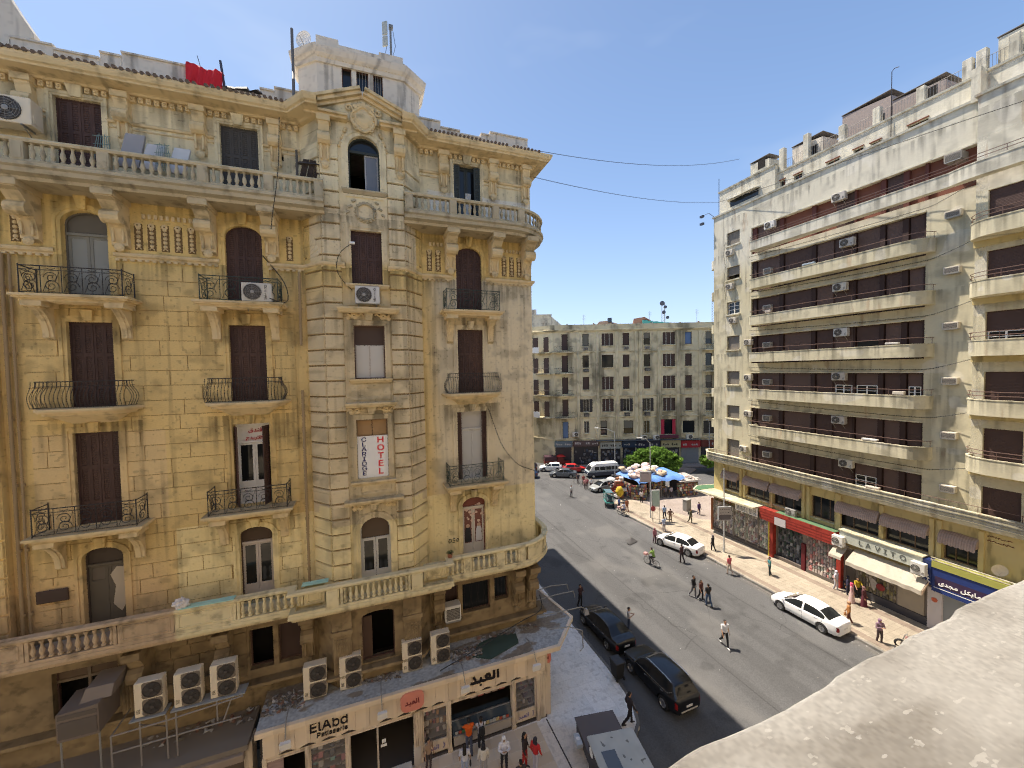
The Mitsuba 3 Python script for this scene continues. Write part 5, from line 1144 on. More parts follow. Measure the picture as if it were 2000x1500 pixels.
cable([(-4.2, .1, 23.2), (-3.8, .15, 22.7), (-3.3, .2, 22.0), (-3.15, .6, 21.2), (-3.3, 1.0, 21.0), (-3.8, 1.1, 21.2)], 'dark cable curling down to the balcony air conditioner', .02)
cable([(-3.1, 1.6, 28.4), (-3.2, 1.6, 26.2), (-3.5, 1.5, 24.5), (-3.6, 1.3, 24.0)], 'long thin wire hanging past the top balcony left of the bay')
cable([(5.9, .12, 16.0), (6.6, .12, 13.9), (7.5, .12, 12.8), (8.5, .12, 12.4)], 'thin wire sagging across the right wing wall')
cable([(2.7, 2.1, 4.1), (5.0, 1.4, 4.2), (7.2, .9, 4.6), (8.7, .7, 4.7), (8.6, .3, 5.4)], 'white pipe run along the shop canopy roof', .03)
# rubbish on the canopy
t = thing('green_tarpaulin', 'flat dark green tarpaulin spread on the shop canopy roof', 'tarpaulin')
m = np.array([(4.4, 1.5), (5.2, 1.95), (6.9, 1.4), (7.0, .7), (6.2, .35), (4.9, .7)]); b = MB(LF); b.hull([(x, y, z) for x, y in m for z in (3.81, 3.84)] + [(5.6, 1.1, 3.9)]); b.build(t + '__sheet', mat((.045, .075, .06), .7))
b = MB(LF); random.seed(31)
PB = [(.36, .33, .29), (.22, .17, .13), (.48, .45, .41), (.28, .16, .11), (.18, .16, .14), (.38, .36, .34), (.26, .22, .16)]
for (s0, s1, o0, o1, n) in ((-4.6, -3.1, .5, 1.5, 170), (-.6, 1.0, .6, 1.4, 110), (3.4, 5.0, .7, 1.6, 220), (-9, -5, .1, .8, 60), (5, 8.4, .2, .6, 60)):
    for i in range(n):
        s, o, r = random.uniform(s0, s1), random.uniform(o0, o1), random.uniform(.03, .15); z = (3.8 if s > -4.7 else 3.25) - .01
        c = np.array(random.choice(PB)) * random.uniform(.6, 1.1)
        b.hull([(s + random.uniform(-r, r), o + random.uniform(-r, r), z + random.uniform(0, r * .8)) for _ in range(7)], c)
b.build('canopy_rubbish', M_VCOL); stuff('canopy_rubbish', 'heaps of dusty rubbish and wood scraps on the canopy roofs', 'rubbish')

# ================================================================ the long cream building on the right
OB = thing('apartment_block', 'long cream apartment block with rounded balconies, brown shutters and shops below', 'building')
M_BRICKR = mat((.16, .06, .038), .8); M_SHUT = mat((.075, .043, .036), .65); M_SHUT2 = mat((.115, .072, .06), .65); M_POST = mat((.035, .017, .014), .7)
M_MEZZ = pmat('m_mezzanine', lambda p, n, uv: mix((0.46, 0.37, 0.16), (0.58, 0.48, 0.25), fbm(p.y * .7, p.z, p.x, 4)) * (1 - .4 * smoothstep(.55, .8, fbm(p.y * 3, p.z * .7, 3.0, 3))), .85)
TOPS = [28.25, 24.65, 21.03, 17.42, 14.0, 10.42]; PAR = [26.25, 22.8, 19.3, 15.8, 12.35, 8.85]
SW = [(30.5, 31.85), (26.98, 28.3), (23.4, 24.7), (19.75, 21.17), (16.15, 17.52), (12.6, 13.95), (8.6, 10.4)]
g = sbox(12.4, 7.9, 31.8, 34.0)
for tz, pz in zip(TOPS, PAR): g = g.difference(sbox(14.8, pz - 1.0, 27.45, tz))
g = g.difference(sbox(12.35, 28.9, 27.45, 31.5))
for z0, z1 in SW: g = g.difference(sbox(28.7, z0, 30.2, z1))
b = MB(RF); b.wall(g, -.45, 0)
b.box(31.4, 31.798, -16, -.45, 4.5, 34.0); b.box(0, 12.4, -.6, .45, 31.5, 34.0); b.box(11.95, 12.4, -.6, .45, 7.9, 31.5)
b.box(0, 10.5, -.6, .45, 7.9, 31.5) if False else None
b.box(0, 31.5, -16, -15.6, 4.5, 33.9)
b.build(OB + '__wall', M_CREAM)
b = MB(RF); b.box(4, 31.4, -15.6, -.46, 33.5, 33.7); b.build(OB + '__roof', M_ROOFST)
b = MB(RF)
for z in [4.6] + [p - 1.0 for p in PAR] + [28.9]: b.box(4, 31.4, -15, -.46, z - .15, z)
b.build(OB + '__interior_floor', M_DARK)
b = MB(RF); b.sweep([(0, .45), (12.4, .45), (12.4, 0), (31.8, 0), (31.8, -16)], [(-.45, 33.98), (.12, 33.98), (.14, 34.12), (-.45, 34.14)]); b.build(OB + '__coping', M_CREAM)
# side bay with its own windows and rounded balconies
g = sbox(4, 7.9, 12.4, 31.5)
for tz in TOPS: g = g.difference(sbox(10.35, tz - 2.3, 11.9, tz - .02)); g = g.difference(sbox(5.5, tz - 2.3, 8.5, tz - .02))
b = MB(RF); b.wall(g, .1, .45); b.build(OB + '__bay_wall', M_CREAM)
random.seed(40)
def roller(key, s0, s1, z0, z1, o, m, openfrac=0.0):
    """A roller shutter: curtain of slats between guides; the open foot shows the window behind."""
    b = MB(RF); zb = z0 + (z1 - z0) * openfrac
    b.box(s0, s1, o - .06, o - .03, zb, z1)
    z = zb
    while z < z1 - .02: b.box(s0, s1, o - .03, o - .012, z + .008, min(z + .075, z1)); z += .085
    k = b.build(key, m)
    return k
def white_window(key, s0, s1, z0, z1, o):
    b = MB(RF); b.wall(sbox(s0, z0, s1, z1).difference(sbox(s0 + .05, z0 + .05, s1 - .05, z1 - .05)), o - .1, o - .02)
    m = (s0 + s1) / 2; b.box(m - .04, m + .04, o - .1, o - .01, z0, z1)
    for t in (.36, .68): b.box(s0, s1, o - .09, o - .02, z0 + (z1 - z0) * t - .02, z0 + (z1 - z0) * t + .02)
    k = b.build(key, M_WHITE)
    b = MB(RF); b.box(s0 + .02, s1 - .02, o - .075, o - .065, z0 + .02, z1 - .02); b.build(k + '__pane', M_DARKGLASS)
    return k
for i, (tz, pz) in enumerate(zip(TOPS, PAR)):
    k = roller(OB + '__bay_window', 10.36, 11.89, tz - 2.28, tz - .03, .3, M_SHUT, .0 if i != 2 else .5)
    if i == 2: white_window(k + '__sash', 10.4, 11.85, tz - 2.25, tz - 1.2, .3)
    roller(OB + '__bay_window', 5.5, 8.5, tz - 2.28, tz - .03, .3, M_SHUT)
for i, (z0, z1) in enumerate(SW):
    b = MB(RF); b.wall(sbox(28.7, z0, 30.2, z1).difference(sbox(28.76, z0 + .05, 30.14, z1 - .05)), -.35, -.22); k = b.build(OB + '__window', M_SHUT)
    if i == 2: white_window(k + '__sash', 28.76, 30.14, z0 + .05, z1 - .05, -.2)
    else: roller(k + '__shutter', 28.75, 30.15, z0 + (.45 if i in (1,) else .04), z1 - .04, -.2, mat((.20, .18, .155), .7))
    b = MB(RF); b.box(28.6, 30.3, -.02, .16, z0 - .12, z0); b.build(OB + '__window_sill', M_CREAM)
# recessed window bands
COLP = [(27.0, 27.45), (24.42, 24.78), (21.72, 22.05), (18.86, 19.0), (17.08, 17.38), (15.78, 16.1), (14.8, 14.96)]
for i, (tz, pz) in enumerate(zip([31.5] + TOPS, [29.8] + PAR)):
    zb = pz - 1.0; s_lo = 14.8 if i else 12.4
    b = MB(RF); b.box(s_lo, 27.45, -.44, -.40, zb, tz); BD = b.build(OB + '__window_band', M_BRICKR if i == 0 else M_SHUT)
    for a, e in COLP:
        b = MB(RF); b.box(a, e, -.42, -.16, zb, tz); b.build(BD + '__post', M_POST if i else mat((.10, .03, .022), .7))
    for j, ((a0, a1), (b0, b1)) in enumerate(zip(COLP[:-1], COLP[1:])):
        s0, s1 = b1 + .06, a0 - .06
        if s1 - s0 < .5: continue
        wide = s1 - s0 > 2.3
        for q, (u, w) in enumerate(((s0, s0 + (s1 - s0) * .46), (s0 + (s1 - s0) * .54, s1)) if wide else ((s0, s1),)):
            if i == 0 and (j + q) % 2: continue
            f = 0.0
            if i == 4 and (j, q) in ((0, 0),): f = 0
            wn = {3: [(3, 0)], 4: [(2, 0), (3, 0), (5, 0)], 6: [(3, 0)], 5: []}.get(i, [])
            if (j, q) in wn: f = .62
            if i == 3 and (j, q) == (3, 0): f = .55
            roller(BD + '__shutter', u, w, zb + .05, tz - .12, -.28, random.choice([M_SHUT, M_SHUT2]), f)
            if f:
                if i == 3: b = MB(RF); b.box(u + .05, w - .05, -.34, -.33, zb + .3, zb + .05 + (tz - zb) * .55); b.build(BD + '__open_sash', M_DARKGLASS)
                else: white_window(BD + '__sash', u + .02, w - .02, zb + .3, zb + .05 + (tz - zb - .17) * .62, -.28)
    b = MB(RF); b.box(s_lo, 27.45, -.42, .1, tz - .1, tz - .004); b.build(OB + '__lintel', M_CREAM)
# balconies with solid rounded parapets
def rounded(s0, s1, d, r0, r1, o0=0.0):
    pts = [(s0, o0)] + [(s0 + r0 - r0 * math.cos(a), o0 + d - r0 + r0 * math.sin(a)) for a in np.linspace(0, math.pi / 2, 7)] + [(s1 - r1 + r1 * math.sin(a), o0 + d - r1 + r1 * math.cos(a)) for a in np.linspace(0, math.pi / 2, 7)] + [(s1, o0)]
    return pts
def par_balcony(path, z0, z1, floor, key='__balcony', rails=(.18, .42), inward=True):
    b = MB(RF); b.sweep(path, [(0, z0), (0, z1 - .06), (.03, z1 - .06), (.03, z1), (-.14, z1), (-.14, z0)]); k = b.build(OB + key, M_CREAM)
    b = MB(RF); b.slab(Polygon(path).buffer(-.02), z0 + .002, z0 + .16); b.build(k + '__floor_slab', M_CREAM)
    P = np.array(path); 
    for h in rails:
        b = MB(RF); Q = P + (np.array([P[:, 0].mean(), 0]) - P) * 0; b.tube([(x, max(.02, y - .06), z1 + h) for x, y in P], .022, 5); b.build(k + '__rail', mat((.14, .085, .07), .5))
    b = MB(RF); L = np.r_[0, np.cumsum(np.linalg.norm(np.diff(P, axis=0), axis=1))]; n = max(2, int(L[-1] / 1.9))
    for t in np.linspace(.02, .98, n): x = np.interp(t * L[-1], L, P[:, 0]); y = np.interp(t * L[-1], L, P[:, 1]); b.tube([(x, max(.02, y - .06), z1 - .02), (x, max(.02, y - .06), z1 + rails[-1])], .016, 4)
    k2 = b.build(k + '__rail_post', mat((.14, .085, .07), .5)); stuff(k2)
    return k
for z in PAR[:-1]:
    par_balcony(rounded(14.3, 26.85, 1.2, 1.05, .3), z - .9, z, z - .9, rails=(.4,))
par_balcony([(0, 1.55), (12.0, 1.55), (12.6, 1.45), (13.3, 1.2)] + rounded(13.3, 26.85, 1.2, .01, .3)[9:], 28.95, 29.8, 28.9, rails=(.22, .42))
for z in PAR[:-1]:
    par_balcony(rounded(3.0, 12.45, 1.5, .1, 1.35, .45), z - .95, z, z, rails=(.22, .45))
    b = MB(RF); b.box(3, 12.42, .45, .6, z - 1.3, z - .95); b.build(OB + '__balcony_soffit', M_MEZZ)
for i in range(7):        # balconies of the far side face show as small rounded ends
    z = [29.6, 26.2, 22.6, 19.2, 15.6, 12.2, 31.0][i]
    if i < 6:
        b = MB(RF); b.slab(Polygon([(31.8, -1), (31.8, -.35)] + [(31.8 + 1.0 * math.sin(a), -.6 - .4 + .75 * math.cos(a)) for a in np.linspace(.4, 2.7, 8)]), z - .9, z); b.build(OB + '__side_balcony', M_CREAM)
# cornice balcony over the mezzanine, cables along its face
b = MB(RF); b.sweep([(0, 1.2), (31.6, 1.2), (32.5, .4), (32.5, -9)], [(-1.2, 7.9), (-.1, 7.9), (-.04, 8.0), (.0, 8.12), (.0, 8.78), (.05, 8.8), (.05, 8.86), (-.16, 8.87), (-.16, 8.1), (-1.2, 8.1)]); CS = b.build(OB + '__cornice_balcony', M_CREAM)
b = MB(RF)
for z, o in ((8.72, 1.27), (8.5, 1.24), (8.28, 1.24)):
    b = MB(RF); b.tube([(s, o, z - .05 * math.sin((s % 4) / 4 * math.pi)) for s in np.linspace(4, 31.6, 60)], .022, 4); b.build(CS + '__cable', M_CABLE)
b = MB(RF); b.tube([(4, 1.1, 9.25), (31.5, 1.1, 9.2)], .02, 5); 
for s in np.arange(5, 31, 1.7): b.tube([(s, 1.1, 8.8), (s, 1.1, 9.23)], .015, 4)
k = b.build(CS + '__rail', mat((.14, .085, .07), .5))
# mezzanine with awnings
MW = [(28.6, 30.4), (25.4, 27.9), (22.55, 25.15), (19.8, 21.85), (17.05, 19.7), (14.35, 16.8), (12.1, 13.7)]
g = sbox(4, 3.4, 31.8, 7.9)
for a, e in MW: g = g.difference(sbox(a, 5.0, e, 6.85))
b = MB(RF); b.wall(g, -.35, 0); b.box(31.45, 31.79, -14, -.35, 0.1, 7.9); b.build(OB + '__mezzanine_wall', M_MEZZ)
b = MB(RF); b.box(4, 31.4, -5, -4.8, 3.4, 7.9); b.build(OB + '__interior_wall', M_DARK)
M_AWN = pmat('m_awning', lambda p, n, uv: mix((.30, .22, .19), (.40, .32, .28), fbm(p.y * 2.0, p.z * 3.0, 0.0, 3)) * (0.82 + 0.18 * smoothstep(-0.5, 0.5, dr.sin(p.y * 52.0))), .9)
for i, (a, e) in enumerate(MW):
    b = MB(RF); b.wall(sbox(a, 5.0, e, 6.85).difference(sbox(a + .06, 5.06, e - .06, 6.8)), -.28, -.2)
    for t in (1 / 3, 2 / 3): x = a + (e - a) * t; b.box(x - .025, x + .025, -.27, -.2, 5.0, 6.85)
    k = b.build(OB + '__mezzanine_window', mat((.16, .10, .06), .6)); b = MB(RF); b.box(a + .02, e - .02, -.25, -.24, 5.02, 6.83); b.build(k + '__pane', M_DARKGLASS)
    for s in (a - .14, e + .14):
        b = MB(RF); b.box(s - .12, s + .12, -.02, .16, 4.6, 7.5); b.build(OB + '__mezzanine_pier', M_MEZZ)
    b = MB(RF); b.box(a, e, 0, .12, 4.9, 5.0); b.build(OB + '__mezzanine_sill', M_CREAM)
    if i != 3:
        b = MB(RF); G = []; n = int((e - a + .1) / .06)
        zo = [(.05, 6.98), (.2, 6.94), (.38, 6.82), (.52, 6.62), (.58, 6.36)]
        for j in range(n + 1):
            x = a - .05 + (e - a + .1) * j / n; G.append([(x, o + .02 * (j % 2), z + .02 * math.sin(x * 5 + i)) for o, z in zo] + [(x, .585, 6.2 - .07 * abs(math.sin(j * math.pi / 4)))])
        b.grid(G); k = b.build(OB + '__awning', M_AWN)
        for x in (a - .05, e + .05): b = MB(RF); b.side(Polygon(zo + [(.05, 6.36)]), x - .008, x + .008); b.build(k + '__end', M_AWN)
b = MB(RF)
random.seed(50)
for r, z in enumerate((7.28, 6.98)):
    x = 11.75
    while x > 10.75: w = random.uniform(.08, .2); b.tube([(x, .012, z + random.uniform(-.05, .05)), (x - w * .5, .012, z + random.uniform(-.06, .1)), (x - w, .012, z)], .022, 4); x -= w + .03
k = b.build(OB + '__wall_lettering', mat((.12, .03, .015), .7)); stuff(k)
# roof: set-back storey, terrace posts and rails, sheds
b = MB(RF); g = sbox(4, 33.6, 25.3, 35.75)
UW = [(24.6, 25.1, 34.45, 35.0), (23.15, 23.85, 34.3, 34.9), (20.3, 21.25, 34.1, 34.7), (18.7, 19.35, 34.25, 34.72), (17.6, 18.25, 34.2, 34.62), (15.05, 16.1, 33.95, 34.65)]
for q in UW: g = g.difference(sbox(q[0], q[2], q[1], q[3]))
b.wall(g, -1.0, -.6); b.box(12.4, 12.8, -.7, .2, 33.9, 35.9); b.box(25.3, 31.3, -5, -.25, 33.6, 36.55); b.build(OB + '__setback_wall', M_CREAM)
for a, e, z0, z1 in UW:
    b = MB(RF); b.box(a, e, -.9, -.85, z0, z1); k = b.build(OB + '__small_window', M_DARKGLASS); b = MB(RF); b.box((a + e) / 2 - .03, (a + e) / 2 + .03, -.85, -.8, z0, z1); b.box(a - .05, e + .05, -.62, -.5, z1, z1 + .06); b.build(k + '__mullion', M_BRICKR)
b = MB(RF); b.box(26.9, 30.0, -.26, -.24, 34.5, 35.15); k = b.build(OB + '__small_window', M_DARKGLASS); b = MB(RF); b.hull([(26.7, -.25, 35.15), (30.2, -.25, 35.15), (26.9, .35, 35.1), (30.0, .35, 35.1), (26.7, -.25, 35.3), (30.2, -.25, 35.3)]); b.build(k + '__hood', M_CREAM)
b = MB(RF); b.sweep([(4, -.6), (25.3, -.6)], [(-.3, 35.72), (.1, 35.72), (.12, 35.85), (-.3, 35.88)]); b.sweep([(25.3, -.25), (31.3, -.25), (31.3, -5)], [(-.3, 36.5), (.1, 36.5), (.12, 36.62), (-.3, 36.64)]); b.build(OB + '__coping', M_CREAM)
b = MB(RF); b.box(4, 25.3, -15, -.6, 35.6, 35.72); b.build(OB + '__terrace', M_ROOFST)
TP = [(25.0, 37.9), (22.9, 38.0), (20.2, 37.15), (17.95, 37.1), (15.5, 36.95), (13.3, 37.15), (12.7, 37.3), (11.4, 37.2)]
for s, z in TP:
    b = MB(RF); b.box(s - .22, s + .22, -1.05, -.62, 35.7, z, ch=.02); b.build(OB + '__terrace_post', M_CREAM)
for (a, _), (e, _) in zip(TP[:-1], TP[1:]):
    b = MB(RF); n = max(3, int((a - e) / .16))
    for z in (35.95, 36.75): b.tube([(a, -.8, z), (e, -.8, z)], .018, 4)
    for j in range(n): x = a + (e - a) * (j + .5) / n; b.tube([(x, -.8, 35.9), (x, -.8, 36.75)], .010, 4)
    b.build(OB + '__terrace_railing', M_STEEL)
M_SHED = mat((.27, .225, .205), .7)
for s0, s1, o0, o1, z0, z1, m in ((26.2, 28.1, -2.2, -.7, 36.6, 37.9, M_CREAM), (21.9, 24.4, -3.5, -1.2, 35.7, 37.6, M_ROOFST), (17.6, 20.8, -4.2, -1.8, 35.7, 38.3, M_SHED), (14.6, 17.4, -3.6, -1.5, 35.7, 37.3, M_SHED), (6, 12.2, -3.5, -1.2, 35.7, 37.6, M_CREAM)):
    b = MB(RF); b.hull([(s0, o0, z0), (s1, o0, z0), (s0, o1, z0), (s1, o1, z0), (s0, o0, z1 - .15), (s1, o0, z1 + .2), (s0, o1, z1 - .25), (s1, o1, z1 + .1)]); k = b.build(OB + '__roof_shed', m)
    b = MB(RF); b.box(s0 - .05, s1 + .05, o0 - .1, o1 + .06, z1 + .15, z1 + .19); b.build(k + '__shed_roof', mat((.17, .155, .145), .8))
    b = MB(RF); b.box(s0 + .4, s0 + 1.1, o1 + .004, o1 + .02, z0 + .5, z0 + 1.3); b.build(k + '__opening', M_DARK)
for s, z, l in ((31.6, 38.2, 'thin lightning rod at the far left roof corner of the cream block'), (17.0, 39.0, 'hooked aerial rod above the roof sheds of the cream block')):
    t = thing('roof_rod', l, 'rod'); b = MB(RF); b.tube([(s, -.5, 34), (s, -.5, z)] + ([(s - .15, -.5, z + .12), (s - .4, -.5, z + .05)] if s < 20 else []), .025, 5); b.build(t + '__rod', M_IRON)
t = thing('floodlight', 'pair of black floodlights on an arm at the cream block corner', 'floodlight')
b = MB(RF); b.tube([(31.8, 0, 34.2), (32.2, .3, 34.7), (32.8, .5, 34.6)], .025, 4); b.build(t + '__arm', M_IRON)
for q in (34.4, 33.6): b = MB(RF); b.hull([(32.6 + x, .5 + y, q + z) for x in (0, .4) for y in (0, .25) for z in (0, .22)]); b.build(t + '__lamp', mat((.03, .04, .07), .5))
# shop fronts
b = MB(RF); b.box(24.7, 31.8, -.35, .3, .1, 3.4); b.box(4, 22.3, -.35, .3, .1, 3.4); b.box(22.3, 24.7, -.35, .0, .1, 3.4); b.build(OB + '__shop_wall', mat((.22, .19, .16), .8))
b = MB(RF); b.slab(Polygon([(25.9, 0), (25.9, 1.7), (32.6, 2.2), (33.4, .9), (32.6, -3), (31.8, -3), (31.8, 0)]), 4.45, 4.6); b.build(OB + '__corner_canopy', M_CREAM)
b = MB(RF); b.slab(Polygon([(31.8, .1), (31.9, 2.05), (32.5, 2.1), (33.2, .9), (32.6, -2), (31.9, -2)]), 4.604, 4.62); b.build(OB + '__green_roof_sheet', mat((.06, .13, .065), .85))
for a, e in ((27.1, 28.35), (25.95, 27.0)):
    b = MB(RF); b.wall(sbox(a, 3.55, e, 4.42).difference(sbox(a + .08, 3.63, e - .08, 4.34)), .95, 1.02); k = b.build(OB + '__lattice_panel', M_WHITE); b = MB(RF)
    for i in range(1, 8): x = a + (e - a) * i / 8; b.box(x - .018, x + .018, .97, 1.0, 3.6, 4.36)
    for i in range(1, 6): z = 3.6 + .76 * i / 6; b.box(a, e, .972, .998, z - .016, z + .016)
    q = b.build(k + '__lattice', M_WHITE); stuff(q); b = MB(RF); b.box(a, e, .90, .91, 3.55, 4.42); b.build(k + '__backing', mat((.16, .18, .18), .7))
M_RED = pmat('m_redboard', lambda p, n, uv: mix((.20, .026, .018), (.34, .04, .026), fbm(p.y * 1.6, p.z * 3.0, p.x, 4)) * (1 - .45 * smoothstep(.6, .8, fbm(p.y * 5, p.z * 2, 2.0, 3))), .65)
b = MB(RF); b.box(19.5, 25.75, .35, 1.0, 3.55, 4.6); RFS = b.build(OB + '__red_fascia', M_RED)
b = MB(RF)
for z in (3.75, 4.0, 4.25): b.box(19.52, 25.73, .99, 1.02, z, z + .03)
b.build(RFS + '__moulding', mat((.17, .018, .012), .6))
b = MB(RF); b.box(19.5, 24.3, .1, .95, 4.604, 4.62); b.build(RFS + '__green_roof_sheet', mat((.08, .145, .075), .9))
b = MB(RF); b.wall(sbox(23.3, 3.5, 24.3, 4.2), 1.03, 1.04); b.build(RFS + '__peeling_poster', mat((.42, .40, .40), .8))
for s in (24.85, 19.35):
    b = MB(RF); b.box(s - .16, s + .16, .25, .7, .1, 3.55 if s > 20 else 4.2); b.build(RFS + '__red_pillar', M_RED)
b = MB(RF); b.box(25.0, 25.12, .3, .72, .1, 3.4); b.build(RFS + '__yellow_pillar', mat((.5, .38, .06), .6))
b = MB(RF); b.box(22.0, 22.3, .1, .5, .1, 2.5); b.build(RFS + '__door_jamb', mat((.10, .01, .015), .6))
def rack(key, s0, s1, z0, z1, o, seed, pal, m=.13):
    """Goods hung close together behind or on a shop window."""
    rr = random.Random(seed); b = MB(RF); x = s0
    b.box(s0, s1, o - .06, o - .03, z0, z1, (.14, .125, .115))
    while x < s1:
        w = rr.uniform(.12, .26); z = z0
        while z < z1 - .1:
            h = rr.uniform(.16, .42); c = np.array(rr.choice(pal)) * rr.uniform(.55, 1.05); d = rr.uniform(.0, .12)
            b.hull([(x + .01, o - .03, z + .01), (min(x + w, s1), o - .03, z + .01), (x + .03, o + d, z + .03), (min(x + w, s1) - .02, o + d, z + .03), (x + .04, o - .03, min(z + h, z1)), (min(x + w, s1) - .03, o - .03, min(z + h, z1)), (x + w * .5, o + d * .7, min(z + h, z1) - .03)], c); z += h
        x += w
    k = b.build(key, M_VCOL); stuff(k); return k
PALC = [(.52, .47, .42), (.38, .34, .31), (.66, .60, .53), (.48, .32, .29), (.38, .42, .35), (.44, .42, .45), (.66, .62, .54), (.26, .25, .25), (.46, .50, .41)]
for a, e, sd in ((25.2, 28.9, 1), (28.95, 31.7, 2)): rack(OB + '__clothes_display', a, e, .55, 3.5, .36, sd, PALC)
rack(OB + '__clothes_display', 19.55, 21.9, .4, 3.5, .36, 3, [(.46, .38, .34), (.32, .26, .25), (.58, .51, .45), (.5, .22, .2), (.26, .28, .24), (.55, .38, .35)])
rack(OB + '__clothes_display', 22.4, 24.6, .35, 3.4, .06, 4, [(.05, .06, .07), (.10, .11, .12), (.16, .17, .18), (.3, .32, .33), (.06, .1, .08)])
for a, e in ((19.5, 21.9), (22.3, 24.7), (25.1, 31.75)):
    b = MB(RF); b.box(a, e, .3, .48, .1, .42); b.build(OB + '__shop_plinth', mat((.12, .10, .085), .6))
for x in (26.3, 27.6, 29.0, 30.3): b = MB(RF); b.box(x - .03, x + .03, .3, .5, .4, 3.5); b.build(OB + '__shop_mullion', mat((.25, .23, .2), .5))
b = MB(RF); b.box(31.55, 31.7, .3, .55, .1, 3.6); b.build(OB + '__corner_post', mat((.30, .13, .07), .6))
for i in range(9): 
    b = MB(RF); z = 3.95 + .1 * (i % 2); b.hull([(28.9 + i * .3 + x, .9 + y, z + w) for x in (0, .26) for y in (0, .05) for w in (0, .32)]); b.build(OB + '__sign_letter', mat((.25, .06, .05), .6))
# grey fashion shop with an awning
b = MB(RF); b.box(14.3, 19.15, .3, .95, 4.1, 4.95); LV = b.build(OB + '__grey_fascia', mat((.40, .42, .36), .6))
b = MB(RF); b.box(14.25, 19.2, .1, 1.02, 4.952, 5.02); b.build(LV + '__coping', M_CREAM)
for ch, s in zip('LAVITO', (17.75, 17.28, 16.72, 16.28, 15.85, 15.3)):
    b = MB(RF); b.text(ch, .36, s, .952, 4.30, .03, mirror=True, center=True); b.build(LV + '__letter', mat((.10, .11, .10), .5))
b = MB(RF); b.grid([[(s, o + .02 * math.sin(s * 9), z + .015 * math.sin(s * 7 + o * 4)) for o, z in ((.5, 3.75), (1.1, 3.4), (1.75, 3.0), (1.76, 2.72))] for s in np.linspace(14.0, 18.3, 60)]); AW = b.build(LV + '__awning', mat((.40, .36, .29), .85))
b = MB(RF); b.hull([(13.95, .5, 3.75), (13.95, 1.75, 3.0), (13.95, 1.75, 2.72), (13.97, .5, 3.75), (13.97, 1.75, 3.0), (13.97, 1.75, 2.72)]); b.build(AW + '__end', mat((.52, .40, .30), .85))
b = MB(RF); b.grid([[(s, o, z) for o, z in ((.5, 3.75), (1.0, 3.35), (1.5, 3.0), (1.52, 2.8))] for s in np.linspace(18.75, 19.6, 8)]); b.build(LV + '__awning', mat((.40, .36, .29), .85))
rack(LV + '__dress_display', 15.9, 18.2, .75, 2.7, .33, 7, [(.30, .26, .19), (.22, .19, .14), (.36, .33, .27), (.16, .14, .1), (.28, .25, .12)])
b = MB(RF); b.box(14.4, 15.8, .3, .4, .75, 2.7); b.build(LV + '__shutter', mat((.30, .26, .20), .6))
b = MB(RF); b.lathe([(.0, .0), (.22, .02), (.27, .05), (.22, .1), (0, .12)], 12, (16.75, .42, 1.5), 1); b.build(LV + '__red_emblem', mat((.22, .03, .03), .6))
b = MB(RF); b.hull([(17.2, .42, 1.0), (17.2, .42, 1.9), (17.3, .44, 1.2), (17.5, .44, 2.0), (16.95, .44, 1.7), (17.1, .44, 1.1)]); b.build(LV + '__pale_figure', mat((.4, .37, .33), .7))
b = MB(RF); b.box(13.9, 19.2, .28, .42, .1, .72); b.build(LV + '__plinth', mat((.05, .05, .06), .4))
b = MB(RF); b.box(18.4, 19.0, .3, .36, .1, 3.3); b.build(LV + '__door', mat((.10, .085, .07), .6))
# blue shop
M_BLUE = mat((.014, .032, .14), .55)
b = MB(RF); b.box(4, 13.85, .3, .95, 4.55, 4.95); BS = b.build(OB + '__yellow_fascia', mat((.30, .30, .07), .65))
b = MB(RF); b.box(4, 13.85, .3, .9, 2.95, 4.55); b.build(BS + '__blue_board', M_BLUE)
b = MB(RF); b.box(13.86, 14.28, .2, .94, 3.3, 4.9); b.build(BS + '__end_board', mat((.012, .025, .10), .5))
b = MB(RF); b.tube([(14.2 - .25 * t + .06 * math.sin(t * 30), .955, 4.4 - .9 * t + .05 * math.cos(t * 23)) for t in np.linspace(0, 1, 40)], .025, 5); b.build(BS + '__script_lettering', M_WHITE)
b = MB(RF); b.arabic('magdy', 3.3, 10.4, .902, 3.35, .03, mirror=False) if False else None
b2 = MB(RF.at(13.55, .902, 3.42)); b2.arabic('magdy', 1.95, 0, 0, 0, .03); v = b2.v; b2.v = [np.c_[-q[:, 0], q[:, 1], q[:, 2]] for q in v]; b2.build(BS + '__lettering', M_WHITE)
b = MB(RF); b.box(4, 13.7, .898, .9015, 3.36, 4.0); b.build(BS + '__dark_band', mat((.035, .02, .055), .5))
b = MB(RF); b.box(4, 13.75, .9, .91, 3.22, 3.26); b.build(BS + '__white_line', M_WHITE)
for z in (5.05, 5.2): b = MB(RF); b.tube([(4, .85, z), (13.9, .9, z - .03)], .04, 5); b.build(BS + '__roof_pipe', M_CREAM)
b = MB(RF); b.box(13.5, 14.2, .3, .5, .1, 2.95); b.build(BS + '__white_pillar', mat((.50, .47, .47), .5)); b = MB(RF); b.lathe([(0, 0), (.16, .0), (.16, .01), (0, .01)], 12, (13.85, .5, 2.2), 1); b.build(BS + '__badge', mat((.45, .1, .05), .6))
b = MB(RF); b.box(4, 13.5, .28, .33, .1, 2.9); b.build(BS + '__window', mat((.22, .24, .25), .3)); 
for i in range(5): b = MB(RF); b.box(12.0 - i * .9, 12.7 - i * .9, .33, .36, .5, 2.5); b.build(BS + '__poster', mat((.26, .30, .30), .6))
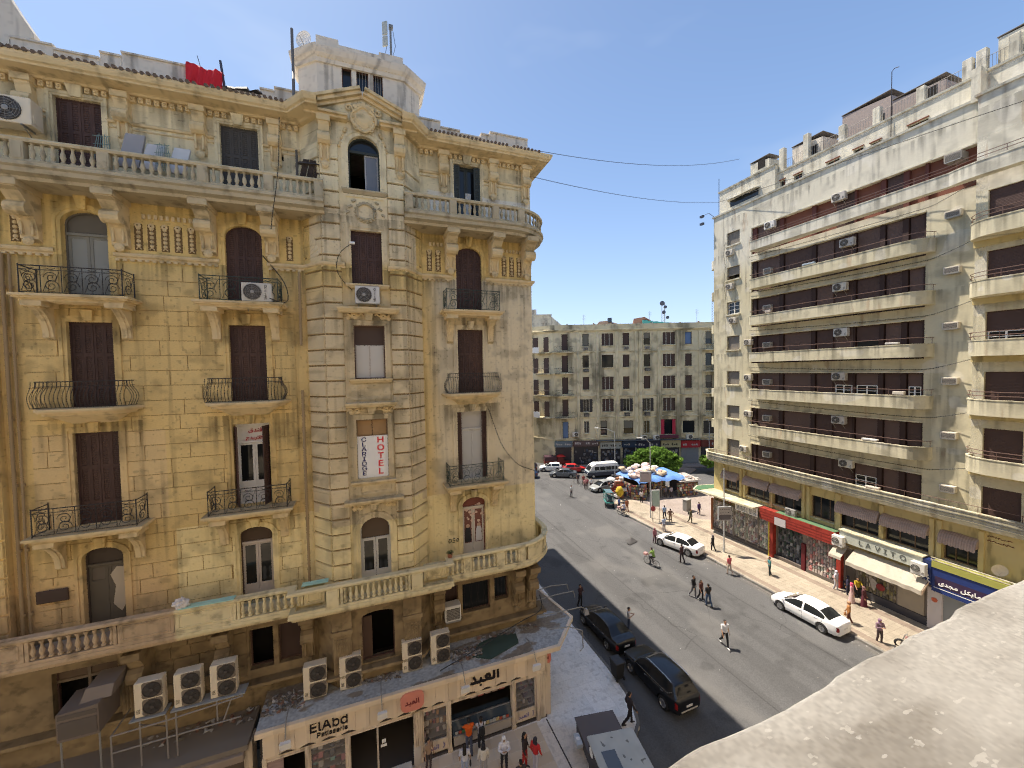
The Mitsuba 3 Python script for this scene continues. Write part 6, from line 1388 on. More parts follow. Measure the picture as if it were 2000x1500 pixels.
# units on this building
G1 = 'box air conditioners in the window bands'
nm = ['topmost', 'second', 'third', 'fourth', 'fifth', 'sixth', 'lowest']
for i, (tz, pz) in enumerate(zip(TOPS, PAR)):
    ac_window(RF, 25.85, -.3, pz + .45, .75, .5, .35, f'grey box unit at the left of the {nm[i] if i < 5 else "lowest"} dark brown window band', m=mat((.33, .31, .28), .5))
for i, z in enumerate((27.45, 23.9, 20.35, 16.8, 13.25, 9.75)):
    ac_window(RF, 13.45, 0, z - .18, .74, .42, .34, f'cream window unit on the bare wall strip, {["first", "second", "third", "fourth", "fifth", "sixth"][i]} from the top', m=mat((.52, .47, .38), .5))
ac_window(RF, 13.45, -.3, 30.75, .8, .5, .75, 'grey box unit on the red brick band at upper right', m=mat((.25, .23, .2), .6))
for i, (s, z, l) in enumerate(((25.5, 31.0, 'white split unit on the red top band near its left end'), (19.9, 31.2, 'two-tone split unit in the middle of the red top band'), (19.3, 27.45, 'split unit hanging at the middle of the top brown band'), (19.75, 24.1, 'white split unit at the middle of the second brown band'), (19.65, 20.5, 'white split unit at the middle of the third brown band'), (19.75, 17.0, 'dull split unit at the middle of the fourth brown band'), (19.75, 13.5, 'dull split unit at the middle of the fifth brown band'), (19.2, 10.1, 'white split unit at the middle of the lowest brown band'))):
    ac_split(RF, s, -.1, z - .25, .95, .62, .38, l, m=None if i in (0, 3, 4, 7) else mat((.42, .39, .35), .5), fan_right=True)
for s, z, l in ((27.6, 20.4, 'small split unit at the left end of the third brown band'), (27.6, 16.9, 'small split unit at the left end of the fourth brown band'), (27.6, 13.3, 'small split unit at the left end of the fifth brown band'), (28.1, 9.7, 'white split unit beside the lowest small window'), (29.7, 29.75, 'cream split unit under the topmost small window'), (29.7, 26.3, 'cream split unit under the second small window'), (29.3, 22.75, 'cream split unit under the white small window')):
    ac_split(RF, s, 0, z - .3, .8, .56, .32, l, m=mat((.48, .44, .37), .5))
ac_split(RF, 19.1, .95, 3.75, .75, .8, .4, 'white split unit between the red and the grey shop fronts', m=M_ACW)
ac_split(RF, 14.35, 1.0, 3.85, .72, .8, .4, 'white split unit between the grey and the blue shop fronts', m=M_ACW)
ac_split(RF, 23.2, .3, 4.63, .85, .6, .35, 'grey unit lying on the green roof strip of the red shop', m=mat((.3, .29, .27), .6), bracket=False)
t = thing('satellite_dish', 'small cream satellite dish over the blue shop', 'satellite dish'); f = RF.at(11.05, .7, 5.65, .7); b = MB(f); b.lathe([(.001, 0), (.12, .012), (.23, .05), (.34, .1), (.35, .12)], 18, (0, 0, 0), 1); b.build(t + '__reflector', mat((.55, .5, .4), .6)); b = MB(f); b.tube([(0, -.03, 0), (0, -.1, -.6)], .03, 5); b.tube([(0, .02, -.3), (0, .35, 0)], .012, 4); b.build(t + '__mount', M_STEEL)
for s, z, w, c, l in ((17.2, 12.4, .9, (.62, .6, .56), 'white board lying on the parapet of the second lowest balcony'), (15.6, 15.85, .6, (.5, .46, .38), 'cream box on the parapet of the fifth brown balcony'), (16.0, 19.35, .7, (.5, .48, .44), 'pale box on the parapet of the third brown balcony'), (17.0, 8.9, .8, (.55, .48, .4), 'pale carton on the long cornice balcony'), (24.9, 22.85, .5, (.42, .36, .3), 'brown carton on the second brown balcony parapet'), (21.5, 26.3, .9, (.3, .36, .42), 'folded blue grey cloth on the top brown balcony parapet')):
    t = thing('balcony_box', l, 'box'); b = MB(RF.at(s, 1.1, z, .08)); b.box(-w / 2, w / 2, -.18, .12, 0, .13 + .1 * (w < .65), ch=.02); b.build(t + '__carton', mat(c, .7)); b = MB(RF.at(s, 1.1, z, .08)); b.box(-w / 2 + .04, w / 2 - .04, -.02, .0, .13 + .1 * (w < .65), .14 + .1 * (w < .65)); b.build(t + '__lid_seam', mat([q * .6 for q in c], .7))
# cables along and across
def wire(pts, label, r=.014, sag=0.0, n=30):
    t = thing('cable', label, 'cable'); p = np.array(pts, float); tt = np.linspace(0, 1, n); q = np.stack([np.interp(tt, np.linspace(0, 1, len(p)), p[:, k]) for k in range(3)], 1); q[:, 2] -= sag * 4 * tt * (1 - tt); b = MB(WORLD); b.tube(q, r, 4); b.build(t + '__line', M_CABLE)
wire([(8.6, 19.4, 29.9), (36.3, 29.5, 39.3)], 'upper cable sagging across the sky between the two buildings', .016, .75)
wire([(8.6, 19.3, 28.4), (35.2, 31.0, 35.4)], 'lower cable sagging across the sky between the two buildings', .016, .5)
wire([(35.2, 31, 35.4), (33.6, 12, 32.6), (33.4, 5, 31.5)], 'long wire slanting across the top of the cream block', .02, .3)
for i, z in enumerate((28.4, 24.9, 21.2, 17.6, 14.3, 10.8)):
    wire([(35.3, 27.6, z + .3), (35.25, 20.0, z + .25), (35.3, 14.5, z + .2), (34.9, 12.4, z + .6)], f'dark wire looping along the cream wall above brown band {["one, topmost", "two", "three", "four", "five", "six, lowest"][i]}', .018, .25)
for i, z in enumerate((30.5, 27.5)):
    wire([(35.3, 30.3, z + .5), (35.25, 30.45, z - .8), (35.3, 30.35, z - 1.6), (35.28, 30.2, z - 2.5)], f'wire hanging beside the {["topmost", "second"][i]} small window of the cream block', .02)

# ================================================================ the weathered building at the end of the street and those behind it
FB = thing('corner_house', 'weathered six-storey building facing down the street behind the trees', 'building')
ROWS = [(22.35, 24.6), (18.3, 20.6), (14.2, 16.55), (10.0, 12.4)]
WX = [(-14.35, -13.15), (-10.75, -8.6), (-6.85, -5.65), (-3.0, -1.8), (.55, 2.8), (4.65, 5.9), (8.4, 9.6), (13, 14.2), (16, 18.2)]
XL = -19.8
g = sbox(XL, 0, 22, 25.4)
for z0, z1 in ROWS:
    for a, e in WX: g = g.difference(sbox(a, z0, e, z1))
    g = g.difference(sbox(-18.2, z0 - .75, -17.05, z1))
for a, e, z0, z1 in ((-14.2, -13.2, 6.0, 8.25), (-11.1, -9.9, 5.6, 8.3), (-6.8, -5.0, 5.8, 8.3), (-3.0, -1.9, 5.8, 8.2), (.1, 2.8, 5.6, 8.4), (4.2, 6.4, 5.8, 8.1), (8, 10, 5.6, 8.0), (-18.2, -17.1, 5.1, 8.2)): g = g.difference(sbox(a, z0, e, z1))
b = MB(FF); b.wall(g, -.4, 0); b.box(21.6, 22, -18, -.4, 0, 25.4)
# left flank turns away round a blunt corner
LFX = [(XL, 0), (-24.0, -3.2), (-27.0, -14.0)]
b.sweep(LFX[::-1], [(0, 0), (0, 25.4), (-.4, 25.4), (-.4, 0)]); b.box(-27, 22, -18.2, -18, 0, 25.4); b.build(FB + '__wall', M_FAR)
b = MB(FF); b.slab(Polygon([(22, 0), (XL, 0), (-24, -3.2), (-27, -14), (-27, -18), (22, -18)]).buffer(-.05), 25.2, 25.3)
b.build(FB + '__roof', M_ROOFST)
b = MB(FF); b.box(-19, 21.5, -3, -2.8, 0, 25); b.build(FB + '__interior', M_DARK)
PW = LFX[::-1] + [(22, 0)]
b = MB(FF); b.sweep(PW, [(0, 24.95), (.15, 24.95), (.45, 25.2), (.5, 25.35), (.2, 25.4), (.15, 25.42), (.15, 26.3), (-.15, 26.3), (-.15, 25.4), (0, 25.35)]); b.build(FB + '__cornice', M_FAR)
for z in (21.25, 13.0, 9.05, 4.9):
    b = MB(FF); b.sweep(PW, [(0, z - .12), (.14, z - .1), (.16, z + .08), (0, z + .12)]); b.build(FB + '__string_course', M_FAR)
for s in (-15.2, -11.6, -8.0, -4.4, -3.6, -.2, 3.3, 7.4, 11.4, 15):
    b = MB(FF); b.box(s - .28, s + .28, 0, .13, 4.9, 24.9); b.build(FB + '__pilaster', M_FAR)
random.seed(60)
M_FSH = mat((.075, .048, .040), .7); M_FGR = mat((.16, .15, .12), .7); M_FBL = mat((.05, .06, .09), .5); M_FFR = mat((.42, .40, .34), .7)
def fwin(a, e, z0, z1, kind):
    b = MB(FF); b.wall(sbox(a, z0, e, z1).difference(sbox(a + .07, z0 + .07, e - .07, z1 - .07)), -.32, -.15); k = b.build(FB + '__window', M_FSH if kind != 'white' else M_FFR)
    if kind == 'triple':
        b = MB(FF); 
        for t in (.28, .66): x = a + (e - a) * t; b.box(x - .045, x + .045, -.2, -.08, z0, z1)
        b.build(k + '__mullion', M_FFR)
    b = MB(FF); b.box(a + .05, e - .05, -.26, -.24, z0 + .05, z1 - .05)
    if kind in ('shut', 'triple'):
        z = z0 + .1
        while z < z1 - .1: b.box(a + .07, e - .07, -.24, -.215, z, z + .09); z += .14
    b.build(k + ('__shutter' if kind in ('shut', 'triple') else '__pane'), {'shut': M_FSH, 'triple': M_FSH, 'dark': M_DARKGLASS, 'blue': mat((.10, .17, .32), .4), 'grey': M_FGR, 'white': M_DARKGLASS}[kind])
    if kind == 'white': b = MB(FF); b.box((a + e) / 2 - .04, (a + e) / 2 + .04, -.24, -.2, z0 + .1, z1 - .1); b.build(k + '__mullion', M_FFR)
    if kind in ('dark', 'grey') and random.random() < .5:
        b = MB(FF); zz = z0 + (z1 - z0) * random.uniform(.35, .6); b.box(a + .06, e - .06, -.2, -.17, zz, z1 - .06); b.build(k + '__half_shutter', M_FGR)
    b = MB(FF); b.box(a - .15, e + .15, 0, .16, z0 - .16, z0 - .02); b.build(FB + '__window_sill', M_FAR)
KIND = [['grey', 'triple', 'shut', 'dark', 'triple', 'blue', 'dark', 'shut', 'triple'], ['dark', 'dark', 'shut', 'dark', 'triple', 'shut', 'dark', 'shut', 'triple'], ['shut', 'triple', 'shut', 'shut', 'triple', 'shut', 'dark', 'shut', 'triple'], ['white', 'triple', 'white', 'white', 'triple', 'shut', 'dark', 'shut', 'triple']]
for r, (z0, z1) in enumerate(ROWS):
    for (a, e), kd in zip(WX, KIND[r]):
        fwin(a, e, z0, z1, kd)
        if kd == 'white':
            for x0, x1 in ((a - .55, a - .02), (e + .02, e + .55)): b = MB(FF); b.box(x0, x1, .02, .08, z0, z1); b.build(FB + '__open_shutter', mat((.04, .035, .035), .7))
    b = MB(FF); b.box(-18.15, -17.1, -.3, -.2, z0 - .7, z1); b.build(FB + '__balcony_door', M_FSH)
for (a, e, z0, z1, kd) in ((-14.2, -13.2, 6.0, 8.25, 'white'), (-11.1, -9.9, 5.6, 8.3, 'dark'), (-6.8, -5.0, 5.8, 8.3, 'dark'), (-3.0, -1.9, 5.8, 8.2, 'white'), (.1, 2.8, 5.6, 8.4, 'dark'), (4.2, 6.4, 5.8, 8.1, 'dark'), (8, 10, 5.6, 8.0, 'dark'), (-18.2, -17.1, 5.1, 8.2, 'blue')): fwin(a, e, z0, z1, kd)
for a in (.1, 2.2):
    b = MB(FF); b.box(a, a + .6, .02, .08, 5.6, 8.4); b.build(FB + '__red_curtain', mat((.40, .03, .06), .8))
b = MB(FF); b.box(-.3, 3.1, .1, .7, 4.95, 5.5); b.build(FB + '__flower_balcony', mat((.12, .03, .05), .8))
# balconies at the blunt corner, on the flank and at the right
def fbal(s0, s1, z, d=1.1, solid=False):
    b = MB(FF); b.box(s0, s1, 0, d, z - .18, z); k = b.build(FB + '__balcony', M_FAR); b = MB(FF)
    if solid: b.box(s0, s1, d - .1, d, z, z + .95); b.build(k + '__screen', M_WHITE); return
    for zz in (z + .05, z + .95): b.tube([(s0, 0, zz), (s0, d - .05, zz), (s1, d - .05, zz), (s1, 0, zz)], .025, 4)
    for i in range(int((s1 - s0) / .2)): x = s0 + .2 * i; b.tube([(x, d - .05, z), (x, d - .05, z + .95)], .012, 4)
    b.build(k + '__railing', M_IRON)
for z in (21.3, 17.35, 13.25, 9.1): fbal(-19.6, -16.1, z); fbal(8.0, 11, z)
FL = FF.at(-24.0, -3.2, 0, math.atan2(3.2, 4.2))
for i, z in enumerate((21.3, 17.35, 13.25, 9.1)):
    b = MB(FL); b.box(1.5, 5.2, 0, 1.3, z - .18, z); k = b.build(FB + '__corner_balcony', M_FAR); b = MB(FL)
    if i in (0, 3): b.box(.9, 2.9, 1.2, 1.3, z - .1, z + 1.0); b.build(k + '__white_screen', M_WHITE)
    else:
        for zz in (z + .05, z + .95): b.tube([(1.5, 1.25, zz), (5.2, 1.25, zz)], .025, 4)
        for j in range(18): b.tube([(1.5 + .2 * j, 1.25, z), (1.5 + .2 * j, 1.25, z + .95)], .012, 4)
        b.build(k + '__railing', M_IRON)
    for a in (.8, 3.2): b = MB(FL); b.box(a, a + 1.1, .01, .06, z, z + 2.9); b.build(FB + '__flank_door', M_FSH)
for z in (20.6, 16.5, 12.4, 8.2, 24.5):
    for a in (-10, -7.4, -4.6): 
        fr = FF.at(-27.0, -14.0, 0, math.atan2(10.8, 3.0)); b = MB(fr); b.box(10.6 + a, 11.7 + a, .01, .06, z - 2.3, z); b.build(FB + '__flank_window', M_FSH)
# shops
for (a, e, z0, z1, c) in ((-24, -16.5, 3.5, 4.6, (.10, .14, .17)), (-16.3, -11.5, 3.6, 4.6, (.09, .06, .06)), (-11.3, -7.4, 3.1, 4.3, (.36, .37, .33)), (-7.2, -4.6, 3.3, 4.5, (.03, .05, .09)), (-4.5, -.2, 3.2, 4.8, (.02, .022, .05)), (0, 3.6, 3.2, 4.6, (.38, .34, .20)), (3.7, 7.2, 3.1, 4.4, (.36, .02, .03)), (7.4, 12, 3.2, 4.4, (.14, .03, .02))):
    b = MB(FF); b.box(max(a, XL), e, .02, .5, z0, z1); k = b.build(FB + '__shop_fascia', mat(c, .5))
    b = MB(FF); n = int((e - max(a, XL)) / .42)
    for i in range(n):
        if i % 4 == 3 or random.random() < .15: continue
        x = max(a, XL) + .3 + i * .4; b.box(x, x + .27, .5, .52, z0 + .4, z0 + random.uniform(.6, .85))
    if c[0] > .3 and c[1] > .3: q = b.build(k + '__lettering', mat((.06, .06, .05), .6))
    else: q = b.build(k + '__lettering', mat((.40, .38, .36), .6))
    stuff(q)
    dark = c != (.36, .02, .03)
    b = MB(FF); b.box(max(a, XL) + .15, e - .15, .0, .1, .1, z0 - .05); k2 = b.build(FB + '__shop_front', mat((.035, .035, .04), .4) if dark else mat((.20, .21, .22), .6))
    if not dark:
        b = MB(FF)
        for i in range(20): b.box(a + .2, e - .2, .1, .12, .15 + i * .145, .25 + i * .145)
        b.build(k2 + '__slat', mat((.22, .23, .24), .6))
    elif a > -16.4:
        b = MB(FF); rr = random.Random(int(a * 10))
        for i in range(26):
            x = rr.uniform(max(a, XL) + .3, e - .6); z = rr.uniform(.3, 2.6); c2 = rr.choice([(.2, .2, .2), (.12, .1, .09), (.06, .08, .12), (.28, .26, .24)])
            b.box(x, x + rr.uniform(.15, .5), .1, .14 + rr.uniform(0, .1), z, z + rr.uniform(.15, .5), c2)
        q = b.build(k2 + '__goods', M_VCOL); stuff(q)
b = MB(FF); b.box(-12, 7.2, 0, 1.0, 4.62, 4.7); b.build(FB + '__shop_roof', mat((.10, .11, .12), .8))
for s, z in ((-16.0, 5.7), (-3.4, 4.75), (-1.1, 4.75), (5.0, 4.75), (-10.4, 21.6), (-6.3, 21.6), (2.2, 21.6)):
    pass
FAC = [(-15.9, 5.5, 'white unit on the end building left of its shops'), (-3.2, 4.72, 'white unit on the shop roof of the end building, left of two'), (-.9, 4.72, 'white unit on the shop roof of the end building, beside the red curtains'), (5.2, 4.72, 'grey unit on the shop roof over the red sign')]
for s, z, l in FAC: ac_split(FF, s, .15, z, 1.1, .8, .45, l, bracket=False)
for i, (a, e) in enumerate(((-14.35, -13.15), (-6.85, -5.65), (-3.0, -1.8))):
    ac_window(FF, (a + e) / 2, 0, 21.55, .8, .5, .5, f'grey unit under the top-floor window of the end building, {["left", "middle", "right"][i]} of three', m=mat((.3, .28, .25), .6))
for s, z, l in ((-13.75, 17.5, 'dark unit under a second-row window at the end building\'s left'), (-2.4, 17.5, 'dark unit under a second-row window in the end building\'s middle'), (-13.75, 9.2, 'dark unit under the open shutters at left of the end building'), (-6.2, 9.2, 'dark unit under the middle open shutters of the end building'), (-2.45, 9.2, 'dark unit under the right open shutters of the end building')):
    ac_window(FF, s, 0, z, .9, .55, .55, l, m=mat((.06, .055, .05), .7))
# roof clutter
t = thing('roof_hoarding', 'turquoise board hoarding on the roof of the end building', 'hoarding')
for i in range(6): b = MB(FF); b.box(-2.9 + i, -1.92 + i, -1.0 - .1 * (i % 2), -.9 - .1 * (i % 2), 25.3, 27.0 - .12 * i); b.build(t + '__board', mat((.10, .42, .40), .6))
t = thing('roof_hut', 'brick hut with a low gable on the roof of the end building', 'hut')
b = MB(FF); b.hull([(-12, -5, 25.3), (-6, -5, 25.3), (-12, -2, 25.3), (-6, -2, 25.3), (-10.5, -3, 27.2), (-9, -3, 27.3), (-6, -3, 26.4)]); b.build(t + '__roof', mat((.22, .16, .12), .9))
b = MB(FF); b.box(-8.9, -8.2, -3.2, -2.6, 27.0, 27.8); b.build(t + '__tank', mat((.05, .08, .12), .5))
t = thing('roof_hut', 'ruined brown brick hut left of the telecom mast', 'hut')
b = MB(FF); b.hull([(-4.2, -4, 25.3), (-.2, -4, 25.3), (-4.2, -1.8, 25.3), (-.2, -1.8, 25.3), (-3.9, -3, 27.6), (-1.8, -3, 27.9), (-.6, -3, 27.2)]); b.build(t + '__brickwork', mat((.20, .11, .075), .9)); b = MB(FF); b.box(-2.4, -1.5, -1.75, -1.7, 26.3, 27.2); b.build(t + '__opening', M_DARK)
random.seed(66)
b = MB(FF)
for i in range(90):
    s = random.uniform(-18, 9); o = random.uniform(-4, -.6); r = random.uniform(.1, .5); c = random.choice([(.3, .27, .22), (.25, .15, .1), (.4, .38, .35), (.15, .14, .13), (.3, .1, .08)])
    b.hull([(s + random.uniform(-r, r), o + random.uniform(-r, r), 25.3 + random.uniform(0, 1.0 + r)) for _ in range(7)], c)
b.build('roof_rubble', M_VCOL); stuff('roof_rubble', 'heaps of rubble and scrap along the end building roof', 'rubble')
t = thing('telecom_mast', 'telecom lattice mast with dish drums on the end building roof', 'mast')
b = MB(FF)
for x, y in ((1.5, -3), (2.1, -3), (1.8, -2.5)): b.tube([(x, y, 25.3), (x, y, 30.6)], .04, 4)
for i in range(10): z = 25.4 + i * .5; b.tube([(1.5, -3, z), (2.1, -3, z + .5), (1.8, -2.5, z), (1.5, -3, z + .5)], .025, 4)
b.build(t + '__lattice', mat((.35, .35, .36), .5))
for (x, z, r) in ((1.3, 30.3, .45), (1.6, 28.6, .35), (2.3, 27.6, .3), (1.9, 29.6, .3)): b = MB(FF); b.lathe([(0, 0), (r, .05), (r, .25), (0, .3)], 12, (x, -2.4, z), 1); b.build(t + '__drum', mat((.10, .11, .14), .5))
for s, h, l in ((-13.5, 28.6, 'thin TV aerial on the left part of the end building roof'), (-.8, 29.0, 'thin TV aerial beside the telecom mast'), (8.2, 29.2, 'bent aerial rod at the right of the end building roof'), (-23.5, 29.0, 'thin TV aerial at the far left roof')):
    t = thing('tv_aerial', l, 'aerial'); b = MB(FF); b.tube([(s, -3, 25.3), (s, -3, h)], .03, 4)
    for i in range(4): b.tube([(s - .35, -3, h - .2 - .25 * i), (s + .35, -3, h - .2 - .25 * i)], .015, 4)
    b.build(t + '__rod', M_STEEL)
t = thing('telecom_mast', 'small lattice mast beside the cream block edge', 'mast'); b = MB(FF)
for x in (10.6, 11.0): b.tube([(x, -2, 25.3), (x, -2, 31)], .04, 4)
for i in range(11): b.tube([(10.6, -2, 25.4 + .5 * i), (11.0, -2, 25.9 + .5 * i)], .025, 4)
b.build(t + '__lattice', mat((.25, .25, .26), .5))
# paler building further back at left
BB = thing('background_building', 'pale flat-roofed building rising behind the end building at left', 'building')
f = FF.at(-44, -22, 0)
b = MB(f); b.box(0, 16.5, -10, 0, 0, 32.3); b.box(16.5, 26, -12, -3, 0, 31.6); b.hull([(26, -12, 26), (26, -3, 26), (30.5, -12, 26), (30.5, -3, 26), (26, -12, 31.5), (26, -3, 31.5), (30.5, -12, 27.5), (30.5, -3, 27.5)]); b.build(BB + '__wall', M_CREAM)
b = MB(f); b.box(-.2, 16.7, -10.2, .2, 32.3, 32.7); b.box(16.5, 26.2, -12.2, -2.8, 31.6, 31.95); b.build(BB + '__coping', M_CREAM)
for i in range(5): b = MB(f); b.box(1 + 3 * i, 2.6 + 3 * i, 0, .05, 26.2, 28.2); b.build(BB + '__window', mat((.08, .08, .08), .5))
for x in (9.5, 12.5, 17.5, 20): b = MB(f); b.box(x, x + 1.2, -3, -2.95, 26.2, 28); b.build(BB + '__window', mat((.08, .08, .08), .5))
b = MB(f); b.box(11, 12, 0, .05, 29.8, 30.6); b.build(BB + '__window', M_DARK)
for x in (14, 21): b = MB(f); b.box(x, x + 1.4, -4, -3, 31.9, 33.2); b.build(BB + '__roof_tank', M_ROOFST)
# street flank beyond the hotel, lower buildings along the left side street
SB = thing('side_street_building', 'dim row of shop buildings along the side street at far left', 'building')
b = MB(FF); b.box(-60, -31, -20, 3.5, 0, 17); b.build(SB + '__wall', M_FAR)
for i in range(6): b = MB(FF); b.box(-35.5 - 4 * i, -32 - 4 * i, 3.5, 3.6, .3, 3.2); b.build(SB + '__shop_front', mat((.06, .08, .09), .4))
for j in range(4):
    for i in range(6): b = MB(FF); b.box(-35 - 4 * i, -33.6 - 4 * i, 3.5, 3.55, 5.5 + 3 * j, 7.4 + 3 * j); b.build(SB + '__window', M_FSH)
FE = thing('side_street_building', 'pale building beyond the cream block, almost hidden at the street end', 'building')
b = MB(WORLD); b.box(75, 110, 30, 60, 0, 24); b.build(FE + '__wall', M_FAR)
for i in range(5): b = MB(WORLD); b.box(74.9, 75, 33 + 5 * i, 35 + 5 * i, 14, 17); b.build(FE + '__window', M_FSH)

# ================================================================ ground
b = MB(WORLD); G = np.array([(-600, -600), (600, -600), (600, 900), (-600, 900)]); b.add(np.c_[G, np.full(4, -.02)], [[0, 1, 2, 3]]); b.build('ground', mat((.16, .15, .135), .9)); setting('ground')
b = MB(WORLD); b.add([(-60, -5, 0), (110, -5, 0), (110, 110, 0), (-60, 110, 0)], [[0, 1, 2, 3]]); b.build('road', M_ASPH); setting('road')
def pavement(key, poly, m, z=.14, kerb=None):
    b = MB(WORLD); b.slab(poly, .003, z); b.build(key, m); setting(key)
LP = Polygon([(-30, 14.2), (9.0, 14.2), (10.8, 14.5), (12.1, 15.3), (12.7, 16.6), (12.9, 18.5), (12.9, 60), (8.0, 60), (8.0, 17.0), (-30, 17.0)])
pavement('pavement', LP.union(sbox(-30, 14.2, 9, 21)), M_MARB)
K = MB(WORLD)
def kerbline(pts, key, w=.16, z=.15):
    P = LineString(pts); L = P.length; n = int(L / .9); off = P.buffer(w / 2, cap_style=2)
    for i in range(n):
        a, e = P.interpolate(L * i / n + .006), P.interpolate(L * (i + 1) / n - .006)
        d = np.array([e.x - a.x, e.y - a.y]); d /= np.linalg.norm(d); nn = np.array([-d[1], d[0]]) * w / 2
        b = MB(WORLD); b.slab(Polygon([(a.x + nn[0], a.y + nn[1]), (e.x + nn[0], e.y + nn[1]), (e.x - nn[0], e.y - nn[1]), (a.x - nn[0], a.y - nn[1])]), .002, z + .012); b.build(key + '__kerb_stone', mat(((.155, .15, .14), (.19, .18, .165), (.125, .12, .115))[i % 3], .85))
kerbline([(7.0, 14.2), (9.0, 14.2), (10.8, 14.5), (12.1, 15.3), (12.7, 16.6), (12.9, 18.5), (12.9, 34)], 'pavement')
RP = Polygon([(29.4, -5), (29.4, 30), (29.0, 38), (28.95, 40.5), (29.6, 42.6), (31.5, 44.2), (36, 45.5), (44, 46), (44, 33), (36.5, 32.5), (36.5, -5)])
pavement('pavement_001', RP, M_PAVE)
kerbline([(29.4, 8), (29.4, 30), (29.0, 38), (28.95, 40.5), (29.6, 42.6), (31.5, 44.2), (36, 45.5), (44, 46)], 'pavement_001')
b = MB(WORLD); b.slab(Polygon([(33.2, 42.5), (34.6, 37.5), (36.0, 34.2), (38, 33), (43.8, 34), (43.8, 45)]), .14, .146); b.build('plaza', M_PLAZA); setting('plaza')
b = MB(WORLD); b.slab(Polygon([(40, 49.5), (48, 49.5), (53, 52), (49, 57), (42, 56.5), (39.5, 53)]).buffer(.5), .003, .14); b.build('traffic_island', M_PLAZA); setting('traffic_island')
FP = MB(FF); FP.slab(sbox(-22, .5, 22, 3.0), .003, .14); FP.build('pavement_002', M_PLAZA); setting('pavement_002')
# tiles of the shaded pavement before the shop, down to the size one can still pick out
random.seed(70); n = 0
for i in range(-8, 13):
    for j in range(6):
        x0, y0 = i * .62 + .0, 14.3 + j * .52
        if x0 + .6 > 8.0 or n > 290: continue
        b = MB(WORLD); h = .146 + random.uniform(0, .006); b.box(x0 + .008, x0 + .612, y0 + .008, y0 + .512, .13, h, ch=.006); b.build('pavement__tile', mat(random.choice([(.60, .50, .37), (.55, .45, .33), (.64, .54, .41), (.57, .48, .37)]), .7)); n += 1
b = MB(WORLD); b.box(7.96, 8.02, 14.2, 17.4, .14, .149); b.build('pavement__joint_strip', mat((.05, .045, .04), .8))
# worn grit and litter in the gutters
b = MB(WORLD)
for i in range(260):
    side = random.random()
    if side < .6: x, y = 29.3 - abs(random.gauss(0, .35)), random.uniform(10, 40)
    else: x, y = random.uniform(14, 29), random.uniform(12, 50)
    r = random.uniform(.015, .06); c = random.choice([(.4, .39, .37), (.2, .18, .15), (.5, .5, .5), (.12, .11, .1)])
    b.hull([(x + random.uniform(-r, r), y + random.uniform(-r, r), .002 + random.uniform(0, r * .5)) for _ in range(6)], c)
b.build('street_litter', M_VCOL); stuff('street_litter', 'scraps of litter and grit scattered over the street', 'litter')
# ---------------------------------------------------------------- the viewer's own parapet
t = thing('parapet', 'weathered pale concrete parapet ledge filling the lower right corner', 'parapet')
b = MB(WORLD); n = 240; xs = np.linspace(-.6, 6, n); ys = np.linspace(0, 1, 70)
G = []
for x in xs:
    row = []
    e = .451 + .040 * min(x - .41, 1.8) + .011 * (meshkit.fbm(np.array([[x * 9, 0, 1]]), 4, 2)[0] - .5) * 2
    for q in ys:
        if q < .75: y = e - .018 - (1 - q / .75) * 1.6; z = 17.40 - .02 * (q / .75 - 1) + 0
        else: a = (q - .75) / .25 * math.pi / 2 * 1.2; y = e - .018 + .018 * math.sin(min(a, math.pi / 2)); z = 17.40 - .018 * (1 - math.cos(min(a, math.pi / 2))) - max(0, a - math.pi / 2) * 2.2
        row.append((x, y, z))
    G.append(row)
G = np.array(G); nz = meshkit.fbm(G * np.array([9, 14, 9]), 5, 4); G[..., 2] += (nz - .5) * .010
b.grid(G); b.build(t + '__coping', M_CONC, True)
b = MB(WORLD); b.box(-.6, 6, -1.2, .40, 15.5, 17.34); b.build(t + '__wall', M_CONC)
# the sunlit building the viewer stands on: it closes the near side of the cross street
t = thing('viewer_building', 'pale plastered building on the near side of the cross street, behind the parapet', 'building')
g = sbox(-60, 0, 60, 27)
for i in range(-11, 12):
    for k in range(6):
        if abs(i * 5 - 1) > 3 or k not in (3, 4): g = g.difference(sbox(i * 5 - .7, 2 + 4.1 * k, i * 5 + .7, 4.6 + 4.1 * k))
b = MB(WORLD.at(0, -1.6, 0)); b.wall(g, -.5, 0); b.box(-60, 60, -12, -11.5, 0, 27); b.box(-60, -59.5, -11.5, -.5, 0, 27); b.box(59.5, 60, -11.5, -.5, 0, 27); b.build(t + '__wall', mat((.68, .58, .43), .9))
b = MB(WORLD.at(0, -1.6, 0)); b.box(-59, 59, -1.0, -.6, 0, 26.8); b.build(t + '__window', M_DARKGLASS); b = MB(WORLD.at(0, -1.6, 0)); b.box(-60, 60, -12, .3, 27, 27.3); b.build(t + '__roof', mat((.4, .38, .35), .9))

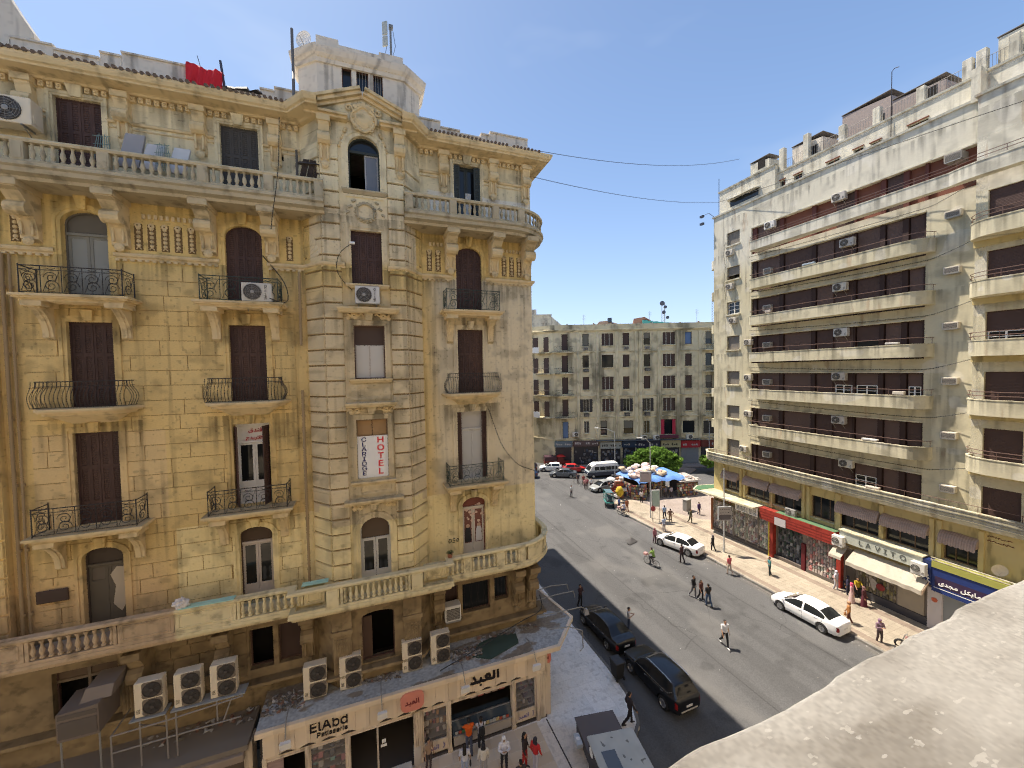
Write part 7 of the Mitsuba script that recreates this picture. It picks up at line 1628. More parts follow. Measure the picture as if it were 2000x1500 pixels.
# ================================================================ vehicles
from scipy.interpolate import PchipInterpolator
SEDAN = dict(L=4.62, W=1.78, zb=.20, belt=[(-2.31, .70), (-2.22, .93), (-1.7, .98), (-.8, .95), (.2, .90), (1.2, .86), (1.8, .74), (2.15, .62), (2.31, .46)],
             top=[(-2.05, .0), (-1.78, .03), (-1.12, .38), (-.55, .51), (.0, .54), (.45, .47), (1.38, .03), (1.6, 0)], w=[(-2.31, .52), (-2.24, .70), (-2.0, .81), (-1.5, .875), (0, .89), (1.4, .87), (1.95, .77), (2.2, .58), (2.31, .36)],
             wheels=(-1.34, 1.38), r=.335, bp=-.12, rear=(-1.74, -1.08), front=(.48, 1.34), side=(-1.5, 1.15))
SUV = dict(L=4.45, W=1.85, zb=.26, belt=[(-2.22, .85), (-2.12, 1.08), (-1.5, 1.10), (0, 1.04), (1.0, 1.0), (1.75, .90), (2.1, .80), (2.22, .6)],
           top=[(-2.2, .0), (-2.12, .06), (-1.72, .47), (-1.2, .56), (-.2, .58), (.2, .55), (1.12, .02), (1.4, 0)], w=[(-2.22, .68), (-2.12, .82), (-1.5, .90), (0, .925), (1.4, .90), (2.0, .78), (2.22, .5)],
           wheels=(-1.30, 1.32), r=.36, bp=-.15, rear=(-2.12, -1.74), front=(.25, 1.1), side=(-1.75, .85))
HATCH = dict(SEDAN, L=4.0, belt=[(-2.0, .8), (-1.92, 1.02), (-1.4, 1.02), (0, .97), (.9, .93), (1.6, .80), (1.9, .70), (2.0, .55)], top=[(-1.98, 0), (-1.9, .06), (-1.5, .40), (-.9, .48), (.1, .47), (1.0, .02), (1.2, 0)],
             w=[(-2.0, .62), (-1.9, .78), (-1.3, .84), (0, .86), (1.3, .84), (1.85, .72), (2.0, .45)], wheels=(-1.22, 1.25), rear=(-1.9, -1.5), front=(.15, 1.0), side=(-1.55, .75))
def clean(m):
    m = trimesh.Trimesh(m[0], m[1], process=True); return m
def car(x, y, heading, S, paint, label, cat='car', group=None, plate=True, rim=(.45, .45, .45), tint=None):
    t = thing('parked_car' if cat == 'car' else cat.replace(' ', '_'), label, cat, group); f = yaw_frame(x, y, 0.004, heading); L = S['L'] / 2
    xs = np.unique(np.r_[np.linspace(-L, -L + .3, 9), np.linspace(-L + .3, L - .35, 66), np.linspace(L - .35, L, 9)])
    P = lambda k: PchipInterpolator(*np.array(S[k]).T, extrapolate=True)(np.clip(xs, S[k][0][0], S[k][-1][0]))
    zt, w = P('belt'), P('w'); h = np.where((xs > S['top'][0][0]) & (xs < S['top'][-1][0]), P('top'), 0); h = np.maximum(h, 0)
    endt = np.clip((L - np.abs(xs)) / .28, 0, 1); zb = S['zb'] + .12 * (1 - np.sqrt(endt))
    half = []
    for i in range(len(xs)):
        W_, Z_, B_, H_ = w[i], zt[i], zb[i], h[i]
        wr = W_ * .84 - (W_ * .84 - W_ * .68) * min(1, H_ / .42)
        key = [(0, B_), (.82 * W_, B_), (.97 * W_, B_ + .08), (W_, B_ + (Z_ - B_) * .45), (.985 * W_, Z_ - .12 * (Z_ - B_)), (.94 * W_, Z_ - .015)]
        for q in (0, .33, .66, 1.0): key.append((W_ * .90 + (wr - W_ * .90) * q ** 1.15, Z_ + .005 + H_ * .84 * q))
        c = .028 if H_ < .05 else .0
        key += [(wr * .93, Z_ + H_ * .93 + c * .3), (wr * .72, Z_ + H_ * .985 + c * .7), (wr * .38, Z_ + H_ + .012 + c * .9), (0, Z_ + H_ + .018 + c)]
        half.append(key)
    half = np.array(half); K = half.shape[1]
    loop = np.concatenate([half, (half * [-1, 1])[:, ::-1][:, 1:-1]], 1); n = loop.shape[1]
    G = np.concatenate([np.broadcast_to(xs[:, None, None], (len(xs), n, 1)), loop], -1)
    i, j = np.meshgrid(np.arange(len(xs) - 1), np.arange(n), indexing='ij'); q = np.stack([i * n + j, (i + 1) * n + j, (i + 1) * n + (j + 1) % n, i * n + (j + 1) % n], -1).reshape(-1, 4)
    F = np.vstack([q[:, [0, 1, 2]], q[:, [0, 2, 3]], [[0, k, k + 1] for k in range(1, n - 1)], [[(len(xs) - 1) * n + a for a in (0, k + 1, k)] for k in range(1, n - 1)]])
    body = clean((G.reshape(-1, 3), F)); body.fix_normals()
    man = manifold3d.Manifold(manifold3d.Mesh(np.asarray(body.vertices, np.float32), np.asarray(body.faces, np.uint32)))
    R = S['r']
    for wx in S['wheels']:
        for sg in (-1, 1):
            cyl = manifold3d.Manifold.cylinder(.34, R + .055, R + .055, 28, True).rotate([90, 0, 0]).translate([wx, sg * (S['W'] / 2 - .06), R]); man = man - cyl
    mm = man.to_mesh(); v, fc = mm.vert_properties[:, :3], mm.tri_verts
    b = MB(f)
    if len(fc) > 100: b.add(v, fc)
    else: b.add(body.vertices, body.faces)
    b.build(t + '__body', paint, 32)
    b = MB(f)
    for wx in S['wheels']:
        for sg in (-1, 1): b.lathe([(0, 0), (R + .05, 0)], 20, (wx, sg * (S['W'] / 2 - .22), R), 1)
    b.box(-L + .4, L - .4, -.7, .7, .16, .25); b.build(t + '__underbody', M_RUBBER)
    N = np.cross(np.gradient(G, axis=0), np.gradient(G, axis=1)); N /= np.linalg.norm(N, axis=2, keepdims=True) + 1e-9
    out = G - np.array([0, 0, .7]); N *= np.sign((N * np.where(np.abs(out) > 0, out, 1)).sum(-1, keepdims=True) + 1e-9)
    def patch(name, x0, x1, j0, j1, m, off=.007, hmin=None, both=False):
        for mir in ((1, -1) if both else (1,)):
            I = [k for k in range(len(xs)) if x0 <= xs[k] <= x1 and (hmin is None or h[k] > hmin)]
            if len(I) < 2: continue
            J = list(range(j0, j1 + 1)) if j1 < K else None
            if J is None: J = list(range(j0, K)) + [K + k for k in range(0, K - 1 - j0)]
            Q = G[np.ix_(I, J)] + N[np.ix_(I, J)] * off
            if mir < 0: Q = Q * [1, -1, 1]
            b = MB(f); b.grid(Q); b.build(t + '__' + name, m)
    glass = tint or mat((.014, .016, .018), .05, 0, .5)
    bp = S['bp']; a, e = S['side']
    patch('side_window', bp + .04, e, 6, 9, glass, hmin=.10, both=True); patch('side_window', a, bp - .04, 6, 9, glass, hmin=.10, both=True)
    patch('windscreen', S['front'][0], S['front'][1], 10, K, glass); patch('rear_window', S['rear'][0], S['rear'][1], 10, K, glass)
    patch('headlight', L - .34, L - .04, 4, 5, mat((.55, .55, .52), .12), .008, both=True)
    patch('taillight', -L + .015, -L + .17, 3, 4, mat((.22, .012, .012), .15), .008, both=True)
    for sx in (bp, e + .12, a + .15):
        for sg in (1, -1):
            k = int(np.argmin(np.abs(xs - sx))); Q = G[k, 2:7] + N[k, 2:7] * .002; b = MB(f); b.tube(Q * [1, sg, 1], .006, 4); b.build(t + '__door_seam', M_RUBBER)
    for sx in (bp + .15, a + .55):
        for sg in (1, -1):
            k = int(np.argmin(np.abs(xs - sx))); q = G[k, 4] + N[k, 4] * .012; b = MB(f); b.box(q[0] - .09, q[0] + .09, sg * q[1] - .012, sg * q[1] + .012, q[2] - .015, q[2] + .015, ch=.006); b.build(t + '__door_handle', M_CHROME)
    for sg in (1, -1):
        k = int(np.argmin(np.abs(xs - e))); q = G[k, 6]; b = MB(f); m = trimesh.creation.icosphere(2, 1); b.add(m.vertices * [.07, .10, .07] + [q[0] + .02, sg * (q[1] + .09), q[2] + .08], m.faces); b.build(t + '__mirror', paint, True)
    for wx in S['wheels']:
        for sg in (-1, 1):
            yo = sg * (S['W'] / 2 - .115); b = MB(f); b.lathe([(R * .62, -.1), (R * .93, -.1), (R, -.07), (R, .07), (R * .93, .1), (R * .62, .1)], 24, (wx, yo, R), 1); k = b.build(t + '__wheel', M_RUBBER)
            b = MB(f); o = yo + sg * .085
            b.lathe([(R * .64, -.02), (R * .6, .02), (R * .55, -.02), (0, -.03)], 20, (wx, o, R), 1)
            for p in range(5): a2 = p * 2 * math.pi / 5; b.hull([(wx + q * math.cos(a2 + u), o + sg * (.0 + z), R + q * math.sin(a2 + u)) for q, u in ((.04, -.6), (.04, .6), (R * .58, -.16), (R * .58, .16)) for z in (0, .02)])
            b.build(k + '__rim', mat(rim, .3, .8))
    if plate:
        b = MB(f); b.box(-L - .012, -L + .02, -.2, .2, .62, .74); b.build(t + '__number_plate', mat((.55, .56, .56), .5))
    b = MB(f); b.box(L - .03, L + .008, -.42, .42, .42, .56, ch=.02); b.build(t + '__front_grille', mat((.03, .03, .03), .5))
    patch('bumper', -L, -L + .1, 1, 3, paint, .012, both=True)
    return t, f
BLKP = mat((.006, .0065, .008), .22, 0, .5, 1.0); WHTP = mat((.74, .74, .73), .3, 0, .5, .8); SILP = mat((.36, .38, .38), .3, .45, .5, .8); GREYP = mat((.10, .115, .135), .3, .35, .5, .8); BLUP = mat((.03, .06, .13), .3, .2, .5, .8); REDP = mat((.42, .02, .02), .35, 0, .5, .8)
DOWN, UP = -math.pi / 2, math.pi / 2
car(14.55, 21.9, UP + .03, SEDAN, BLKP, 'glossy black saloon car parked in shade ahead of the black SUV')
t, f = car(14.85, 17.1, UP + .02, SUV, BLKP, 'glossy black SUV with chrome window line parked in the building shadow')
for sg in (-1, 1):
    b = MB(f); b.tube([(-1.6, sg * .60, 1.60), (-1.2, sg * .60, 1.66), (.1, sg * .58, 1.64), (.3, sg * .58, 1.58)], .018, 5); b.build(t + '__roof_rail', M_CHROME)
    b = MB(f); b.tube([(-1.85, sg * .82, 1.32), (-1.6, sg * .86, 1.12), (-.5, sg * .885, 1.085), (.9, sg * .865, 1.035)], .012, 4); b.build(t + '__chrome_strip', M_CHROME)
b = MB(f); b.box(-2.26, -2.14, -.55, .55, .42, .50, ch=.02); b.build(t + '__bumper_strip', mat((.4, .38, .34), .35, .5))
car(28.75, 17.9, UP + .03, SEDAN, WHTP, 'white saloon car parked by the right kerb nearest the viewer')
car(28.35, 29.65, UP + .28, dict(SEDAN, W=1.86, wheels=(-1.42, 1.5), r=.36), WHTP, 'white muscle saloon standing askew at the kerb further up the street')
car(32.25, 48.6, math.pi + .12, SEDAN, SILP, 'pale silver saloon facing left beside the kiosk')
car(30.05, 57.2, math.pi - .55, SEDAN, GREYP, 'dark grey saloon seen from its side in front of the minibus')
car(29.9, 61.6, math.pi - .45, HATCH, WHTP, 'white hatchback behind the dark grey saloon')
car(24.3, 59.6, math.pi - .5, HATCH, BLUP, 'dark blue hatchback half hidden by the hotel corner')
car(25.6, 63.2, math.pi - .5, SUV, BLKP, 'black SUV behind the blue hatchback at far left')
car(33.4, 59.2, -.3, HATCH, REDP, 'bright red car half hidden behind the grey saloon')
t, f = car(26.6, 67.5, math.pi - .6, HATCH, SILP, 'pale silver hatchback in the crowded side street')
# red pick-up with a loaded bed
t, f = thing('pickup_truck', 'dark red pick-up truck with red load beyond the grey saloon', 'pickup truck'), yaw_frame(32.6, 64.4, 0, -.3)
b = MB(f); b.hull([(-2.4, -.85, .5), (2.3, -.85, .5), (-2.4, .85, .5), (2.3, .85, .5), (-2.4, -.85, 1.1), (2.3, -.8, 1.0), (-2.4, .85, 1.1), (2.3, .8, 1.0)]); b.build(t + '__body', mat((.12, .015, .015), .4)); b = MB(f); b.hull([(-.1, -.8, 1.0), (1.4, -.8, 1.0), (-.1, .8, 1.0), (1.4, .8, 1.0), (.1, -.7, 1.75), (.9, -.7, 1.75), (.1, .7, 1.75), (.9, .7, 1.75)]); b.build(t + '__cab', mat((.10, .012, .012), .4))
b = MB(f); b.box(-2.4, -.15, -.85, .85, 1.1, 1.9, ch=.05); b.build(t + '__cargo_box', mat((.05, .02, .03), .6)); b = MB(f); b.hull([(-.1, -.75, 1.76), (1.5, -.75, 1.76), (-.1, .75, 1.76), (1.5, .75, 1.76), (.2, -.5, 2.15), (1.2, .5, 2.1)]); b.build(t + '__red_cover', mat((.5, .03, .02), .6))
for wx in (-1.5, 1.5):
    for sg in (-1, 1): b = MB(f); b.lathe([(0, -.1), (.33, -.1), (.33, .1), (0, .1)], 18, (wx, sg * .78, .33), 1); b.build(t + '__wheel', M_RUBBER)
# minibus
t, f = thing('minibus', 'white and navy minibus standing behind the kiosk', 'minibus'), yaw_frame(36.0, 54.9, 0.004, math.pi - .18)
b = MB(f)
prof = [(-2.7, .4), (2.45, .4), (2.68, .6), (2.68, .95), (2.35, 1.25), (1.75, 2.05), (1.3, 2.2), (-2.6, 2.25), (-2.72, 1.9)]
def vanpart(z0, z1, m, key):
    q = Polygon(prof).intersection(sbox(-4, z0, 4, z1)); b = MB(f); b.wall(q.buffer(-.03).buffer(.03), -.92, .92); return b.build(t + key, m)
vanpart(.4, .98, mat((.02, .028, .055), .35, 0, .5, .6), '__lower_body'); vanpart(.983, 1.22, mat((.30, .34, .36), .35), '__grey_stripe'); vanpart(1.223, 1.9, mat((.62, .63, .62), .35), '__window_body')
b = MB(f); b.hull([(-2.72, -.9, 1.9), (1.95, -.9, 1.9), (-2.72, .9, 1.9), (1.95, .9, 1.9), (-2.6, -.8, 2.35), (1.2, -.8, 2.32), (-2.6, .8, 2.35), (1.2, .8, 2.32)]); b.build(t + '__roof', WHTP)
for q in (-.5, 0, .5): b = MB(f); b.box(-2.4, 1.1, q - .05, q + .05, 2.33, 2.37); b.build(t + '__roof_rib', mat((.4, .4, .4), .5))
for a, e in ((-2.5, -1.55), (-1.48, -.5), (-.42, .55), (.65, 1.45)):
    for sg in (-1, 1): b = MB(f); b.box(a, e, sg * .925 - .004, sg * .925 + .004, 1.28, 1.86); b.build(t + '__window', M_DARKGLASS)
b = MB(f); b.add([(2.40, -.8, 1.26), (2.40, .8, 1.26), (1.80, .78, 2.04), (1.80, -.78, 2.04)], [[0, 1, 2, 3]]); b.build(t + '__windscreen', M_DARKGLASS)
for wx in (-1.6, 1.7):
    for sg in (-1, 1):
        b = MB(f); b.lathe([(0, -.1), (.34, -.1), (.34, .1), (0, .1)], 20, (wx, sg * .86, .34), 1); k = b.build(t + '__wheel', M_RUBBER); b = MB(f); b.lathe([(.2, 0), (.18, .02), (0, .02)], 14, (wx, sg * .965, .34), 1); b.build(k + '__rim', M_CHROME)
for sg in (-1, 1): b = MB(f); b.box(2.64, 2.70, sg * .7 - .14, sg * .7 + .14, .7, .88, ch=.02); b.build(t + '__headlight', mat((.5, .5, .48), .2))
# two-wheelers
def wheel2(b, x, r, w=.022):
    tt = np.linspace(0, 2 * np.pi, 25); b.tube([(x + r * math.cos(a), 0, r + w + r * math.sin(a)) for a in tt], w, 6, caps=False)
def bicycle(x, y, hd, label):
    t, f = thing('bicycle', label, 'bicycle'), yaw_frame(x, y, 0.004, hd)
    for wx in (-.52, .52):
        b = MB(f); wheel2(b, wx, .32); k = b.build(t + '__wheel', M_RUBBER); b = MB(f)
        for i in range(8): a = i * math.pi / 4; b.tube([(wx, 0, .34), (wx + .31 * math.cos(a), 0, .34 + .31 * math.sin(a))], .004, 3)
        q = b.build(k + '__spokes', M_STEEL)
    b = MB(f)
    for p in ([(-.52, 0, .34), (-.08, 0, .32), (.36, 0, .78), (.52, 0, .34)], [(-.08, 0, .32), (-.22, 0, .86)], [(-.18, 0, .74), (.34, 0, .76)], [(-.52, 0, .34), (-.19, 0, .72)], [(.36, 0, .78), (.31, 0, 1.0)]): b.tube(p, .018, 6)
    b.build(t + '__frame', mat((.10, .05, .05), .4)); b = MB(f); b.tube([(.25, -.28, 1.02), (.31, 0, 1.0), (.25, .28, 1.02)], .014, 5); b.build(t + '__handlebar', M_CHROME); b = MB(f); b.hull([(-.36, -.08, .88), (-.36, .08, .88), (-.08, 0, .88), (-.3, 0, .84), (-.34, 0, .91)]); b.build(t + '__saddle', M_RUBBER)
    b = MB(f); b.box(.48, .80, -.16, .16, .78, 1.0, ch=.02); b.build(t + '__front_basket', mat((.45, .25, .24), .7))
    return f
BK1 = bicycle(23.6, 27.95, UP + .25, 'bicycle with a front basket ridden up the middle of the road')
BK2 = bicycle(28.6, 38.9, UP + .3, 'bicycle ridden along the kerb by the kiosk')
def motorbike(x, y, hd, col, label):
    t, f = thing('motorbike', label, 'motorbike'), yaw_frame(x, y, 0.004, hd)
    for wx in (-.6, .62): b = MB(f); wheel2(b, wx, .25, .06); b.build(t + '__wheel', M_RUBBER)
    b = MB(f); b.hull([(-.5, -.13, .62), (-.5, .13, .62), (.1, -.12, .6), (.1, .12, .6), (-.55, 0, .76), (.1, 0, .78), (-.2, 0, .35), (.2, 0, .35)]); b.build(t + '__seat', M_RUBBER); b = MB(f); b.hull([(.0, -.15, .65), (.0, .15, .65), (.42, -.12, .82), (.42, .12, .82), (.15, 0, .95), (.3, 0, .4)]); b.build(t + '__tank', mat(col, .3))
    b = MB(f); b.tube([(.62, 0, .3), (.42, 0, .95), (.32, 0, 1.05)], .03, 5); b.tube([(.25, -.34, 1.05), (.36, 0, 1.02), (.25, .34, 1.05)], .016, 5); b.tube([(-.6, 0, .3), (0, 0, .38), (.3, 0, .6)], .04, 5); b.build(t + '__frame', M_STEEL)
for i, (x, y, c) in enumerate(((25.6, 69.0, (.05, .05, .06)), (26.6, 70.2, (.4, .4, .4)), (27.8, 70.8, (.3, .03, .03)), (29.0, 70.0, (.5, .5, .52)), (30.2, 69.2, (.05, .06, .2)))):
    motorbike(x, y, 2.2 + .2 * i, c, ['black motorbike first from the left in the far row', 'grey motorbike second from the left in the far row', 'red motorbike in the middle of the far row', 'white motorbike second from the right in the far row', 'blue motorbike last on the right of the far row'][i])
motorbike(31.25, 13.25, UP + .5, (.3, .16, .15), 'dark motorbike on the pavement, cut off by the parapet edge')
# black wheeled bin by the kerb, box stall at the bottom edge
t, f = thing('wheeled_bin', 'black wheeled bin standing at the kerb beside the SUV', 'bin'), yaw_frame(12.95, 18.3, .15, UP)
b = MB(f); b.hull([(-.26, -.22, .08), (.26, -.22, .08), (-.26, .22, .08), (.26, .22, .08), (-.34, -.28, .98), (.34, -.28, .98), (-.34, .28, .98), (.34, .28, .98)]); b.build(t + '__body', M_RUBBER); b = MB(f); b.box(-.37, .37, -.31, .31, .98, 1.06, ch=.03); b.build(t + '__lid', mat((.03, .03, .032), .5))
for sg in (-1, 1): b = MB(f); b.lathe([(0, -.03), (.1, -.03), (.1, .03), (0, .03)], 12, (-.3, sg * .24, .1), 1); b.build(t + '__wheel', M_RUBBER)
t = thing('street_kiosk', 'low kiosk with pale roof, brown flat lid and round white badges at the bottom edge', 'kiosk'); f = Frame([9.35, 13.0, 0.0], [.985, -.17, 0], [.17, .985, 0])
b = MB(f); b.box(-1.02, 1.02, -2.6, 1.05, .25, 1.82, ch=.03); b.build(t + '__cabin', mat((.035, .035, .04), .5)); b = MB(f); b.box(-1.08, 1.08, -2.7, 1.12, 1.82, 1.92, ch=.03); R_ = b.build(t + '__roof', pmat('m_kioskroof', lambda p, n, uv: mix((.34, .36, .35), (.46, .48, .46), fbm(p.x * 2, p.y * 2, 0.0, 3)) * (1 - .6 * smoothstep(.86, .90, noise(p.x * 5.5, p.y * 5.5))), .6))
b = MB(f); b.box(-.9, 1.0, 1.1, 2.95, .3, .92, ch=.02); b.build(t + '__rear_box', mat((.06, .055, .06), .6)); b = MB(f); b.box(-.95, 1.05, 1.09, 3.05, .92, .98); b.build(t + '__brown_lid', mat((.115, .10, .10), .7))
b = MB(f); b.box(-1.3, -1.02, 1.7, 2.3, .75, .95, ch=.02); b.build(t + '__white_box', mat((.4, .43, .46), .5)); b = MB(f); b.lathe([(0, 0), (.09, 0), (.09, .02), (0, .02)], 12, (-1.16, 2.0, .951), 2); b.build(t + '__dial', M_WHITE)
b = MB(f); b.box(-.75, -.15, -1.6, .3, 1.921, 1.94); b.build(t + '__roof_panel', mat((.09, .11, .14), .4))
for x in (-1.03, 1.03):
    b = MB(f); b.lathe([(0, 0), (.19, 0), (.19, .02), (0, .02)], 16, (x, .75, 1.5), 0); b.build(t + '__badge', M_WHITE)
for x, y in ((.9, 1.06), (-.8, -2.62)): b = MB(f); b.lathe([(0, 0), (.15, 0), (.15, .02), (0, .02)], 16, (x, y, 1.6), 1); b.build(t + '__badge', M_WHITE)
for x in (-.7, .7):
    for y in (-2, .6, 2.4): b = MB(f); b.lathe([(0, -.08), (.28, -.08), (.28, .08), (0, .08)], 14, (x, y, .28), 0); b.build(t + '__wheel', M_RUBBER)

# ================================================================ people
ICO = trimesh.creation.icosphere(1, 1.0).vertices
def bone(*nodes):
    pts = [np.array(p) + ICO * np.array(r) for p, r in nodes]; return manifold3d.Manifold.hull_points(np.vstack(pts).astype(np.float64))
def fuse(bones, f, key, m, it=5, ref=.05):
    M = manifold3d.Manifold.batch_boolean(bones, manifold3d.OpType.Add).refine_to_length(ref); q = M.to_mesh(); tm = trimesh.Trimesh(q.vert_properties[:, :3], q.tri_verts, process=True)
    trimesh.smoothing.filter_taubin(tm, iterations=it); b = MB(f); b.add(tm.vertices, tm.faces); return b.build(key, m, True)
SKIN = [(.36, .20, .125), (.28, .15, .09), (.42, .25, .16)]
def person(x, y, hd, label, top, legs, h=1.72, stride=.5, arms='swing', hair=(.015, .012, .01), sleeve='short', skirt=None, scarf=None, shoes=(.03, .025, .025), z=.004, bag=None, sit=None, lean=0.0, long_hair=False, skin=0, detail=True, group=None, pants_w=1.0):
    t = thing('person', label, 'person', group); k = h / 1.72; A = lambda *v: np.array(v, float) * k
    f = yaw_frame(x, y, z, hd); sk = mat(SKIN[skin % 3], .55)
    hipz = .92; J = {}
    for sg, n in ((1, 'l'), (-1, 'r')):
        a = .42 * stride * (1 if n == 'l' else -1); bend = (.12 + .5 * abs(stride) * (1 if a < 0 else .25))
        J['hip' + n] = A(0, sg * .085, hipz); kn = np.array([math.sin(a) * .43, sg * .095, hipz - math.cos(a) * .43]); J['kn' + n] = kn * k
        a2 = a - bend; an = kn + np.array([math.sin(a2) * .42, 0, -math.cos(a2) * .42]); J['an' + n] = an * k
        if sit: J['kn' + n] = A(*sit[0 if n == 'l' else 1][0]); J['an' + n] = A(*sit[0 if n == 'l' else 1][1])
    mz = min(J['anl'][2], J['anr'][2]); drop = 0 if sit else mz - .075 * k
    ln = lambda zz: lean * max(0, zz - .95)
    sh = {n: A(ln(1.4), s * .185, 1.40) for n, s in (('l', 1), ('r', -1))}
    for n, s in (('l', 1), ('r', -1)):
        sw = (-.45 if n == 'l' else .45) * stride
        mode = arms if isinstance(arms, str) else arms[0 if n == 'l' else 1]
        if mode == 'swing': el, wr = (math.sin(sw) * .28, s * .24, 1.40 - .28), (math.sin(sw) * .28 + .10 + .12 * max(0, sw), s * .245, .89 + .05 * abs(sw))
        elif mode == 'down': el, wr = (-.02, s * .25, 1.12), (.05, s * .255, .87)
        elif mode == 'phone': el, wr = (.05, s * .25, 1.13), (.26, s * .09, 1.24)
        elif mode == 'ear': el, wr = (.16, s * .26, 1.26), (.10, s * .13, 1.52)
        elif mode == 'bar': el, wr = (.22, s * .23, 1.16), (.42, s * .24, 1.04)
        elif mode == 'out': el, wr = (.10, s * .32, 1.16), (.24, s * .42, 1.02)
        elif mode == 'hip': el, wr = (-.08, s * .38, 1.16), (.06, s * .2, 1.0)
        J['el' + n], J['wr' + n] = A(el[0] + ln(1.2), el[1], el[2]), A(wr[0] + ln(1.0), wr[1], wr[2])
    off = np.array([0, 0, -drop])
    if sit: off = np.array([0, 0, 0.0])
    J = {a: v + off for a, v in J.items()}; sh = {a: v + off for a, v in sh.items()}
    hc = A(ln(1.6) + .02, 0, 1.60) + off; nk = A(ln(1.45), 0, 1.44) + off
    R = lambda r: np.array([r, r, r]) * k
    hb = [bone((nk, R(.052)), (hc - A(.01, 0, .07), R(.055))), bone((hc + A(-.012, 0, .03), A(.098, .076, .09)), (hc + A(.03, 0, -.075), A(.055, .05, .04))), bone((hc + A(.085, 0, .0), R(.012)), (hc + A(.112, 0, -.022), R(.013)))]
    for s in (1, -1): hb.append(bone((hc + A(-.01, s * .076, .0), A(.02, .012, .03))))
    for n, s in (('l', 1), ('r', -1)):
        e_, w_ = J['el' + n], J['wr' + n]; hb += [bone((sh[n], R(.045)), (e_, R(.038))), bone((e_, R(.038)), (w_, R(.026)))]
        d = (w_ - e_) / np.linalg.norm(w_ - e_); side = np.cross(d, [0, 0, 1.0]) if abs(d[2]) < .8 else np.array([1.0, 0, 0]); side /= np.linalg.norm(side)
        pm = w_ + d * .075 * k; hb.append(bone((w_ + d * .02 * k, R(.022)), (pm + side * .022 * k, R(.016)), (pm - side * .022 * k, R(.016))))
        curl = np.cross(side, d) * (.25 if s > 0 else -.25)
        if detail:
            for i, L in enumerate((.060, .072, .068, .052)):
                p0 = pm + side * (.03 - .02 * i) * k; p1 = p0 + (d + curl * .3) * L * .55 * k; p2 = p1 + (d * .8 + curl) * L * .5 * k; hb += [bone((p0, R(.0095)), (p1, R(.009))), bone((p1, R(.009)), (p2, R(.0075)))]
            tb = w_ + d * .03 * k + side * .026 * k; hb.append(bone((tb, R(.011)), (tb + (d * .6 + side * .7) * .05 * k, R(.009))))
    hb.append(bone((A(0, 0, 1.0) + off, R(.06)), (nk - A(0, 0, .08), R(.06)))); hb.append(bone((sh['l'], R(.04)), (nk - A(0, 0, .06), R(.05)), (sh['r'], R(.04))))
    for n in 'lr': hb += [bone((J['hip' + n], R(.06)), (J['kn' + n], R(.042))), bone((J['kn' + n], R(.042)), (J['an' + n], R(.032))), bone((A(0, 0, 1.0) + off, R(.06)), (J['hip' + n], R(.06)))]
    fuse(hb, f, t + '__body', sk, 3)
    for s in (1, -1):
        b = MB(f); q = hc + A(.083, s * .032, .012); m = trimesh.creation.icosphere(1, .010 * k); b.add(m.vertices + q, m.faces); b.build(t + '__eye', M_RUBBER)
    b = MB(f); q = hc + A(.088, 0, -.062); b.box(q[0] - .006, q[0] + .008, -.024 * k, .024 * k, q[2] - .006, q[2] + .006, ch=.003); b.build(t + '__mouth', mat((.22, .08, .065), .6))
    # clothes
    sh_b = [bone((A(0, 0, .97) + off, A(.115, .155, .07)), (A(ln(1.12), 0, 1.14) + off, A(.11, .145, .06))), bone((A(ln(1.12), 0, 1.12) + off, A(.11, .145, .06)), (A(ln(1.32), 0, 1.32) + off, A(.12, .165, .06)), (sh['l'], R(.058)), (sh['r'], R(.058)), (nk - A(0, 0, .035), R(.06)))]
    for n in 'lr':
        e_ = sh[n] + (J['el' + n] - sh[n]) * (1.0 if sleeve == 'long' else .75); sh_b.append(bone((sh[n], R(.062)), (e_, R(.052))))
        if sleeve == 'long': sh_b.append(bone((J['el' + n], R(.052)), (J['el' + n] + (J['wr' + n] - J['el' + n]) * .92, R(.038))))
    fuse(sh_b, f, t + '__shirt', mat(top, .85), 4)
    if skirt:
        b = [bone((A(0, 0, 1.02) + off, A(.115, .155, .06)), (A(0, 0, .80) + off, A(.15, .19, .05))), bone((A(0, 0, .80) + off, A(.15, .19, .05)), (A(.05 * stride, .05, skirt) + off, A(.20, .22, .03)), (A(-.05 * stride, -.05, skirt) + off, A(.20, .22, .03)))]; fuse(b, f, t + '__skirt', mat(legs, .85), 4)
    else:
        b = [bone((A(0, 0, .97) + off, A(.11, .15, .07)), (J['hipl'], R(.088)), (J['hipr'], R(.088)))]
        for n in 'lr': b += [bone((J['hip' + n], R(.09)), (J['kn' + n], R(.066 * pants_w))), bone((J['kn' + n], R(.066 * pants_w)), (J['an' + n] + A(0, 0, .02), R(.055 * pants_w)))]
        fuse(b, f, t + '__trousers', mat(legs, .85), 4)
    for n in 'lr':
        a = J['an' + n]; fuse([bone((a + A(-.03, 0, -.03), R(.045)), (a + A(.15, 0, -.052), A(.05, .038, .022)), (a + A(-.03, 0, -.05), A(.045, .036, .024)))], f, t + '__shoe', mat(shoes, .6), 2)
    if scarf is not None:
        fuse([bone((hc + A(-.03, 0, .02), A(.115, .10, .11)), (hc + A(-.05, 0, -.10), R(.085))), bone((hc + A(-.04, 0, -.10), R(.08)), (nk + A(0, .09, -.05), R(.06)), (nk + A(0, -.09, -.05), R(.06)), (nk + A(.05, 0, -.10), R(.05)))], f, t + '__headscarf', mat(scarf, .85), 4)
    else:
        hbn = [bone((hc + A(-.022, 0, .05), A(.098, .084, .075)), (hc + A(-.065, 0, -.03), A(.05, .068, .05)))]
        if long_hair: hbn.append(bone((hc + A(-.07, 0, .0), R(.075)), (hc + A(-.12, .03, -.3), R(.06)), (hc + A(-.12, -.03, -.3), R(.06))))
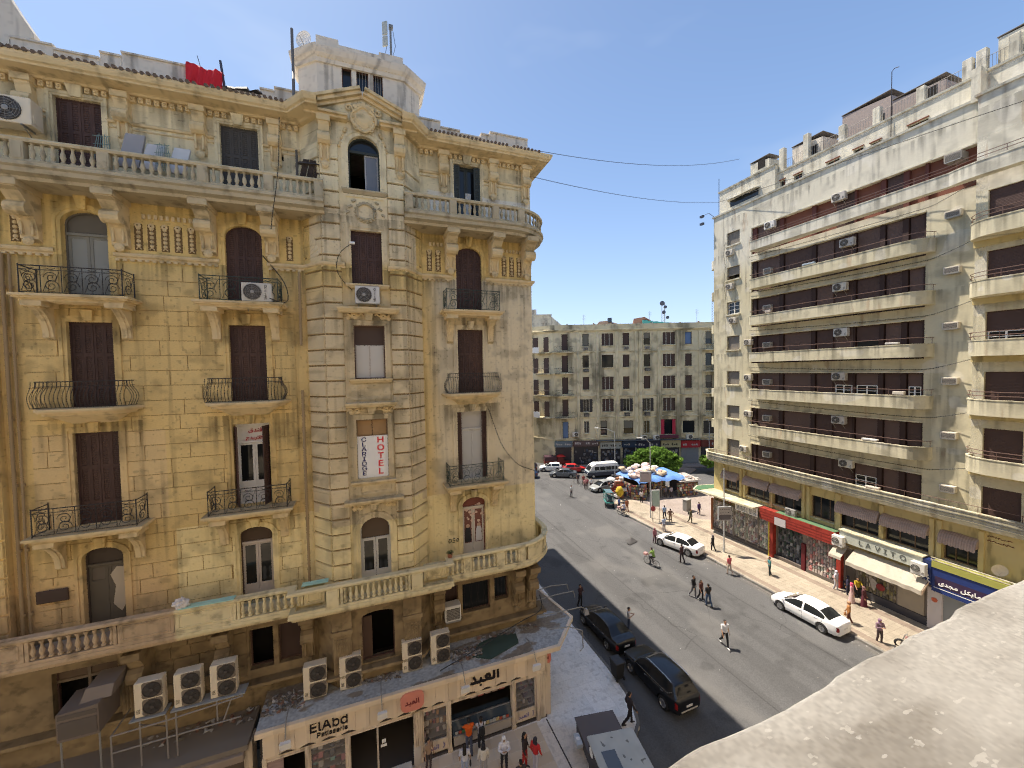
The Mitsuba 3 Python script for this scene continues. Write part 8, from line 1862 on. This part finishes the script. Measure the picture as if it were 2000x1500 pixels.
        fuse(hbn, f, t + '__hair', mat(hair, .7), 3)
    if bag:
        kind, col = bag
        if kind == 'back':
            fuse([bone((A(-.2, .1, 1.05) + off, R(.06)), (A(-.2, -.1, 1.05) + off, R(.06)), (A(-.18, .09, 1.35) + off, R(.055)), (A(-.18, -.09, 1.35) + off, R(.055)))], f, t + '__backpack', mat(col, .8), 3)
            b = MB(f)
            for s in (1, -1): b.tube([A(-.14, s * .1, 1.4) + off, A(.02, s * .12, 1.47) + off, A(.12, s * .12, 1.3) + off, A(.0, s * .15, 1.05) + off], .02, 4); 
            b.build(t + '__strap', mat(col, .8))
        else:
            w_ = J['wrr'] + np.array([.03, 0, -.1]); nm = thing('carried_bag', 'bag hanging from the hand of the ' + ' '.join(label.split()[:9]), 'bag'); fuse([bone((w_ + [0, 0, -.22], A(.10, .05, .10)), (w_ + [0, 0, -.06], A(.05, .03, .03)))], f, nm + '__sack', mat(col, .7), 2); b = MB(f); b.tube([w_ + [.03, 0, -.06], w_ + [0, 0, .05], w_ + [-.03, 0, -.06]], .008, 4); b.build(nm + '__handle', mat(col, .7))
    return t
BK, WH, JN = (.018, .018, .02), (.62, .62, .62), (.035, .05, .09)
person(20.93, 17.97, DOWN - .35, 'man in white polo shirt and black trousers walking down the road', WH, BK, 1.78, .7, shoes=(.6, .6, .6))
person(23.31, 22.85, DOWN + .2, 'man all in black walking on the left of three abreast', BK, (.12, .12, .13), 1.75, .5, sleeve='long', shoes=(.6, .6, .6))
person(23.5, 22.30, DOWN + .1, 'woman in dark red and black walking in the middle of three', (.10, .04, .035), BK, 1.62, .4, long_hair=True, shoes=(.6, .6, .6))
person(23.42, 21.55, UP - .2, 'man in black T-shirt and blue jeans, nearest of the three', BK, (.05, .08, .14), 1.74, .45)
person(16.15, 21.45, DOWN + 1.0, 'man in white shirt and jeans standing beside the black saloon', (.5, .47, .47), JN, 1.7, .1, arms='phone')
person(14.5, 25.1, DOWN + .3, 'man in dark maroon clothes holding a phone to his ear', (.045, .022, .025), BK, 1.74, .2, arms=('phone', 'ear'), sleeve='long')
person(26.55, 27.4, UP + .1, 'man in dark brown clothes behind the askew white car', (.055, .028, .03), (.03, .022, .025), 1.72, .35, sleeve='long')
person(27.0, 31.5, DOWN, 'woman in pinkish red jacket at the nose of the askew white car', (.25, .09, .11), (.08, .035, .05), 1.6, .2, sleeve='long', scarf=(.2, .07, .09))
person(28.75, 24.25, UP - .1, 'person in red shirt and beige trousers walking in the gutter', (.46, .10, .12), (.46, .38, .32), 1.7, .45)
person(30.9, 27.9, UP + .2, 'woman in black coat with a white bag walking by the kerb', (.02, .02, .025), BK, 1.66, .4, sleeve='long', scarf=(.10, .09, .10), bag=('hand', (.65, .65, .66)))
person(31.55, 22.7, UP + .9, 'man in teal T-shirt on the pavement before the red shop', (.04, .16, .17), (.025, .035, .04), 1.72, .2, arms='phone')
person(34.3, 19.25, DOWN, 'person in white top at the end of the shop window group', (.55, .54, .6), (.4, .4, .42), 1.68, .2, scarf=(.5, .48, .55))
person(34.35, 18.5, UP + .5, 'person in dark blue clothes between the white top and the pink scarf', (.03, .03, .06), (.03, .03, .05), 1.62, .2, sleeve='long', scarf=(.02, .02, .03))
person(34.6, 18.0, math.pi + .9, 'man in yellow shirt leaning at the shop window', (.40, .30, .02), BK, 1.68, .1, arms='bar')
person(33.45, 17.75, DOWN + .2, 'woman in bright pink headscarf and long pink dress', (.46, .28, .29), (.50, .36, .34), 1.64, .3, sleeve='long', skirt=.12, scarf=(.55, .08, .16))
person(33.75, 17.15, DOWN, 'woman in dark maroon dress beside the pink one', (.08, .025, .03), (.09, .02, .03), 1.6, .3, sleeve='long', skirt=.12, scarf=(.18, .10, .10))
person(30.6, 16.4, UP + .5, 'woman in orange brown top with a tan bag on the pavement edge', (.34, .15, .05), (.10, .04, .03), 1.64, .3, sleeve='long', scarf=(.40, .22, .12), bag=('hand', (.42, .20, .08)))
person(30.25, 14.5, DOWN - .5, 'woman in mauve jacket and headscarf looking at her phone', (.20, .13, .16), (.07, .05, .05), 1.66, .15, arms='phone', sleeve='long', scarf=(.22, .13, .19))
person(32.3, 36.0, UP - .3, 'man in light blue shirt walking away on the pavement', (.22, .33, .52), (.06, .06, .08), 1.74, .5)
person(32.25, 35.0, UP - .4, 'man in brown shirt and khaki trousers right of the blue shirt', (.16, .10, .08), (.28, .20, .13), 1.68, .4, arms='hip')
person(29.75, 33.25, UP, 'man in pale blue shirt standing at the kerb near the white car', (.35, .42, .58), (.30, .28, .30), 1.72, .2)
person(34.15, 33.9, DOWN + .2, 'man in camouflage green clothes with backpack', (.12, .12, .08), (.07, .07, .05), 1.76, .45, sleeve='long', bag=('back', (.06, .06, .05)))
person(37.0, 35.4, DOWN, 'person in purple and navy by the shop corner canopy', (.06, .03, .12), (.04, .03, .08), 1.68, .2, sleeve='long', bag=('hand', (.5, .42, .35)))
person(33.5, 41.6, UP - .4, 'man in white shirt at the kiosk book rack', (.55, .52, .52), BK, 1.72, .2)
for i, (x, y, c, l) in enumerate(((36.6, 42.0, (.45, .43, .42), 'person in pale top in the kiosk shade, first from left'), (37.8, 41.9, (.12, .12, .16), 'person in dark top in the kiosk shade, second from left'), (38.6, 41.7, (.35, .33, .4), 'person in lilac top in the kiosk shade, third from left'), (39.9, 41.3, (.6, .6, .58), 'person in white top at the right end of the kiosk shade'), (34.6, 47.9, (.55, .55, .5), 'person with white top behind the kiosk near the silver car'))):
    person(x, y, UP + .5 * math.sin(i * 3), l, c, (.05, .045, .05), 1.7, .2, detail=False)
person(29.25, 40.6, UP + .3, 'man in blue shirt by the green cart', (.10, .14, .36), (.04, .04, .06), 1.7, .3, detail=False)
person(29.75, 39.7, UP - .2, 'man in rust brown shirt walking behind the kerb cyclist', (.28, .10, .05), (.22, .09, .05), 1.72, .4, detail=False)
for x, y, c, l in ((30.4, 52.8, (.06, .05, .06), 'person in black at the barrier left of the minibus'), (30.7, 51.7, (.30, .09, .08), 'person in red top at the barrier before the minibus'), (29.85, 49.8, (.50, .24, .24), 'person in pale pink crossing near the silver car'), (30.3, 50.0, (.36, .10, .11), 'person in deep pink crossing near the silver car'), (30.75, 49.6, (.6, .6, .6), 'person in white top at the nose of the silver car')):
    person(x, y, DOWN - .4, l, c, (.10, .06, .06), 1.66, .3, detail=False)
person(26.24, 47.53, DOWN + .4, 'man in white shirt standing alone in the middle of the far road', (.55, .57, .55), (.06, .06, .07), 1.72, .2, detail=False)
person(11.75, 15.6, DOWN + 1.4, 'man in dark brown clothes stepping off the shaded corner', (.035, .028, .03), (.02, .018, .02), 1.74, .7, sleeve='long', z=.1)
# before the pastry shop
PZ = .15
person(3.86, 17.05, UP, 'man in bright orange T-shirt at the pastry counter', (.60, .10, .012), (.07, .08, .12), 1.74, .1, arms='bar', z=PZ)
person(4.42, 16.95, UP - .1, 'man with black backpack at the pastry counter', (.42, .40, .42), (.02, .02, .025), 1.7, .1, arms='bar', bag=('back', (.02, .02, .022)), z=PZ)
person(2.0, 17.0, DOWN + .5, 'boy in tan T-shirt leaning by the shop window', (.28, .19, .13), (.06, .045, .045), 1.5, .1, arms='down', z=PZ)
person(3.42, 16.05, UP - .3, 'woman with long black hair in a white top before the shop', (.50, .50, .55), (.28, .32, .42), 1.62, .2, long_hair=True, z=PZ, bag=('hand', (.03, .03, .03)))
person(4.2, 15.8, UP - .2, 'woman in black headscarf and cream jacket before the shop', (.56, .52, .46), (.3, .28, .28), 1.6, .2, scarf=(.02, .02, .025), sleeve='long', z=PZ)
person(5.12, 15.7, DOWN - .2, 'person in white headscarf and white shirt walking on the pavement', (.60, .60, .66), (.025, .025, .03), 1.66, .4, arms='phone', sleeve='long', scarf=(.66, .66, .68), z=PZ)
person(6.05, 15.55, DOWN + .8, 'woman with long black hair in red and black at the pavement', (.04, .03, .03), (.35, .02, .02), 1.64, .2, long_hair=True, z=PZ, sleeve='long')
person(6.42, 15.2, DOWN + 2.2, 'woman in red dress with a black scarf beside her', (.48, .03, .03), (.45, .42, .45), 1.6, .2, scarf=(.03, .03, .04), sleeve='long', z=PZ)
person(5.45, 14.5, UP, 'dark-haired person cut off by the bottom edge', (.05, .04, .04), (.04, .04, .04), 1.62, .2, z=PZ)
def rider(bf, label, top, legs):
    o = bf([[-.22, 0, 0]])[0]; hd = math.atan2(bf.M[0][1], bf.M[0][0])
    person(o[0], o[1], hd, label, top, legs, 1.7, 0, arms='bar', sit=(((.38, .1, .86), (.26, .12, .30)), ((.40, -.1, .70), (.16, -.12, .44))), lean=.35, z=.02)
rider(BK1, 'cyclist in light green shirt riding up the road', (.22, .36, .08), (.04, .04, .05)); rider(BK2, 'cyclist in white and navy riding along the kerb', (.4, .4, .5), (.05, .05, .09))

# ================================================================ street furniture, kiosk stall, trees
M_LAMP = mat((.42, .43, .43), .5)
def street_lamp(x, y, h, label, arm=(-2.2, 1.2), curved=False):
    t = thing('street_lamp', label, 'street lamp'); b = MB(WORLD)
    b.tube([(x, y, 0), (x, y, .6)], .09, 8); b.tube([(x, y, .6), (x, y, h)], np.array([.07, .04]), 8); b.build(t + '__pole', M_LAMP)
    if arm:
        b = MB(WORLD); b.tube([(x, y, h - .1), (x + arm[0] * .5, y + arm[1] * .5, h + .45), (x + arm[0], y + arm[1], h + .55)], .035, 6); b.build(t + '__arm', M_LAMP)
        b = MB(WORLD); q = np.array([x + arm[0], y + arm[1], h + .55]); d = np.array([arm[0], arm[1], 0]); d /= np.linalg.norm(d); s = np.array([-d[1], d[0], 0]) * .12
        b.hull([q - s, q + s, q + d * .6 - s * .6, q + d * .6 + s * .6, q + [0, 0, .12], q + d * .5 + [0, 0, .1]]); b.build(t + '__lantern', mat((.5, .5, .48), .4))
    return t
street_lamp(35.6, 50.4, 8.2, 'tall grey street lamp with a single arm before the end building')
street_lamp(31.56, 27.2, 8.3, 'slim lamp pole carrying the grey notice board on the right pavement', None)
street_lamp(30.95, 36.8, 9.2, 'lamp pole on the pavement with a square board and curved head', (-.9, .35))
street_lamp(58.5, 53.6, 7.8, 'slender lamp pole at the far right by the red shop sign', (-.6, -.2))
street_lamp(42.5, 64.0, 5.0, 'small old lamp at the far left before the side street shops', (-.5, -.3))
VX = Frame([0, 0, 0], [.936, -.352, 0], [-.352, -.936, 0])
def board(x, y, z0, z1, w, face, label, frame=(.35, .36, .36), rot=0.0, lines=0, name='notice_board', cat='sign', rows=None):
    t = thing(name, label, cat); f = Frame([x, y, 0], [math.cos(rot), math.sin(rot), 0], [math.sin(rot), -math.cos(rot), 0])
    b = MB(f); b.box(-w / 2, w / 2, -.08, .08, z0, z1, ch=.015); b.build(t + '__case', mat(frame, .5)); b = MB(f); b.box(-w / 2 + .06, w / 2 - .06, .08, .086, z0 + .06, z1 - .06); b.build(t + '__face', mat(face, .5))
    if lines:
        b = MB(f); rr = random.Random(len(label))
        for i in range(lines):
            z = z1 - .2 - (z1 - z0 - .3) * i / lines; x = -w / 2 + .15
            while x < w / 2 - .3: q = rr.uniform(.08, .22); b.box(x, x + q, .086, .09, z - .05, z); x += q + .06
        k = b.build(t + '__print', mat((.08, .08, .09), .6)); stuff(k)
    if rows:
        for (u0, u1, c) in rows: b = MB(f); b.box(-w / 2 + .06, w / 2 - .06, .0865, .092, z0 + (z1 - z0) * u0, z0 + (z1 - z0) * u1); b.build(t + '__band', mat(c, .5))
    return t
board(31.5, 27.1, 3.3, 4.62, 1.25, (.33, .31, .29), 'grey notice board with a dark lower band on the lamp pole', rot=-.35, lines=3, rows=[(.06, .42, (.10, .09, .10))])
board(30.35, 36.9, 4.5, 5.75, 1.3, (.42, .36, .36), 'square pinkish board in a grey case on the pavement lamp pole', rot=-.5, lines=1)
t = board(30.75, 35.7, 1.9, 3.85, .95, (.36, .47, .42), 'pale green flat sign board on two thin posts', rot=-.35)
for x, y in ((30.37, 35.75), (31.1, 35.5)): b = MB(WORLD); b.tube([(x, y, .1), (x, y, 2.2)], .03, 6); b.build(t + '__post', M_STEEL)
t = thing('round_road_sign', 'small round red road sign seen under the green board', 'sign'); b = MB(yaw_frame(30.3, 35.6, 0, -1.9)); b.lathe([(0, 0), (.3, 0), (.3, .03), (0, .03)], 20, (0, 0, 1.75), 0); b.build(t + '__disc', mat((.30, .05, .06), .5)); b = MB(WORLD); b.tube([(30.3, 35.65, .1), (30.3, 35.65, 1.8)], .03, 6); b.build(t + '__post', M_STEEL)
t = thing('manhole_cover', 'dented metal cover lying tilted in the middle of the road', 'manhole cover'); b = MB(WORLD.at(24.95, 32.6, .06, .4)); b.hull([(-.75, -.28, .0), (.55, -.4, .02), (.75, .2, .1), (-.5, .4, .22), (-.8, 0, .1), (.3, .1, .3)]); b.build(t + '__plate', mat((.10, .095, .09), .5, .3)); b = MB(WORLD.at(24.95, 32.6, .3, .4)); b.tube([(.1, .1, 0), (.1, .1, .28)], .03, 5); b.build(t + '__handle', M_STEEL)
# crowd barriers
for i, (x, y, l) in enumerate(((30.15, 53.2, 'grey crowd barrier left of the minibus, further one'), (30.35, 51.9, 'grey crowd barrier left of the minibus, nearer one'))):
    t = thing('crowd_barrier', l, 'barrier'); f = yaw_frame(x, y, 0, .5); b = MB(f)
    for z in (.25, 1.1): b.tube([(-.9, 0, z), (.9, 0, z)], .022, 5)
    for q in np.linspace(-.9, .9, 11): b.tube([(q, 0, .25), (q, 0, 1.1)], .012, 4)
    for q in (-.6, .6): b.tube([(q, -.25, .03), (q, 0, .25), (q, .25, .03)], .018, 5)
    b.build(t + '__frame', M_STEEL)
# newspaper kiosk: posts, tarpaulin, sacks on the roof, racks of books
KI = thing('newspaper_kiosk', 'newspaper kiosk under a sagging blue tarpaulin with book racks', 'kiosk')
M_TARP = mat((.10, .22, .52), .6)
kp = [(33.4, 47.2), (34.0, 42.6), (40.6, 41.6), (41.5, 46.5)]
b = MB(WORLD); G = []
for i in range(25):
    u = i / 24; row = []
    for j in range(19):
        v = j / 18; p = np.array(kp[0]) * (1 - u) * (1 - v) + np.array(kp[1]) * (1 - u) * v + np.array(kp[2]) * u * v + np.array(kp[3]) * u * (1 - v)
        ed = max(0, v - .92) / .08; z = 2.85 - .18 * math.sin(u * math.pi * 4) ** 2 * v + .08 * meshkit.noise(np.array([u * 7, v * 6, 0])) - .35 * ed - .3 * max(0, .06 - u) / .06; d = (p - np.array([37, 44.5])) * .06 * v
        row.append((p[0] + d[0], p[1] + d[1], z))
    G.append(row)
b.grid(G); b.build(KI + '__tarpaulin', M_TARP, True)
for x, y in kp + [(37.2, 42.1)]: b = MB(WORLD); b.tube([(x, y, .1), (x, y, 2.7)], .05, 6); b.build(KI + '__post', M_STEEL)
b = MB(WORLD); b.box(34.2, 41.2, 46.2, 46.4, .1, 2.6); b.build(KI + '__back_wall', mat((.04, .035, .035), .8))
BKC = [(.35, .12, .10), (.30, .25, .2), (.12, .15, .25), (.42, .38, .33), (.25, .08, .1), (.1, .1, .1), (.4, .3, .12), (.16, .2, .16)]
def bookrack(x0, y0, x1, y1, z0, z1, seed, l=None):
    d = np.array([x1 - x0, y1 - y0]); L = np.linalg.norm(d); f = Frame([x0, y0, 0], [d[0] / L, d[1] / L, 0], [d[1] / L, -d[0] / L, 0]); rr = random.Random(seed); b = MB(f); b.box(0, L, -.14, -.1, z0, z1); k = b.build(KI + '__book_rack', mat((.12, .07, .05), .8)); b = MB(f); z = z0 + .04
    while z < z1 - .2:
        x = .03
        while x < L - .15: w = rr.uniform(.14, .24); h = rr.uniform(.2, .3); c = np.array(rr.choice(BKC)) * rr.uniform(.6, 1.2); b.box(x, x + w - .02, -.1, -.02 + rr.uniform(0, .04), z, z + h, c); x += w
        z += .34
    q = b.build(k + '__book', M_VCOL); stuff(q)
bookrack(33.0, 43.1, 34.0, 42.2, .15, 2.1, 1); bookrack(34.0, 42.15, 34.8, 42.0, .15, 2.3, 2); bookrack(39.4, 41.4, 42.8, 41.0, .15, 2.0, 3); bookrack(36, 43.2, 38.6, 42.8, .8, 2.3, 4); bookrack(33.0, 46.2, 33.1, 43.3, .15, 2.2, 5)
t = thing('bookstall', 'second low bookstall with a pale littered roof right of the tarpaulin', 'stall'); b = MB(WORLD); b.hull([(39.8, 41.3, 2.15), (43.2, 41.0, 2.15), (40.2, 44.5, 2.35), (43.4, 44.2, 2.35), (39.8, 41.3, 2.25), (43.2, 41.0, 2.25), (40.2, 44.5, 2.45), (43.4, 44.2, 2.45)]); b.build(t + '__roof', mat((.36, .33, .30), .9))
b = MB(WORLD); b.box(40.4, 43, 43.8, 44.0, .1, 2.2); b.build(t + '__back', mat((.06, .05, .05), .8))
random.seed(81)
b = MB(WORLD)
for i in range(50): x, y, r = random.uniform(39.9, 43.2), random.uniform(41.3, 44.2), random.uniform(.1, .35); c = random.choice([(.5, .48, .45), (.4, .25, .2), (.3, .3, .3), (.55, .5, .5)]); b.hull([(x + random.uniform(-r, r), y + random.uniform(-r, r), 2.3 + random.uniform(0, r)) for _ in range(7)], c)
b.build('bookstall_litter', M_VCOL); stuff('bookstall_litter', 'loose papers and bags heaped on the bookstall roof', 'litter')
SK = [(.62, .56, .50), (.58, .45, .40), (.66, .63, .60), (.55, .42, .28), (.60, .40, .38)]
ico2 = trimesh.creation.icosphere(2, 1.0)
for i in range(46):
    t = thing('goods_sack', 'stuffed pale sack piled on the blue kiosk tarpaulin', 'sack', 'pale sacks heaped on the kiosk roof'); r = random.uniform(.3, .5); x, y = random.uniform(33.8, 39.2), random.uniform(43.2, 47.3); zz = 2.95 + (.4 if random.random() < .4 else 0)
    v = ico2.vertices * [r * random.uniform(.9, 1.4), r, r * random.uniform(.6, .9)]; v = v * (1 + .45 * (meshkit.noise(ico2.vertices * 2.5 + i * 7.3) - .5)[:, None]); b = MB(WORLD.at(x, y, zz + r * .3, random.uniform(0, 3))); b.add(v, ico2.faces); b.build(t + '__cloth', mat(SK[i % 5], .85), True)
# handcarts and stacked goods at the kerb
t = thing('handcart', 'green and teal three-wheeled handcart loaded with goods at the kerb', 'cart'); f = yaw_frame(29.0, 42.6, 0, 1.2)
for x, s in ((-.6, .5), (-.6, -.5), (.8, 0)): b = MB(f); b.lathe([(.25, -.05), (.34, -.05), (.34, .05), (.25, .05), (.25, -.05)], 18, (x, s, .34), 1); b.build(t + '__wheel', M_RUBBER)
b = MB(f); b.box(-1.0, .7, -.5, .5, .6, .75); 
for x, y in ((-.95, -.45), (-.95, .45), (.65, -.45), (.65, .45)): b.tube([(x, y, .7), (x, y, 2.0)], .03, 5)
for z in (1.2, 1.6, 2.0): b.tube([(-.95, -.45, z), (.65, -.45, z), (.65, .45, z), (-.95, .45, z), (-.95, -.45, z)], .025, 4)
b.build(t + '__frame', mat((.05, .22, .20), .5)); b = MB(f); b.hull([(-.8, -.4, .8), (.5, -.4, .8), (-.8, .4, .8), (.5, .4, .8), (-.6, -.3, 1.5), (.3, .3, 1.6)]); b.build(t + '__load', mat((.06, .08, .09), .7)); b = MB(f); b.box(-.9, .6, -.44, .44, 1.96, 2.04); b.build(t + '__top_sheet', mat((.08, .14, .17), .6))
t = thing('yellow_bundle', 'bright yellow stuffed bundle hung up beside the green cart', 'bundle'); v = ico2.vertices * [.55, .45, .7] * (1 + .3 * (meshkit.noise(ico2.vertices * 2.5 + 3) - .5)[:, None]); b = MB(WORLD); b.add(v + [31.0, 42.9, 1.55], ico2.faces); b.build(t + '__cloth', mat((.50, .36, .03), .7), True); b = MB(WORLD); b.tube([(31.0, 42.9, .1), (31.0, 42.9, 2.2)], .04, 5); b.build(t + '__pole', M_STEEL)
t = thing('goods_stack', 'tall stack of red and brown wares left of the kiosk front', 'stack'); rr = random.Random(5)
for i in range(40):
    x, y, z = 31.9 + rr.uniform(-.7, .7), 44.8 + rr.uniform(-.9, .9), rr.uniform(.2, 2.6); c = rr.choice([(.30, .06, .04), (.16, .07, .05), (.5, .47, .45), (.05, .05, .06), (.25, .12, .06)]); s = rr.uniform(.15, .4); b = MB(WORLD.at(x, y, z, rr.uniform(0, 3))); b.box(-s, s, -s * .7, s * .7, 0, s, ch=.04); b.build(t + '__parcel', mat(c, .75))
t = thing('sunshade', 'small white sunshade on a pole left of the blue tarpaulin', 'sunshade'); b = MB(WORLD); b.lathe([(.62, 0), (.35, .16), (0, .28)], 10, (32.2, 46.6, 2.2)); b.build(t + '__cover', mat((.55, .56, .57), .7)); b = MB(WORLD); b.tube([(32.2, 46.6, .1), (32.2, 46.6, 2.5)], .03, 5); b.build(t + '__pole', M_STEEL)
t = thing('utility_box', 'pale grey utility box on the pavement by the shop corner', 'utility box'); b = MB(WORLD.at(36.7, 37.0, .14, .2)); b.box(-.45, .45, -.3, .3, 0, 1.4, ch=.03); b.build(t + '__cabinet', mat((.22, .215, .20), .6)); b = MB(WORLD.at(36.7, 37.0, .14, .2)); b.box(-.5, .5, -.35, .35, 1.4, 1.46); b.build(t + '__lid', mat((.3, .3, .28), .6))
# trees
scene['m_leaf'] = {'type': 'principledthin', 'base_color': {'type': 'mesh_attribute', 'name': 'vertex_color'}, 'roughness': .55, 'diff_trans': .7, 'spec_trans': 0.0, 'eta': 1.3}
def tree(x, y, h, crown, label, n=9000, trunk=.22, seed=0, leaf=.24):
    t = thing('street_tree', label, 'tree'); rg = np.random.default_rng(seed); b = MB(WORLD)
    z0 = crown[0][2] - crown[0][3] * .5
    b.tube([(x, y, 0), (x + .1, y, z0 * .5), (x, y + .1, z0 + .6)], np.array([trunk, trunk * .8, trunk * .6]), 8)
    for c in crown: b.tube([(x, y + .05, z0 * .7), ((x + c[0]) / 2 + .1, (y + c[1]) / 2, (z0 + c[2]) / 2), (c[0], c[1], c[2])], np.array([trunk * .5, trunk * .35, .03]), 6)
    b.build(t + '__trunk', mat((.10, .075, .05), .9))
    pts, sz = [], []
    tot = sum(c[3] ** 2 for c in crown)
    for c in crown:
        m = int(n * c[3] ** 2 / tot); d = rg.normal(size=(m, 3)); d /= np.linalg.norm(d, axis=1, keepdims=True); r = rg.uniform(.45, 1.0, m) ** .5
        r = r * (.62 + .8 * meshkit.fbm(d * 2.6 + c[0], 3, seed)); p = np.array(c[:3]) + d * (r * c[3])[:, None] * [1, 1, .8]
        keep = meshkit.noise(p * 1.5 + seed, 5) > .36; pts.append(p[keep])
    P = np.vstack(pts); m = len(P)
    a = rg.normal(size=(m, 3)); a[:, 2] *= .6; a /= np.linalg.norm(a, axis=1, keepdims=True); q = np.cross(a, rg.normal(size=(m, 3))); q /= np.linalg.norm(q, axis=1, keepdims=True)
    s = leaf * rg.uniform(.6, 1.3, (m, 1)); w = s * .45
    V = np.stack([P - a * s, P + q * w, P + a * s, P - q * w], 1).reshape(-1, 3); i4 = np.arange(m)[:, None] * 4; F = np.vstack([i4 + [0, 1, 2], i4 + [0, 2, 3]])
    tone = rg.uniform(.7, 1.3, (m, 1)) * np.where(meshkit.noise(P * .8, 9)[:, None] > .5, 1.1, .8); col = np.repeat(np.clip(np.array([.17, .29, .06]) * tone + rg.uniform(-.01, .012, (m, 3)), .01, .5), 4, 0)
    k = put(t + '__crown', mikit.ply((V, F), 'm_leaf', color=col))
tree(44.6, 52.6, 5.5, [(41.9, 53.9, 2.0, 1.6), (44.0, 53.1, 2.6, 2.1), (46.2, 52.2, 2.5, 2.1), (48.0, 51.6, 2.0, 1.6), (45.2, 52.6, 3.5, 1.3), (43.0, 53.6, 3.2, 1.1), (47.0, 52.0, 3.0, 1.2), (46.8, 50.8, 1.4, 1.3)], 'broad bright green street tree behind the kiosk', 17000, .28, 3)
tree(54.5, 48.5, 3.4, [(53.4, 49.0, 2.2, 1.3), (55.2, 48.2, 2.3, 1.2), (56.3, 47.8, 2.0, .9), (54.3, 48.6, 2.6, .9)], 'small low green tree right of the broad one', 9000, .15, 4)
for s, z0, n_, l in ((3.45, 8.92, 40, 'small dry potted plant on the long balcony rail near the graffiti'),):
    t = thing('potted_plant', l, 'plant'); b = MB(LF); b.lathe([(0, 0), (.10, 0), (.14, .22), (.12, .22), (0, .2)], 10, (s, 1.22, z0)); b.build(t + '__pot', mat((.28, .11, .06), .8)); b = MB(LF); rr = random.Random(2)
    for i in range(n_): a = rr.uniform(0, 6.28); r = rr.uniform(.06, .2); zz = rr.uniform(.2, .38); b.tube([(s, 1.22, z0 + .2), (s + r * .5 * math.cos(a), 1.22 + r * .5 * math.sin(a), z0 + zz), (s + r * math.cos(a), 1.22 + r * math.sin(a), z0 + zz * .8)], .012, 3)
    b.build(t + '__foliage', mat((.07, .09, .03), .8))
